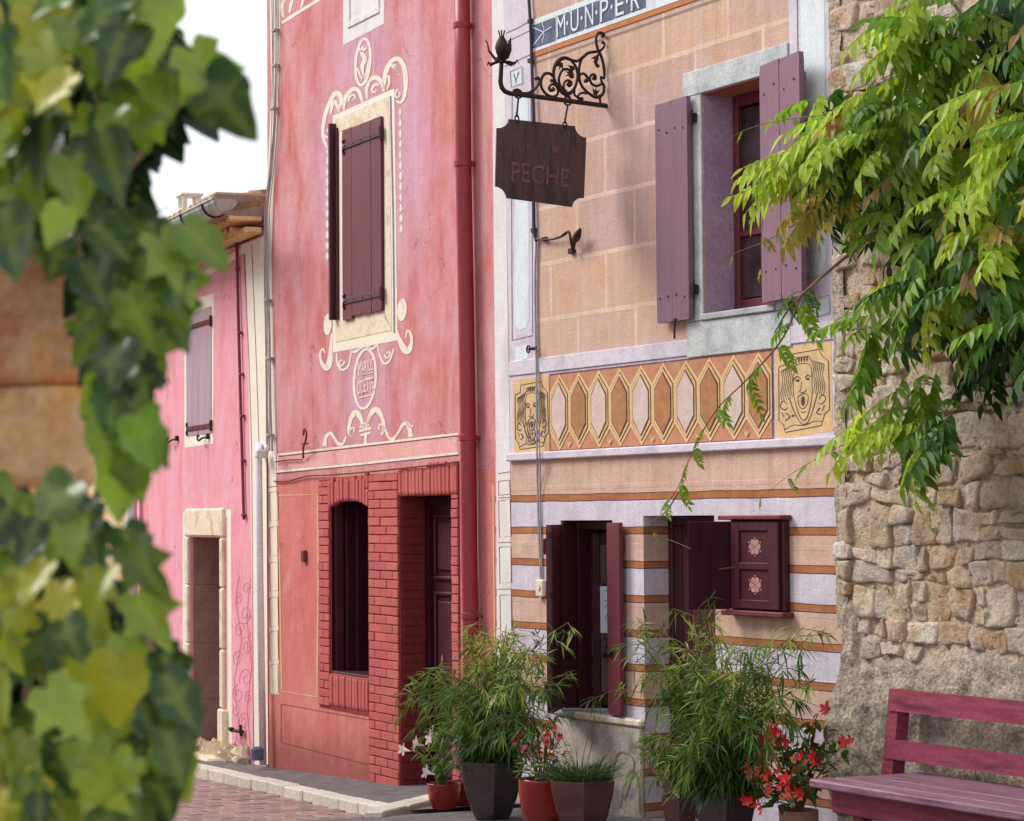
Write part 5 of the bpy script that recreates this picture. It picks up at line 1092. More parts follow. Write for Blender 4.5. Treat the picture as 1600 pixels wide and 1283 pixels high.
# stones, each its own piece
def stone_mesh(poly, proud, seed):
    """poly: corner points (u,z); rounded irregular face, domed"""
    cx = sum(p[0] for p in poly) / len(poly); cz = sum(p[1] for p in poly) / len(poly); rim = []
    n = len(poly)
    for i in range(n):
        a, b, c = poly[i - 1], poly[i], poly[(i + 1) % n]
        rim.append(((a[0] + 3 * b[0]) / 4 * .5 + b[0] * .5 * .0 + b[0] * .25 + (c[0] * .25 + b[0] * .0) * 0 + .25 * b[0], (a[1] + 3 * b[1]) / 4 * .5 + b[1] * .5))
        rim.append(((c[0] + 5 * b[0]) / 6, (c[1] + 5 * b[1]) / 6)); rim.append(((b[0] + c[0]) / 2, (b[1] + c[1]) / 2))
    R_ = []
    for i, (u, z) in enumerate(rim):
        d = 1 + .22 * noise.noise((u * 11 + seed, z * 11, seed)); R_.append((cx + (u - cx) * d, cz + (z - cz) * d))
    k = len(R_); vs = []
    for (s_, y) in ((1.0, .03), (.99, -proud * .5), (.94, -proud * .95), (.72, -proud), (.40, -proud * 1.02)):
        for (u, z) in R_:
            uu, zz = cx + (u - cx) * s_, cz + (z - cz) * s_; vs.append(Vector((uu, y + (.030 * noise.noise((uu * 8, zz * 8, seed)) + .016 * noise.noise((uu * 30, zz * 30, seed)) if y < 0 else 0), zz)))
    fs = [[r * k + i, r * k + (i + 1) % k, (r + 1) * k + (i + 1) % k, (r + 1) * k + i] for r in range(4) for i in range(k)] + [[4 * k + i for i in range(k)]]
    mb = MB(); mb.add(vs, fs); return mb
rows = []; z = .98
while z < sw_top - .1: rows.append(z); z += random.choice((random.uniform(.06, .11), random.uniform(.10, .19)))
nst = 0; wob = lambda u, k: .075 * noise.noise((u * 2.1, k * 7.7, 0))
rs = random.Random(11); far = MB()
for k in range(len(rows) - 1):
    u = -.02 + rs.uniform(-.05, .0)
    h = rows[k + 1] - rows[k]
    while u < su1 - .05:
        w = rs.uniform(.07, .25) * (1.0 + 1.2 * h) + (rs.random() < .15) * .15
        za0, za1 = rows[k] + wob(u, k), rows[k] + wob(u + w, k); zb0, zb1 = rows[k + 1] + wob(u, k + 1), rows[k + 1] + wob(u + w, k + 1)
        g = rs.uniform(.000, .008); j = lambda a: rs.uniform(-a, a) * 1.3
        split = h > .17 and rs.random() < .35
        polys = [[(u + g + j(.02), za0 + g), (u + w / 2, za0 * .5 + za1 * .5 + g + j(.012)), (u + w - g + j(.02), za1 + g), (u + w - g + j(.02), zb1 - g), (u + w / 2 + j(.03), (zb0 + zb1) / 2 - g + j(.012)), (u + g + j(.02), zb0 - g)]]
        if split:
            zm = (za0 + zb0) / 2 + j(.02); polys = [[(u + g, za0 + g), (u + w - g, za1 + g), (u + w - g + j(.02), zm - g), (u + w * .5, zm - g + j(.02)), (u + g, zm - g)], [(u + g + j(.02), zm + g), (u + w - g, zm + g), (u + w - g + j(.02), zb1 - g), (u + w * .5, zb1 - g + j(.02)), (u + g + j(.02), zb0 - g)]]
        for P_ in polys:
            cu_ = sum(p[0] for p in P_) / len(P_); czz = sum(p[1] for p in P_) / len(P_)
            if czz < zren(cu_) - .03 or rs.random() < (.02 if cu_ > .2 else .25): continue
            sm = stone_mesh(P_, rs.uniform(.012, .030), rs.uniform(0, 50))
            if nst < 290 and cu_ < 1.95 and czz < 4.7: sm.build('stone', M['stone'], sw, S2, shade=True); nst += 1
            else: far.add(sm.v, sm.f)
        u += w
far.build('stones', M['stone'], sw, S2, shade=True, kind='stuff')
mb = MB()
for k in range(420):
    u, z = rs.uniform(.05, 2.0), rs.uniform(1.15, 4.6); r = rs.uniform(.006, .013); mb.lathe([(0, -r), (r, -r * .3), (r * .8, r * .6), (0, r)], 6, c=(u, -.008, z), rot=rs.random())
mb.build('gravel_chips', M['stone'], sw, S2, kind='stuff')
mb = MB(); p = S.l3(1418, 693, .05); mb.tube([p + Vector((0, .06, 0)), p + Vector((-.05, -.03, .0))], .014, 6); mb.tube(vs3([p, p + Vector((.02, 0, -.06)), p + Vector((.0, -.02, -.10)), p + Vector((-.03, -.02, -.11))], 4), .008, 6); mb.build('wall_hook', M['zinc'], sw, S)

# ================================================================== SIGN BRACKET AND SIGN
bo = O.M @ Vector((O.u(948, 166), 0, 0)); B = Plane(bo[:2], O.y[:2])
br = thing('sign_bracket', B, 'wrought iron scroll bracket with a flower bud end, fixed high on the ochre front', 'bracket')
q3 = lambda x, y, o=0: B.l3(x, y, o)
mb = MB(); mb.tube([q3(x, y) for x, y in [(784, 92), (783, 110), (782, 128), (784, 137), (789, 143), (797, 146)]] + [q3(860, 154), q3(950, 166), q3(962, 167.5)], [.013, .014, .015, .015, .015, .015, .015, .015, .015], 10); mb.build('arm', M['iron'], br, B, shade=True)
def curl(pts, w, parent, name='scroll'):
    mb = MB(); s = smooth(pts, 5); mb.tube([q3(p[0], p[1]) for p in s], [p[2] * w for p in s], 7); return mb.build(name, M['iron'], parent, B, shade=True)
# picture-traced centrelines (coordinates x, y, weight)
T_ = lambda L: [(760 + x / 8.0, 40 + y / 8.0, w) for x, y, w in L]
W_ = .0088
curl(T_([(1420, 620, .7), (1450, 150 + 0, .0001)]) if False else T_([(1440, 130, 1.5), (1470, 125, 1.2), (1440, 90, 1), (1390, 100, .9), (1370, 180, 1), (1390, 290, 1), (1410, 320, 1), (1460, 280, .9), (1475, 230, .8), (1445, 205, 1.4)]), W_, br)
curl(T_([(1410, 325, 1), (1340, 330, 1.1), (1260, 350, 1.2), (1190, 410, 1.2), (1130, 445, 1.1), (1060, 430, 1.1), (980, 405, 1.4), (900, 440, 1.6), (850, 520, 1.3), (840, 620, 1.1), (860, 700, 1.1), (910, 780, 1.3), (960, 840, 1.7), (1020, 855, 1.6), (1090, 800, 1.2), (1130, 700, 1.1), (1140, 600, 1.1), (1110, 500, 1), (1060, 440, .9)]), W_, br)
curl(T_([(1040, 610, 1.3), (1070, 640, 1.6), (1060, 580, 1.1), (1010, 545, 1), (950, 560, 1), (910, 640, 1), (910, 720, 1), (950, 800, 1.1), (1000, 840, 1.2)]), W_, br)
curl(T_([(1010, 720, 1.6), (1040, 750, 1.4), (1060, 715, 1.1), (1020, 685, 1), (975, 710, .9), (965, 770, .9), (990, 830, 1)]), W_, br)
curl(T_([(820, 790, 1.6), (840, 800, 1.4), (800, 810, 1.2), (785, 770, 1), (820, 735, 1), (870, 750, 1), (895, 810, 1), (880, 870, 1), (820, 890, 1.1), (740, 850, 1), (685, 760, 1), (690, 660, 1.1), (730, 605, 1.2), (790, 600, 1.1), (850, 650, 1)]), W_, br)
curl(T_([(800, 690, 1.2), (830, 690, 1.2), (850, 720, .8), (870, 760, .8)]), W_, br)
curl(T_([(340, 820, 1.4), (395, 805, 1.2), (430, 840, 1), (520, 845, 1.1), (600, 800, 1), (650, 735, 1), (665, 680, 1), (640, 655, 1.2), (610, 670, 1.3)]), W_, br)
curl(T_([(1410, 330, 1.1), (1450, 430, 1.1), (1472, 560, 1.1), (1470, 660, 1), (1430, 640, .8), (1440, 700, .9), (1470, 760, 1.1), (1460, 840, 1.2), (1420, 885, 1.3), (1350, 890, 1.2), (1260, 830, 1), (1190, 750, 1), (1160, 650, 1), (1160, 520, 1), (1190, 420, 1)]), W_, br)
curl(T_([(1225, 690, 1.5), (1260, 690, 1.3), (1255, 640, 1.1), (1210, 600, 1), (1165, 625, 1), (1150, 690, 1)]), W_, br)
curl(T_([(1330, 650, 1.6), (1360, 665, 1.4), (1350, 615, 1.1), (1310, 620, 1), (1290, 665, 1), (1320, 730, 1), (1380, 755, 1), (1440, 730, .9)]), W_, br)
curl(T_([(1370, 500, 1.0), (1400, 510, 1.2), (1365, 470, 1.1), (1365, 430, 1), (1400, 360, 1)]), W_, br)
curl(T_([(1165, 920, 1.5), (1195, 915, 1.3), (1180, 940, 1), (1145, 900, .9), (1160, 860, .9), (1210, 840, .9), (1260, 850, .9)]), W_, br)
curl(T_([(1100, 800, .9), (1100, 860, .9), (1130, 890, .9), (1150, 910, .8)]), W_, br)
curl(T_([(1440, 870, .9), (1420, 910, .9), (1425, 960, .9), (1435, 985, .9)]), W_, br)
for (x, y, a) in ((935, 470, 250), (1385, 395, 230), (1090, 530, 200), (1065, 610, 160), (1360, 860, 80), (980, 875, 30)):
    mb = MB(); c = q3(760 + x / 8, 40 + y / 8)
    for da in (-35, 0, 35):
        aa = math.radians(a + da); d = Vector((math.cos(aa), 0, math.sin(aa))); n_ = Vector((-d.z, 0, d.x)); mb.add([c - n_ * .014, c + n_ * .014, c + d * .05, c + Vector((0, -.008, 0)), c + Vector((0, .008, 0))], [[0, 3, 2], [3, 1, 2], [1, 4, 2], [4, 0, 2]])
    mb.build('iron_leaf', M['iron'], br, B)
# bud
bc = q3(784, 86); mb = MB(); mb.lathe([(.010, -.05), (.016, -.02), (.034, .01), (.042, .045), (.034, .08), (.020, .105), (.014, .115)], 12, c=bc); bud = mb.build('flower_bud', M['iron'], br, B, shade=True)
for i in range(6):
    a = i * math.pi / 3; mb = MB(); ca_, sa_ = math.cos(a), math.sin(a)
    mb.tube(vs3([bc + Vector((ca_ * .012, sa_ * .012, .10)), bc + Vector((ca_ * .014, sa_ * .014, .125)), bc + Vector((ca_ * .022, sa_ * .022, .15))], 3), .0045, 5); mb.build('bud_tip', M['iron'], bud, B)
for i in range(7):
    a = i * 2 * math.pi / 7 + .3; ca_, sa_ = math.cos(a), math.sin(a); up = i % 2
    pts = [(.01, -.035), (.045, -.025 if up else -.04), (.082, .02 if up else -.05), (.095, .075 if up else -.03), (.105, .09 if up else -.05)]; ws = [.006, .022, .020, .008, .003]; mb = MB(); L = []
    for (r_, zz), w_ in zip(pts, ws):
        L += [bc + Vector((ca_ * r_ - sa_ * w_, sa_ * r_ + ca_ * w_, zz)), bc + Vector((ca_ * r_ + sa_ * w_, sa_ * r_ - ca_ * w_, zz)), bc + Vector((ca_ * r_, sa_ * r_, zz - .012))]
    mb.add(L, [f for j in range(4) for f in ([3 * j, 3 * j + 1, 3 * j + 4, 3 * j + 3], [3 * j + 1, 3 * j + 2, 3 * j + 5, 3 * j + 4], [3 * j + 2, 3 * j, 3 * j + 3, 3 * j + 5])]); mb.build('iron_petal', M['iron'], bud, B)
sg = thing('hanging_sign', B, 'dark lettered metal sign with scooped corners hanging on two hooks from the iron bracket', 'sign')
# outline with concave quarter-round corners
tl, tr_, brc, bl_ = (777, 184), (917, 199), (912, 326), (774, 307)
def cor(p, a, b, r=.16):
    """points of a scooped corner from edge towards a to edge towards b"""
    pa = (p[0] + (a[0] - p[0]) * r, p[1] + (a[1] - p[1]) * r); pb = (p[0] + (b[0] - p[0]) * r, p[1] + (b[1] - p[1]) * r); out = []
    for i in range(7):
        t_ = i / 6 * math.pi / 2; out.append((p[0] + (pa[0] - p[0]) * math.cos(t_) + (pb[0] - p[0]) * math.sin(t_), p[1] + (pa[1] - p[1]) * math.cos(t_) + (pb[1] - p[1]) * math.sin(t_)))
    return out
o4 = [tl, bl_, brc, tr_]; outl = []
for i in range(4): outl += cor(o4[i], o4[i - 1], o4[(i + 1) % 4], .13 if i % 2 == 0 else .13)
mb = MB(); mb.poly(B, outl, .006, .012); pnl = mb.build('panel', M['signplate'], sg, B)
text_px(pnl, B, 'PECHE', [(799, 252), (890, 264), (889, 293), (799, 283)], .0085, 'lettering', M['signletter'], .012, .003)
for ch, (x, y) in zip('PETIT', ((806, 229), (827, 225), (849, 226), (866, 229), (884, 236))):
    text_px(pnl, B, ch, [(x - 4, y - 1), (x + 5, y), (x + 5, y + 11), (x - 4, y + 10)], .0085, 'lettering', M['signdim'], .0, .002)
mb = MB(); mb.ribbon(B, [(822, 245, 1.5), (828, 241, 3), (836, 246, 3), (843, 243, 4), (850, 249, 3), (858, 246, 4), (865, 248, 3), (872, 250, 1.5)], .0085, 5); mb.build('flourish', M['iron'], pnl, B)
mb = MB(); mb.poly(B, [(891, 214), (894, 213), (897, 224), (894.5, 222)], .0085); mb.build('paint_chip', M['white'], pnl, B)
for (xa, ya, xb, yb) in ((810, 146, 807, 188), (887, 157, 882, 198)):
    mb = MB(); a, b = q3(xa, ya), q3(xb, yb); ring = lambda c, r: [c + Vector((r * math.cos(t_ * math.pi / 6), 0, r * math.sin(t_ * math.pi / 6))) for t_ in range(13)]
    mb.tube(ring(a + Vector((0, 0, -.004)), .026), .006, 6); mb.tube([a + Vector((0, 0, -.03)), b + Vector((0, 0, .02))], .006, 6); mb.tube(vs3([b + Vector((0, 0, .05)), b + Vector((.008, -.008, .02)), b + Vector((.01, -.012, 0)), b + Vector((0, -.012, -.012)), b + Vector((-.012, 0, .012)), b + Vector((0, .006, .03))], 4), .005, 6); mb.build('hanger', M['iron'], sg, B)
# little iron lamp bracket/spot on the cable
sp_ = thing('wall_spotlight', O, 'small black spotlight on the ochre front at the end of a cable below the sign', 'lamp')
mb = MB(); mb.tube(vs3([O.l3(878, 369, .045), O.l3(884, 364, .06), O.l3(889, 363, .06), O.l3(892, 376, .06), O.l3(895, 391, .04)], 4), .009, 7); mb.tube([O.l3(893, 393, .05), O.l3(899, 392, .02)], .010, 7); q_ = O.l3(896, 392, 0); mb.box(q_.x - .025, q_.x + .025, -.03, 0, q_.z - .02, q_.z + .015, .004); mb.build('arm', M['iron'], sp_, O)
mb = MB(); mb.tube(vs3([O.l3(896, 390, .04), O.l3(897, 380, .05), O.l3(900, 372, .06), O.l3(904, 364, .07), O.l3(907, 357, .07)], 3), [.008, .009, .010, .012, .016, .022, .026, .026, .024, .020, .016, .012, .006], 9); mb.build('lamp_head', M['iron'], sp_, O, shade=True)
# door bell
db = thing('doorbell', O, 'ivory doorbell box with round button left of the ground floor window', 'doorbell')
p = O.l3(848.5, 919, 0); mb = MB(); mb.box(p.x - .05, p.x + .05, -.032, 0, p.z - .056, p.z + .056, .008); bx_ = mb.build('case', M['plastic'], db, O)
mb = MB(); mb.tube([p + Vector((0, -.03, .008)), p + Vector((0, -.04, .008))], .022, 12); mb.build('button', M['plastic'], bx_, O); mb = MB(); mb.tube([p + Vector((.0, -.016, -.055)), p + Vector((.0, -.016, -.075))], .012, 8); mb.build('nub', M['plastic'], bx_, O)
# paper notice inside the window
nt_ = thing('paper_notice', O, 'pale blue paper notice showing behind the right leaf of the ground floor window', 'notice')
mb = MB(); a = O.l3(938, 916, -.06); b = O.l3(958, 990, -.06); mb.box(a.x, b.x, .058, .06, b.z, a.z); nn_ = mb.build('sheet', M['paper'], nt_, O)
mb = MB(); mb.ribbon(O, [(942, 922, .8), (951, 923, .8)], -.056, 1); mb.ribbon(O, [(943, 938, .8), (950, 939, .8)], -.056, 1); mb.ribbon(O, [(945, 950, 1), (949, 945, 1), (951, 955, 1), (946, 965, 1), (950, 972, 1)], -.056, 4); mb.build('print', M['paperink'], nn_, O)

# ================================================================== WALL CABINET
wc = thing('wall_cabinet', O, 'maroon wall cabinet with two pale flower roundels and its left leaf swung open', 'cabinet')
cu0, cu1, cz0, cz1 = O.u(1142, 880, .055), O.u(1218, 880, .055), O.z(1180, 953, .055), O.z(1180, 814, .055)
mb = MB(); mb.box(cu0 - .02, cu1 + .025, -.045, -.002, cz0 - .005, cz1 + .005, .006); cab = mb.build('case', M['maroon_dark'], wc, O)
mb = MB(); mb.box(cu0 - .09, cu1 + .05, -.085, -.002, cz1 + .006, cz1 + .032, .006); mb.build('top_board', M['maroon'], wc, O)
mb = MB(); mb.box(cu0 - .07, cu1 + .06, -.085, -.002, cz0 - .036, cz0 - .006, .006); mb.build('bottom_board', M['maroon'], wc, O)
dm = MB(); d0, d1 = -.068, -.046; sw_ = .095
dm.box(cu0 + .004, cu0 + sw_, d0, d1, cz0 + .004, cz1 - .004, .004); dm.box(cu1 - sw_, cu1, d0, d1, cz0 + .004, cz1 - .004, .004)
zmid = (cz0 + cz1) / 2 - .005
for zz, hh in ((cz0 + .03, .025), (zmid, .02), (cz1 - .03, .026)): dm.box(cu0 + sw_, cu1 - sw_, d0 + .002, d1, zz - hh, zz + hh, .004)
dl = dm.build('door_leaf', M['maroon_dark'], wc, O)
for (p_, q_) in ((cz0 + .055, zmid - .02), (zmid + .02, cz1 - .056)):
    mb = MB(); mb.box(cu0 + sw_, cu1 - sw_, d0 + .014, d1, p_, q_, .0); mb.build('leaf_panel', M['maroon_dark'], dl, O)
    c = Vector(((cu0 + cu1) / 2, d0 + .0125, (p_ + q_) / 2 + .0)); mb = MB()
    for k in range(6):
        a = k * math.pi / 3; L = []
        for j in range(8):
            b = 2 * math.pi * j / 8; r1, r2 = .028, .016; x, z = .026 + r1 * .75 * math.cos(b), r2 * 1.2 * math.sin(b); L.append(c + Vector(((x * math.cos(a) - z * math.sin(a)) * 1.25, 0, x * math.sin(a) + z * math.cos(a))))
        mb.prism(L, .004)
    for k in range(6):
        a = k * math.pi / 3 + .52; L = [c + Vector((.052 * 1.25 * math.cos(a) + .006 * math.cos(j * math.pi / 3), 0, .050 * math.sin(a) + .006 * math.sin(j * math.pi / 3))) for j in range(6)]; mb.prism(L, .004)
    mb.build('painted_roundel', M['roundel'], dl, O)
pa, pb_ = O.w3(1075, 885, .26), O.w3(1141, 885, .072); PC = Plane(pa[:2], (pb_ - pa)[:2]); Ln = (pb_ - pa).xy.length
mb = MB(); mb.box(0, Ln, 0, .022, PC.z(1105, 952), PC.z(1105, 815), .004); ol = mb.build('open_leaf', M['plumdark'], wc, PC, label='dark leaf swung open to the left')
mb = MB(); zc = PC.z(1130, 890); mb.tube(vs3([(Ln - .06, -.006, zc), (Ln - .01, -.02, zc + .008), (Ln + .06, -.02, zc + .015)], 4), .006, 6); mb.build('catch', M['rustiron'], wc, PC)

# ================================================================== BENCH
bz = O.z(1395, 1196, .16); fz = bz; bu0 = S.u(1395, 1130, .14)
bn = thing('bench', S, 'plum pink wooden bench with two back rails against the rubble wall', 'bench')
gb_ = G(S.M @ Vector((1, -.4, 0)))
cpt = O.w3(1262, 1217, 0); 
# left end of the seat: front corner solved on the seat plane
d = ray(1263, 1217); k = (fz - EYE.z) / d.z; fc = S.Mi @ (EYE + d * k); sdep = -fc.y; su0 = fc.x; L_ = 1.9
for i, (y0_, y1_) in enumerate(((-sdep, -sdep + .125), (-sdep + .132, -sdep + .30), (-sdep + .307, -.14))):
    mb = MB(); mb.box(su0 + (.0 if i == 0 else .02 * i), su0 + L_, y0_, y1_, fz - .038 + random.uniform(-.003, .003), fz, .008); mb.build('seat_plank', M['benchseat'], bn, S)
mb = MB(); mb.box(su0 + .06, su0 + L_ - .06, -sdep + .09, -sdep + .12, fz - .16, fz - .04, .006); mb.build('apron', M['bench'], bn, S)
ptop = S.z(1408, 1078, .14); 
for k_ in (0, 1):
    x = bu0 if k_ == 0 else su0 + L_ - .3
    pts = [(x, -.17, gb_ - .05), (x, -.17, fz - .02), (x, -.115, ptop)]
    mb = MB(); vs = []
    for (px_, py_, pz_) in pts: vs += [(px_, py_ - .045, pz_), (px_ + .085, py_ - .045, pz_), (px_ + .085, py_ + .03, pz_), (px_, py_ + .03, pz_)]
    mb.add(vs, [[4 * j + i, 4 * j + (i + 1) % 4, 4 * j + 4 + (i + 1) % 4, 4 * j + 4 + i] for j in (0, 1) for i in range(4)] + [[3, 2, 1, 0], [8, 9, 10, 11]]); mb.build('back_post', M['bench'], bn, S)
def rail(za, zb_, ya, yb):
    mb = MB(); x0, x1 = bu0 + .02, su0 + L_ - .1; vs = []
    for x in (x0, x1): vs += [(x, ya - .03, za), (x, yb - .03, zb_), (x, yb, zb_), (x, ya, za)]
    mb.add(vs, [[0, 4, 5, 1], [1, 5, 6, 2], [2, 6, 7, 3], [3, 7, 4, 0], [0, 1, 2, 3], [7, 6, 5, 4]]); mb.build('back_rail', M['bench'], bn, S)
rail(S.z(1420, 1112, .14), S.z(1420, 1078, .14), -.155, -.145); rail(S.z(1418, 1186, .14), S.z(1418, 1156, .14), -.185, -.175)
for x in (su0 + .18, su0 + L_ - .2):
    mb = MB(); mb.box(x, x + .075, -sdep + .125, -sdep + .19, gb_ - .1, fz - .04, .006); mb.build('leg', M['bench'], bn, S)
    mb = MB(); mb.box(x + .015, x + .06, -sdep + .19, -.17, fz - .14, fz - .04, .006); mb.build('cross_bearer', M['bench'], bn, S)
# ================================================================== POTS AND THEIR PLANTS
def potspot(px, off):
    """ground point in front of the ochre front seen under picture column px"""
    q = O.w3(px, 1270, off); return Vector((q.x, q.y, G(q) + .05))
PXM = lambda q: FPX / q.y
def pot(name, px, topy, wpx, off, kind, material, label, cat='pot', group=None, rot=.3):
    q = potspot(px, off); rz = 1.85 - (topy - 806) * q.y / FPX; r = wpx / 2 / PXM(q); h = rz - q.z
    t_ = thing(name, None, label, cat, 'pots and planters standing along the house fronts', at=q)
    if kind == 'round': prof = [(.58 * r, 0), (.70 * r, .06 * h), (.88 * r, .35 * h), (.98 * r, .72 * h), (1.0 * r, .96 * h), (1.0 * r, h), (.93 * r, h), (.90 * r, .9 * h)]; n_ = 32; sh_ = True
    else: prof = [(.52 * r, 0), (.60 * r, .08 * h), (.80 * r, .38 * h), (.96 * r, .78 * h), (1.0 * r, .97 * h), (1.0 * r, h), (.92 * r, h), (.88 * r, .9 * h)]; n_ = 6; sh_ = False
    prof = [(a * (1 if kind == 'round' else 1.08), b) for a, b in prof]
    mb = MB(); mb.lathe(prof, n_, rot=rot); mb.f = mb.f[:-1]; mb.m = mb.m[:-1]; o = mb.build('body', material, t_, shade=sh_)
    mb = MB(); mb.lathe([(0, .86 * h), (.9 * r, .88 * h), (.5 * r, .93 * h), (0, .95 * h)], 12, rot=rot); mb.build('soil', M['soil'], t_)
    return q, r, h
pots = {}
pots['dip'] = pot('flower_pot', 694, 1219, 53, .62, 'round', M['redglaze'], 'small round red glazed pot in front of the red doorway holding white trumpet flowers')
pots['back'] = pot('flower_pot', 722, 1216, 46, .42, 'round', M['redglaze'], 'small red pot half hidden behind the tall dark bamboo planter')
pots['bam1'] = pot('planter', 768, 1184, 102, .72, 'hex', M['darkglaze'], 'tall dark faceted planter with the left bamboo clump', 'planter', rot=.62)
pots['red'] = pot('flower_pot', 848, 1213, 76, .80, 'round', M['redglaze'], 'larger round red glazed pot with red and pink blossoms below the left shutter')
pots['grass'] = pot('planter', 910, 1214, 104, .85, 'hex', M['brownglaze'], 'brown faceted planter holding a clump of dark grass', 'planter', rot=.55)
pots['nan'] = pot('planter', 1063, 1241, 60, .55, 'hex', M['brownglaze'], 'smallest brown faceted planter with reddish feathery foliage by the doorway', 'planter', rot=.4)
pots['bam2'] = pot('planter', 1132, 1232, 104, .62, 'hex', M['darkglaze'], 'wide dark planter with the right bamboo clump between doorway and bench', 'planter', rot=.5)
pots['beg'] = pot('flower_pot', 1248, 1264, 62, .45, 'round', M['terracotta'], 'pale terracotta pot with red begonias beside the bench end')
# ---- leaf builders writing into one mesh with a tint per vertex
def blade(mb, p, d, nrm, L, w, col, droop=.25, segs=2):
    d = d.normalized(); s = d.cross(nrm); s = s.normalized() if s.length > 1e-4 else d.orthogonal().normalized(); n = s.cross(d)
    b = len(mb.v); pts = []
    mb.v += [p.copy()]; 
    for i in range(1, segs + 1):
        t_ = i / (segs + 1); c = p + d * L * t_ + Vector((0, 0, -droop * L * t_ * t_)); ww = w * math.sin(math.pi * (t_ ** .7)) / 2
        mb.v += [c + s * ww + n * ww * .35, c - n * ww * .1, c - s * ww + n * ww * .35]
    mb.v += [p + d * L + Vector((0, 0, -droop * L))]
    f = [[b, b + 2, b + 1], [b, b + 3, b + 2]]
    for i in range(segs - 1): o = b + 1 + 3 * i; f += [[o, o + 1, o + 4, o + 3], [o + 1, o + 2, o + 5, o + 4]]
    o = b + 1 + 3 * (segs - 1); e = b + 1 + 3 * segs; f += [[o, o + 1, e], [o + 1, o + 2, e]]
    mb.f += f; mb.m += [0] * len(f); mb.c += [col] * (len(mb.v) - b)
def rv(rs, a=1.0): return Vector((rs.uniform(-a, a), rs.uniform(-a, a), rs.uniform(-a, a)))
def jitc(rs, c, k=.25): m = rs.uniform(1 - k, 1 + k); return (c[0] * m * rs.uniform(.9, 1.1), c[1] * m, c[2] * m * rs.uniform(.85, 1.1))
GREENS = [C(86, 122, 44), C(68, 104, 40), C(110, 140, 54), C(54, 86, 36)]
def leaf_obj(mb, name, material, parent, kind='stuff'):
    Xi = world_of(parent).inverted(); mb.v = [Xi @ v for v in mb.v]; c = mb.c; o = None
    me = bpy.data.meshes.new(name); me.from_pydata([tuple(v) for v in mb.v], [], mb.f); me.materials.append(material)
    at = me.color_attributes.new('tint', 'FLOAT_COLOR', 'POINT'); buf = []
    for q in c: buf += [q[0], q[1], q[2], 1.0]
    at.data.foreach_set('color', buf); me.update(); o = bpy.data.objects.new(name, me); COL.objects.link(o); o.parent = parent
    if kind: o['kind'] = kind
    return o
def wtube(pts, r, name, material, parent, n=6):
    mb = MB(); Xi = world_of(parent).inverted(); mb.tube([Xi @ Vector(p) for p in pts], r, n); return mb.build(name, material, parent)
VX, VY = O.x.copy(), O.y.copy()
def bamboo(key, label, seed, targets, nleaf):
    """culms rise from the pot and arch out to targets given as offsets (right, out, up) in metres"""
    q, r, h = pots[key]; rs = random.Random(seed); base = q + Vector((0, 0, h * .92)); t_ = thing('bamboo', None, label, 'bamboo', 'bamboo clumps in planters', at=base)
    fm = MB(); sm = MB(); Xi = world_of(t_).inverted()
    for (a, o_, up, wgt) in targets:
        for rep in range(wgt):
            tip = base + VX * (a + rs.uniform(-.07, .07)) - VY * (o_ + rs.uniform(-.10, .10)) + Vector((0, 0, up + rs.uniform(-.08, .05)))
            st = base + VX * rs.uniform(-r * .6, r * .6) + VY * rs.uniform(-r * .6, r * .6)
            mid = st.lerp(tip, .5) + Vector((0, 0, .22 * (tip - st).length)) + rv(rs, .03); pts = vs3([st, st.lerp(mid, .5) + Vector((0, 0, .05)), mid, tip], 4)
            sm.tube([Xi @ p for p in pts], [.0055 * (1 - .75 * i / len(pts)) for i in range(len(pts))], 5)
            nb = 8
            for j in range(nb):
                f = .22 + .78 * j / (nb - 1); k = min(len(pts) - 2, int(f * (len(pts) - 1))); c = pts[k].lerp(pts[k + 1], f * (len(pts) - 1) - k); ax = (pts[k + 1] - pts[k]).normalized()
                bd = (ax * rs.uniform(.3, .9) + rv(rs, .9)).normalized(); bl_ = rs.uniform(.06, .17); be = c + bd * bl_ + Vector((0, 0, -.02))
                sm.tube([Xi @ c, Xi @ be], .0018, 4)
                tone = jitc(rs, rs.choice(GREENS), .2)
                if up > .55 and f > .6 and rs.random() < .5: tone = jitc(rs, C(150, 166, 86), .15)
                for m_ in range(nleaf):
                    p = c.lerp(be, .35 + .65 * m_ / max(1, nleaf - 1)); dd = bd * .7 + rv(rs, .75) + Vector((0, 0, -.42)); blade(fm, p, dd, Vector((rs.uniform(-.5, .5), rs.uniform(-.8, .2), 1)), rs.uniform(.075, .135), rs.uniform(.008, .013), jitc(rs, tone, .15), rs.uniform(.05, .35))
    for m_ in range(300):  # dense skirt over the rim
        a = rs.uniform(0, 6.283); rr = r * rs.uniform(.3, 1.0); p = base + Vector((math.cos(a) * rr, math.sin(a) * rr, rs.uniform(.02, .22))); tone = jitc(rs, GREENS[3], .2)
        for j in range(3): blade(fm, p, Vector((math.cos(a), math.sin(a), rs.uniform(-.5, .4))) + rv(rs, .6), Vector((0, 0, 1)), rs.uniform(.08, .14), rs.uniform(.010, .016), tone, .4)
    leaf_obj(fm, 'foliage', M['potleaf'], t_); mb = sm; me = mb.build('culms', M['stem'], None); me.parent = t_; me['kind'] = 'stuff'
    return t_
def tg(key, L):
    """targets from picture points: (px, py, out offset, weight)"""
    q, r, h = pots[key]; base = q + Vector((0, 0, h * .92)); out = []
    for (x, y, o_, w_) in L:
        off = -(O.Mi @ q).y + o_; p = O.w3(x, y, off) - base; out.append((p.dot(VX), -p.dot(VY), p.z, w_))
    return out
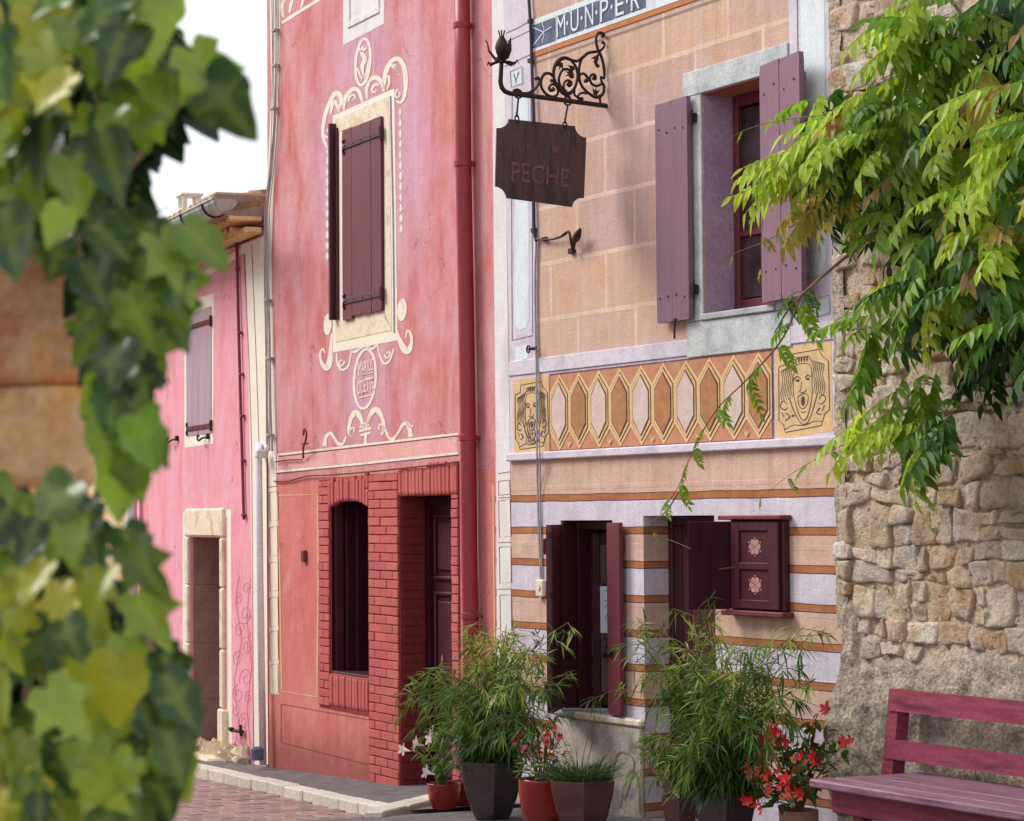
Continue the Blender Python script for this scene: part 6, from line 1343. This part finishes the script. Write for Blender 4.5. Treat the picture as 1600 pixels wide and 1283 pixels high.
bamboo('bam1', 'left bamboo clump spilling out of the tall dark planter in front of the red doorway', 3,
    tg('bam1', [(652, 1078, .02, 4), (690, 1050, -.05, 4), (668, 1110, .08, 4), (735, 1010, 0, 4), (770, 985, -.08, 4), (775, 1040, .05, 4), (800, 1000, 0, 3), (845, 1015, -.05, 4), (862, 985, -.1, 2), (850, 1070, .05, 5), (815, 1060, .15, 5), (740, 1080, .18, 6), (700, 1130, .12, 5), (780, 1110, .22, 5), (845, 1120, .1, 5), (760, 1050, .12, 5)]), 8)
bamboo('bam2', 'right bamboo clump standing before the striped front between doorway and bench', 5,
    tg('bam2', [(965, 1085, .15, 1), (1010, 1000, .05, 3), (1040, 985, 0, 3), (1080, 975, -.02, 4), (1030, 1050, .1, 4), (1060, 1090, .15, 5), (1115, 1040, .1, 5), (1150, 1030, 0, 4), (1190, 1010, -.02, 3), (1225, 985, -.05, 3), (1235, 1050, -.02, 4), (1215, 1100, .05, 5), (1170, 1100, .15, 5), (1110, 1120, .2, 6), (1060, 1150, .18, 5), (1100, 1180, .25, 5), (1050, 1200, .15, 3), (1200, 1150, .12, 4)]), 8)
def oleaf(mb, p, d, nrm, L, w, col): blade(mb, p, d, nrm, L, w, col, .2, 3)
def blossom(parent, name, c, d, r, n_, material, color, cup=.35):
    """an open flower: petals round an axis"""
    d = d.normalized(); u_ = d.orthogonal().normalized(); v_ = d.cross(u_); mb = MB()
    for i in range(n_):
        a = 2 * math.pi * i / n_ + random.uniform(-.2, .2); e = u_ * math.cos(a) + v_ * math.sin(a); s = d.cross(e); L = r * random.uniform(.85, 1.15)
        b = len(mb.v); mb.v += [c, c + e * L * .5 + s * L * .33 + d * L * cup * .5, c + e * L + s * L * .2 + d * L * cup, c + e * L * 1.08 - s * L * .1 + d * L * cup * .8, c + e * L * .5 - s * L * .33 + d * L * cup * .5, c + e * L * .55 + d * L * cup * .3]
        f = [[b, b + 1, b + 5], [b + 1, b + 2, b + 5], [b + 2, b + 3, b + 5], [b + 3, b + 4, b + 5], [b + 4, b, b + 5]]; mb.f += f; mb.m += [0] * 5; mb.c += [color] * 6
    return leaf_obj(mb, name, material, parent, None)
def wpt(key, x, y, o_=0.0):
    q = pots[key][0]; return O.w3(x, y, -(O.Mi @ q).y + o_)
# ---- white trumpet flowers
rs = random.Random(21); q, r, h = pots['dip']; base = q + Vector((0, 0, h * .9)); dp_ = thing('trumpet_flower_plant', None, 'green plant with pale pink and white trumpet flowers reaching left across the red doorway', 'plant', at=base)
fm = MB(); stems = []
for (x, y, o_) in ((640, 1172, .05), (650, 1158, 0), (672, 1148, -.05), (690, 1160, 0), (668, 1205, .1), (700, 1180, .0), (685, 1140, -.05), (710, 1195, .05), (680, 1195, .12)):
    tip = wpt('dip', x, y, o_); pts = vs3([base, base.lerp(tip, .5) + Vector((0, 0, .06)), tip], 5); stems.append(pts)
    for j in range(16):
        p = pts[min(len(pts) - 1, int(rs.uniform(.25, 1) * len(pts)))]; oleaf(fm, p, rv(rs) + Vector((0, 0, -.1)), Vector((0, 0, 1)) + rv(rs, .5), rs.uniform(.05, .09), rs.uniform(.022, .036), jitc(rs, C(88, 120, 60), .3))
leaf_obj(fm, 'foliage', M['potleaf'], dp_)
for pts in stems: wtube(pts, .004, 'stem', M['stem'], dp_, 5)
for (x, y, o_, dx) in ((630, 1171, .06, -1), (650, 1162, .03, -.6), (672, 1152, 0, .1), (667, 1207, .14, -.7), (676, 1146, 0, -.2)):
    c = wpt('dip', x, y, o_); d = VX * dx - VY * .5 + Vector((0, 0, .15)); blossom(dp_, 'flower', c, d, .046, 5, M['palepetal'], C(236, 216, 222), .25); wtube([c - d.normalized() * .06, c - d.normalized() * .03, c], [.004, .008, .016], 'flower_tube', M['white2'], dp_, 7)
# ---- red and pink blossoms with pale succulent rosettes
q, r, h = pots['red']; base = q + Vector((0, 0, h * .92)); rp = thing('blossom_plant', None, 'low plant with red and magenta blossoms over pale green rosettes in the larger red pot', 'plant', at=base)
fm = MB(); stems = []
for k in range(46):
    a = rs.uniform(0, 6.283); rr = r * rs.uniform(.1, 1.05); p0 = base + Vector((math.cos(a) * rr, math.sin(a) * rr, 0)); 
    for j in range(7): oleaf(fm, p0 + Vector((0, 0, rs.uniform(0, .22))), Vector((math.cos(a), math.sin(a), rs.uniform(-.1, 1.0))) + rv(rs, .7), rv(rs, .4) + Vector((0, 0, 1)), rs.uniform(.035, .065), rs.uniform(.010, .018), jitc(rs, C(74, 104, 58), .3))
for (x, y) in ((815, 1195), (833, 1200), (822, 1205), (846, 1198), (810, 1208), (838, 1210)):
    c = wpt('red', x, y, r * .75)
    for j in range(14): a = j * 2.4; oleaf(fm, c, Vector((math.cos(a), math.sin(a), .2 + .05 * j)), Vector((0, 0, 1)), .05 - .001 * j, .02, jitc(rs, C(150, 168, 96), .15))
leaf_obj(fm, 'foliage', M['potleaf'], rp)
for (x, y, c_) in ((814, 1152, C(182, 20, 34)), (806, 1160, C(178, 24, 40)), (818, 1172, C(196, 60, 120)), (822, 1169, C(200, 70, 130)), (853, 1152, C(190, 24, 46)), (855, 1162, C(186, 20, 44)), (858, 1150, C(196, 34, 54)), (869, 1140, C(190, 18, 36)), (876, 1152, C(180, 20, 38)), (842, 1172, C(176, 24, 40))):
    c = wpt('red', x, y, .08); wtube([base + (c - base) * .1, base.lerp(c, .6) + Vector((0, 0, .02)), c], .003, 'stem', M['stem'], rp, 5); blossom(rp, 'flower', c, -VY + Vector((0, 0, .5)) + rv(rs, .4), .024, 6, M['redpetal'], c_, .5)
# ---- grass clump
q, r, h = pots['grass']; base = q + Vector((0, 0, h * .92)); gp_ = thing('grass_clump', None, 'clump of dark arching grass with a few thin seed stalks in the brown planter', 'plant', at=base); fm = MB()
for k in range(420):
    a = rs.uniform(0, 6.283); rr = r * rs.uniform(0, .8); p = base + Vector((math.cos(a) * rr, math.sin(a) * rr, 0)); blade(fm, p, Vector((math.cos(a) * rs.uniform(.2, 1.1), math.sin(a) * rs.uniform(.2, 1.1), 1.0)), rv(rs), rs.uniform(.12, .28), rs.uniform(.006, .010), jitc(rs, C(60, 86, 54), .3), rs.uniform(.2, .7), 3)
leaf_obj(fm, 'blades', M['potleaf'], gp_)
for (x, y) in ((928, 1118), (920, 1150), (876, 1145), (888, 1160)): wtube(vs3([base, base.lerp(wpt('grass', x, y), .6) + rv(rs, .02), wpt('grass', x, y)], 5), .002, 'seed_stalk', M['stem'], gp_, 4)
# ---- reddish feathery shrub
q, r, h = pots['nan']; base = q + Vector((0, 0, h * .9)); np_ = thing('red_leaved_shrub', None, 'thin shrub with small reddish leaves against the cement plinth by the doorway', 'plant', at=base); fm = MB()
for (x, y) in ((1000, 1158), (1008, 1185), (1026, 1160), (1036, 1178), (1018, 1200), (1012, 1150), (1044, 1195)):
    tip = wpt('nan', x, y, -.1); pts = vs3([base, base.lerp(tip, .5) + rv(rs, .03), tip], 5); wtube(pts, .003, 'stem', M['bark'], np_, 5)
    for j in range(24): p = pts[int(rs.uniform(.4, 1) * (len(pts) - 1))] + rv(rs, .04); oleaf(fm, p, rv(rs), rv(rs), rs.uniform(.025, .045), .014, jitc(rs, C(120, 66, 56), .3))
leaf_obj(fm, 'foliage', M['potleaf'], np_)
# ---- begonia
q, r, h = pots['beg']; base = q + Vector((0, 0, h * .9)); bg_ = thing('begonia', None, 'bushy begonia with clusters of red flowers and bronze green leaves beside the bench', 'plant', at=base); fm = MB(); bst = []
for (x, y, o_) in ((1190, 1150, .1), (1205, 1140, .05), (1180, 1195, .15), (1175, 1245, .15), (1200, 1260, .2), (1225, 1165, .1), (1265, 1150, 0), (1278, 1115, -.05), (1300, 1145, -.05), (1325, 1160, -.1), (1270, 1185, .1), (1240, 1200, .2), (1220, 1215, .2), (1255, 1230, .2), (1290, 1175, .0), (1245, 1160, .05), (1300, 1200, 0)):
    tip = wpt('beg', x, y, o_); pts = vs3([base, base.lerp(tip, .55) + Vector((0, 0, .05)) + rv(rs, .02), tip], 5); bst.append(pts)
    for j in range(13): p = pts[int(rs.uniform(.3, 1) * (len(pts) - 1))] + rv(rs, .025); oleaf(fm, p, rv(rs) - VY * .3, Vector((0, 0, 1)) + rv(rs, .7), rs.uniform(.05, .095), rs.uniform(.026, .046), jitc(rs, rs.choice([C(84, 116, 50), C(74, 100, 46), C(96, 112, 48), C(70, 92, 44), C(128, 96, 48)]), .25))
leaf_obj(fm, 'foliage', M['potleaf'], bg_)
for pts in bst: wtube(pts, .004, 'stem', M['bark'], bg_, 5)
for (x, y, o_) in ((1204, 1136, .1), (1198, 1152, .15), (1208, 1156, .15), (1221, 1150, .12), (1200, 1168, .17), (1194, 1180, .18), (1206, 1178, .18), (1168, 1194, .18), (1173, 1208, .2), (1187, 1205, .2), (1202, 1205, .2), (1227, 1217, .25), (1205, 1230, .22), (1220, 1229, .22), (1234, 1241, .25), (1246, 1238, .25), (1165, 1248, .2), (1176, 1250, .2), (1190, 1266, .22), (1250, 1182, .1), (1272, 1181, .08), (1274, 1189, .08), (1290, 1108, -.02), (1293, 1112, -.02), (1319, 1157, -.05), (1330, 1157, -.05), (1241, 1092, 0), (1170, 1253, .22), (1212, 1143, .15), (1190, 1158, .15), (1212, 1170, .17), (1199, 1214, .2), (1183, 1258, .2), (1215, 1205, .2), (1232, 1226, .25), (1252, 1244, .25), (1262, 1190, .1), (1230, 1160, .14)):
    c = wpt('beg', x, y, o_ + .10); blossom(bg_, 'flower', c, -VY + Vector((0, 0, .3)) + rv(rs, .5), rs.uniform(.026, .038), 5, M['redpetal'], jitc(rs, C(186, 22, 30), .15), .4)

# ================================================================== WISTERIA ON THE RUBBLE WALL
wbase = S.M @ Vector((2.6, -.25, 0)); wbase.z = G(wbase)
wi = thing('wisteria', None, 'wisteria with drooping pinnate leaves hanging over the rubble wall and the mauve shutter', 'vine', at=wbase)
def pinnate(seed, nl=11, L=.26, ll=.085):
    """one compound leaf: axis along +Y drooping in -Z; leaflets in pairs"""
    rs = random.Random(seed); mb = MB(); pts = [Vector((.02 * math.sin(seed) * t_ * t_, L * t_, -.10 * L * t_ - .35 * L * t_ * t_)) for t_ in [i / 8 for i in range(9)]]
    mb.tube(pts, [.0022] * 9, 4); mb.c += [(1.1, 1.0, .8)] * len(mb.v)
    for i in range(nl):
        side = -1 if i % 2 else 1; t_ = .16 + .84 * (i // 2) / ((nl - 1) / 2)
        if i == nl - 1: side = 0; t_ = 1.0
        k = min(7, int(t_ * 8)); p = pts[k].lerp(pts[k + 1], t_ * 8 - k); ax = (pts[k + 1] - pts[k]).normalized()
        d = ax * (.55 if side else 1.0) + Vector((side * .8, 0, -.35)) + rv(rs, .16) + Vector((0, 0, -.25)); l_ = ll * rs.uniform(.8, 1.2) * (1 - .25 * abs(t_ - .5)); c = rs.uniform(.8, 1.2)
        blade(mb, p, d, Vector((0, .25, 1)) + rv(rs, .25), l_, l_ * rs.uniform(.40, .50), (c, c, c), rs.uniform(.05, .35), 5)
    return mb
protos = [pinnate(40 + i, [11, 13, 11, 13][i % 4], .22 + .02 * (i % 4), .080 + .009 * (i % 3)) for i in range(8)]
m2, nt2, bs2 = newmat('wisteria_leaf_piece')
def leafmat2():
    """as the leaf material, tone of the piece times tint of the leaflet"""
    m = M['wleaf']; nt = m.node_tree; oi = [n for n in nt.nodes if n.type == 'OBJECT_INFO'][0]; at = nt.nodes.new('ShaderNodeAttribute'); at.attribute_name = 'tint'
    links = [l for l in nt.links if l.from_node == oi]; mx_ = nt.nodes.new('ShaderNodeMixRGB'); mx_.blend_type = 'MULTIPLY'; mx_.inputs['Fac'].default_value = 1
    tgt = [l.to_socket for l in links]; [nt.links.remove(l) for l in links]; nt.links.new(oi.outputs['Color'], mx_.inputs['Color1']); nt.links.new(at.outputs['Color'], mx_.inputs['Color2']); [nt.links.new(mx_.outputs[0], s) for s in tgt]
leafmat2(); bpy.data.materials.remove(m2)
pmesh = []
for pm_ in protos:
    me = bpy.data.meshes.new('leaf'); me.from_pydata([tuple(v) for v in pm_.v], [], pm_.f); me.materials.append(M['wleaf']); at = me.color_attributes.new('tint', 'FLOAT_COLOR', 'POINT'); buf = []
    for q in pm_.c: buf += [q[0], q[1], q[2], 1.0]
    at.data.foreach_set('color', buf); me.update(); pmesh.append(me)
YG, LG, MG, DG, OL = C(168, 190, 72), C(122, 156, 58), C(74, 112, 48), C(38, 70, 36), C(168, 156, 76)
rs = random.Random(77); WL = []
def wadd(px, py, off, tone, lat=None, sc=1.0, up=.15):
    p = S.w3(px, py, off); lat = rs.uniform(-1, 1) if lat is None else lat
    tip = S.x * (lat * .8 + rs.uniform(-.3, .3)) - S.y * rs.uniform(.1, .9) + Vector((0, 0, rs.uniform(-.6, up))); n = Vector((0, 0, 1)) - S.y * rs.uniform(.2, 1.0) + rv(rs, .35)
    WL.append((p, tip, n, jitc(rs, tone, .16), sc * rs.uniform(.85, 1.15), off))
mass = [(1610, -40), (1550, 10), (1560, 80), (1520, 120), (1420, 125), (1335, 130), (1275, 150), (1250, 175), (1236, 215), (1250, 245), (1290, 250), (1300, 290), (1330, 300), (1380, 300), (1420, 330), (1420, 400), (1400, 450), (1430, 490), (1490, 480), (1540, 520), (1600, 560), (1680, 560), (1680, -40)]
n_ = 0
while n_ < 440:
    x, y = rs.uniform(1190, 1680), rs.uniform(-30, 640)
    if not in_poly(x, y, mass): continue
    n_ += 1; edge = (y < 260 and x < 1420)
    deep = rs.random() < .42
    if deep: wadd(x, y, rs.uniform(.12, .35), rs.choice([DG, DG, MG]))  # leaves near the wall toned dark: shade painted into their colour
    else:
        f = max(0, min(1, (520 - y) / 520 * .5 + (1420 - x) / 500 + .25)); tone = YG if rs.random() < f * .68 else (LG if rs.random() < .45 else rs.choice([MG, MG, DG]))  # brighter yellow-greens towards top and left: light painted into the leaf tone
        if rs.random() < .13: tone = rs.choice([OL, C(178, 160, 84), C(150, 120, 70)])
        wadd(x, y - 10, rs.uniform(.4, .95), tone, sc=1.1)
for (x0, y0, x1, y1, n_, tone, off, lat) in ((1420, -20, 1440, 60, 12, YG, .9, -.3), (1440, 0, 1530, 60, 20, LG, .8, 0), (1430, 50, 1510, 90, 12, LG, .75, 0), (1250, 200, 1300, 255, 7, YG, .8, -.3), (1285, 165, 1340, 230, 18, YG, .85, -.2), (1340, 150, 1440, 230, 18, LG, .8, 0), (1225, 250, 1245, 290, 6, YG, .75, -.4),
    (1365, 480, 1385, 590, 10, LG, .45, -.2), (1400, 570, 1470, 640, 11, LG, .4, 0), (1440, 630, 1500, 680, 9, MG, .4, 0), (1430, 650, 1465, 690, 5, YG, .45, -.2), (1340, 630, 1420, 660, 7, YG, .5, -.6), (1530, 500, 1620, 570, 12, DG, .3, 0), (1430, 360, 1600, 470, 20, LG, .65, 0), (1280, 260, 1370, 320, 12, OL, .6, -.3), (1480, 150, 1640, 380, 26, YG, .9, 0), (1560, 0, 1640, 120, 20, DG, .5, 0)):
    for i in range(n_): wadd(rs.uniform(x0, x1), rs.uniform(y0, y1), off + rs.uniform(-.12, .12), tone, lat)
# trailing shoots
vine = []
def shoot(pts, leaves, tone, sc=.8, r=.006):
    P3 = vs3([S.w3(x, y, o_) for x, y, o_ in pts], 8); wtube(P3, [r * (1 - .7 * i / len(P3)) for i in range(len(P3))], 'shoot', M['bark'] if r > .007 else M['stem'], wi, 6)
    for i in range(leaves):
        f = (i + .5) / leaves; p = P3[min(len(P3) - 1, int(f * len(P3)))]; lat = (-1) ** i * .7
        tip = S.x * lat - S.y * rs.uniform(.1, .5) + Vector((0, 0, rs.uniform(-1.0, -.1))); WL.append((p, tip, Vector((0, 0, 1)) - S.y * .9 + rv(rs, .3), jitc(rs, tone, .15), sc * rs.uniform(.8, 1.1) * (1 - .45 * f), .9))
shoot([(1440, 300, .6), (1385, 350, .55), (1330, 395, .5), (1270, 445, .5), (1235, 480, .5), (1210, 520, .5)], 4, MG, .55, .012)
shoot([(1250, 465, .5), (1222, 530, .52), (1170, 590, .54), (1120, 640, .55), (1085, 700, .55), (1060, 760, .55), (1040, 790, .55)], 13, LG, .8, .005)
shoot([(1225, 470, .5), (1250, 455, .5), (1285, 470, .5)], 4, MG, .6, .004)
shoot([(1400, 660, .5), (1330, 690, .55), (1280, 715, .55), (1230, 745, .55), (1180, 785, .55)], 6, LG, .45, .003)
shoot([(1290, 180, .8), (1240, 185, .8), (1200, 192, .8), (1160, 205, .8), (1140, 218, .8)], 2, LG, .3, .003)
shoot([(1210, 260, .75), (1195, 300, .75), (1192, 340, .75), (1188, 400, .75), (1192, 430, .7)], 4, OL, .5, .003)
shoot([(1260, 340, .6), (1200, 375, .6), (1150, 395, .6), (1140, 405, .6)], 2, LG, .3, .003)
shoot([(1450, 780, .45), (1452, 800, .45), (1455, 830, .4)], 3, LG, .25, .002)
shoot([(1060, 770, .5), (1040, 800, .4), (1018, 820, .3), (1030, 840, .25), (1050, 845, .22), (1080, 858, .24)], 1, OL, .3, .0045)
shoot([(1700, 700, .1), (1640, 560, .2), (1560, 420, .25), (1480, 320, .3), (1420, 240, .4), (1330, 190, .6)], 0, MG, 1, .022)
shoot([(1690, 640, .15), (1620, 380, .3), (1560, 160, .35), (1500, 20, .5), (1450, -30, .7)], 0, MG, 1, .018)
order = sorted(range(len(WL)), key=lambda i: -(WL[i][5] * 1.0 + WL[i][4] * .5)); Xi = world_of(wi).inverted(); rest = MB()
for rank, i in enumerate(order):
    p, tip, n, col, sc, off = WL[i]; Mx = Matrix.Translation(p) @ frame(tip, n) @ Matrix.Scale(sc, 4); k = rs.randrange(8)
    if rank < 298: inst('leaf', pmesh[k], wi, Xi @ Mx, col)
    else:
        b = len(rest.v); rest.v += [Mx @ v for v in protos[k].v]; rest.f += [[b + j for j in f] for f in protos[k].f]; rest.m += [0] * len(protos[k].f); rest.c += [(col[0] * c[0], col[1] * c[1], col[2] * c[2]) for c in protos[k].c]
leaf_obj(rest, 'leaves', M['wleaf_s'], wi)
# the trunk at the foot of the wall, out of frame
shoot([(1760, 1300, .15), (1740, 1000, .12), (1700, 700, .12)], 0, MG, 1, .03)

# ================================================================== NEAR PILLAR WITH IVY
PD_ = 3.35
pp0 = Vector(((152 - CX) / FPX * PD_, PD_, 0)); NP = Plane((pp0.x, pp0.y), (1, .24))
np2 = thing('stone_pillar', NP, 'orange stone pillar close to the camera, half smothered in ivy', 'pillar')
gzp = G(NP.p); zb = gzp - .1; k = 0; rs = random.Random(5)
mb = MB(); mb.box(-.62, -.012, .015, .55, zb, 3.2); mb.build('core', M['mortar'], np2, NP)
hs = [NP.z(70, y) for y in (1700, 1480, 1250, 1010, 766, 604, 385, 180, -40, -260)]
for a, b in zip(hs, hs[1:]):
    bm = bmesh.new(); bmesh.ops.create_cube(bm, size=1); bmesh.ops.subdivide_edges(bm, edges=bm.edges[:], cuts=9, use_grid_fill=True)
    w0 = -.64; 
    for v in bm.verts:
        c = v.co.copy(); rr = .44; q_ = Vector((max(-rr, min(rr, c.x)), max(-rr, min(rr, c.y)), max(-rr, min(rr, c.z)))); dv = c - q_
        if dv.length > 1e-6: c = q_ + dv.normalized() * min(dv.length, .06)
        v.co = Vector((w0 / 2 + c.x * abs(w0), .28 + c.y * .58, (a + b) / 2 + c.z * (b - a) * 1.03)); v.co += Vector(noise.noise_vector(v.co * 6 + Vector((k * 3, 0, 0)))) * .008 + Vector(noise.noise_vector(v.co * 25)) * .003
    bm.verts.index_update(); mb = MB(); mb.add([v.co.copy() for v in bm.verts], [[v.index for v in f.verts] for f in bm.faces]); bm.free(); mb.build('block', M['pillar'], np2, NP, shade=True); k += 1
ib = NP.M @ Vector((-.1, -.1, gzp)); iv = thing('ivy', None, 'ivy with broad lobed leaves climbing the near pillar, out of focus', 'ivy', at=ib)
def ivyleaf(seed):
    rs = random.Random(seed); half = [(0, .02), (.12, -.10), (.30, -.12), (.46, 0), (.53, .15), (.52, .28), (.59, .44), (.53, .55), (.42, .64), (.34, .78), (.19, .98), (.05, 1.16), (0, 1.2)] if seed % 2 else [(0.0, .02), (.10, -.12), (.24, -.17), (.40, -.06), (.46, .04), (.37, .16), (.44, .26), (.58, .46), (.60, .56), (.42, .58), (.27, .62), (.24, .78), (.15, .95), (.04, 1.16), (0, 1.2)]
    nar = rs.uniform(.78, .98); half = [(x * nar * rs.uniform(.92, 1.08), y + rs.uniform(-.02, .02)) if 0 < i < len(half) - 1 else (x, y) for i, (x, y) in enumerate(half)]
    bm = bmesh.new()
    for sgn in (1, -1):
        vs = [bm.verts.new((sgn * x, y, 0)) for x, y in half]; mid = [bm.verts.new((0, y, 0)) for y in (.85, .5, .25)]
        bm.faces.new(vs + mid if sgn > 0 else list(reversed(vs + mid)))
    bmesh.ops.remove_doubles(bm, verts=bm.verts[:], dist=1e-4); bmesh.ops.triangulate(bm, faces=bm.faces[:]); bmesh.ops.subdivide_edges(bm, edges=bm.edges[:], cuts=1); bmesh.ops.triangulate(bm, faces=bm.faces[:])
    cup, cur = rs.uniform(.10, .28), rs.uniform(.08, .30)
    for v in bm.verts:
        x, y = v.co.x, v.co.y; v.co.z = cup * abs(x) - cur * (y - .2) ** 2 * .6 + .05 * math.sin(7 * abs(x) + 5 * y + seed)
    bm.verts.index_update(); vs = [v.co.copy() for v in bm.verts]; fs = [[v.index for v in f.verts] for f in bm.faces]; bm.free()
    # petiole
    mb = MB(); mb.add(vs, fs); nl_ = len(mb.v); mb.tube([(0, .03, .0), (0, -.15, -.04), (0, -.34, -.16)], .012, 4)
    me = bpy.data.meshes.new('leaf'); me.from_pydata([tuple(v) for v in mb.v], [], mb.f); me.materials.append(M['ivyleaf'])
    at = me.attributes.new('vein', 'FLOAT', 'POINT')
    for i, v in enumerate(mb.v):
        d = min(abs(v.x), abs(abs(v.x) - .75 * max(0, v.y - .08)) * .8) if i < nl_ else 0; at.data[i].value = max(0, 1 - d / .035)
    for p_ in me.polygons: p_.use_smooth = True
    me.update(); return me, mb
il = [ivyleaf(i) for i in range(8)]
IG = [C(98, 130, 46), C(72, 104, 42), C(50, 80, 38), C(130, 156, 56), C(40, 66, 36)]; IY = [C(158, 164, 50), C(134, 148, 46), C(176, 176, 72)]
A_ = [(-80, -60), (215, -60), (222, 20), (230, 60), (265, 95), (290, 125), (292, 165), (262, 200), (180, 225), (168, 300), (215, 350), (262, 365), (262, 395), (240, 430), (225, 480), (200, 540), (190, 620), (195, 680), (182, 700), (172, 690), (166, 590), (150, 500), (105, 420), (40, 370), (-80, 380)]
B_ = [(-80, 790), (40, 775), (120, 790), (160, 835), (172, 890), (168, 960), (190, 1020), (225, 1065), (240, 1125), (230, 1190), (225, 1330), (-80, 1330)]
cells = []; rs = random.Random(9)
def iadd(x, y, dep, tone, size, lat=None):
    d = ray(x, y); p = EYE + d * (dep / d.y); lat = rs.uniform(-.7, .7) if lat is None else lat
    tip = Vector((lat, rs.uniform(-.35, .15), -1 + rs.uniform(0, .5))); n = Vector((rs.uniform(-.5, .5), -1, rs.uniform(.0, .9))); cells.append((p, tip, n, jitc(rs, tone, .2), size))
for poly_, cnt_ in ((A_, 150), (B_, 112)):
    n_ = 0; pts_ = []; tries = 0
    while n_ < cnt_ and tries < 20000:
        tries += 1; x, y = rs.uniform(-80, 360), rs.uniform(-60, 1330)
        if not in_poly(x, y, poly_): continue
        mind = 22 if tries < 6000 else 12
        if any((x - a) ** 2 + (y - b) ** 2 < mind ** 2 for a, b in pts_): continue
        pts_.append((x, y)); n_ += 1; f = rs.random(); dep = 2.70 + .55 * f
        yel = poly_ is B_ and x < 200 and y > 900 and rs.random() < .6 or (poly_ is A_ and x < 130 and y < 220 and rs.random() < .35)
        tone = rs.choice(IY) if yel else rs.choice(IG); iadd(x - 5, y - 40, dep, tone, rs.uniform(.044, .074))
for (x, y, s_, lat) in ((300, 110, .085, .5), (318, 150, .08, .6), (285, 385, .065, .6), (232, 0, .085, .1), (255, 1085, .07, .4), (262, 1170, .06, .2), (205, 885, .07, .7), (212, 680, .06, .3), (215, 960, .065, .5), (250, 400, .08, .3), (262, 440, .06, .2)): iadd(x, y - 30, 2.8, IG[rs.randrange(4)], s_, lat)
for (x, y, s_, lat) in ((262, 430, .075, .3), (258, 475, .07, .2), (225, 530, .07, .2), (215, 590, .06, .1), (205, 640, .06, .2), (218, 685, .055, .3), (190, 560, .07, -.2), (178, 620, .065, 0), (172, 680, .06, -.1), (200, 720, .06, .2), (185, 740, .065, 0), (300, 60 + 70, .08, .4), (255, 1045, .06, .5), (272, 1110, .06, .3), (265, 1190, .06, .2), (195, 850, .06, .4), (250, 1220, .06, .1)): iadd(x, y - 25, 2.85, IG[rs.randrange(5)], s_, lat)
back = []  # rear leaf layer, coloured very dark to paint shade into the gaps
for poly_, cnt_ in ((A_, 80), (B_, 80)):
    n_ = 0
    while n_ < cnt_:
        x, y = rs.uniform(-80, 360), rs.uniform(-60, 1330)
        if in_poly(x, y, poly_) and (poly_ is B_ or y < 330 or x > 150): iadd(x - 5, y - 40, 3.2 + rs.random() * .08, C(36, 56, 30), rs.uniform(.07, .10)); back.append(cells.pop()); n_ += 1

rest = MB()
for (p, tip, n, col, s_) in back:
    k = rs.randrange(8); Mx = Matrix.Translation(p) @ frame(tip, n) @ Matrix.Scale(s_, 4); src = il[k][1]; b = len(rest.v); rest.v += [Mx @ v for v in src.v]; rest.f += [[b + j for j in f] for f in src.f]; rest.m += [0] * len(src.f); rest.c += [col] * len(src.v)
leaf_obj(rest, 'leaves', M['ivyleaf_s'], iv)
Xi = world_of(iv).inverted()
for (p, tip, n, col, s_) in cells: inst('leaf', il[rs.randrange(8)][0], iv, Xi @ (Matrix.Translation(p) @ frame(tip, n) @ Matrix.Scale(s_, 4)), col)
for (x, y, s_) in ((228, 810, .03), (236, 830, .03), (280, 850, .03)): iadd(x, y, 2.9, IG[1], s_)
for pts in ([(120, 1330), (150, 1100), (120, 900), (160, 740), (170, 560), (120, 380), (160, 200), (120, 40), (140, -60)], [(60, 1330), (40, 1100), (80, 900), (60, 790)], [(160, 300), (220, 240), (280, 160), (320, 110)], [(170, 560), (210, 640), (215, 720)], [(120, 900), (200, 960), (270, 1080), (290, 1150)]):
    P3 = vs3([EYE + ray(x, y) * (3.18 / ray(x, y).y) for x, y in pts], 6); wtube(P3, [.006] * len(P3), 'stem', M['bark'], iv, 6)
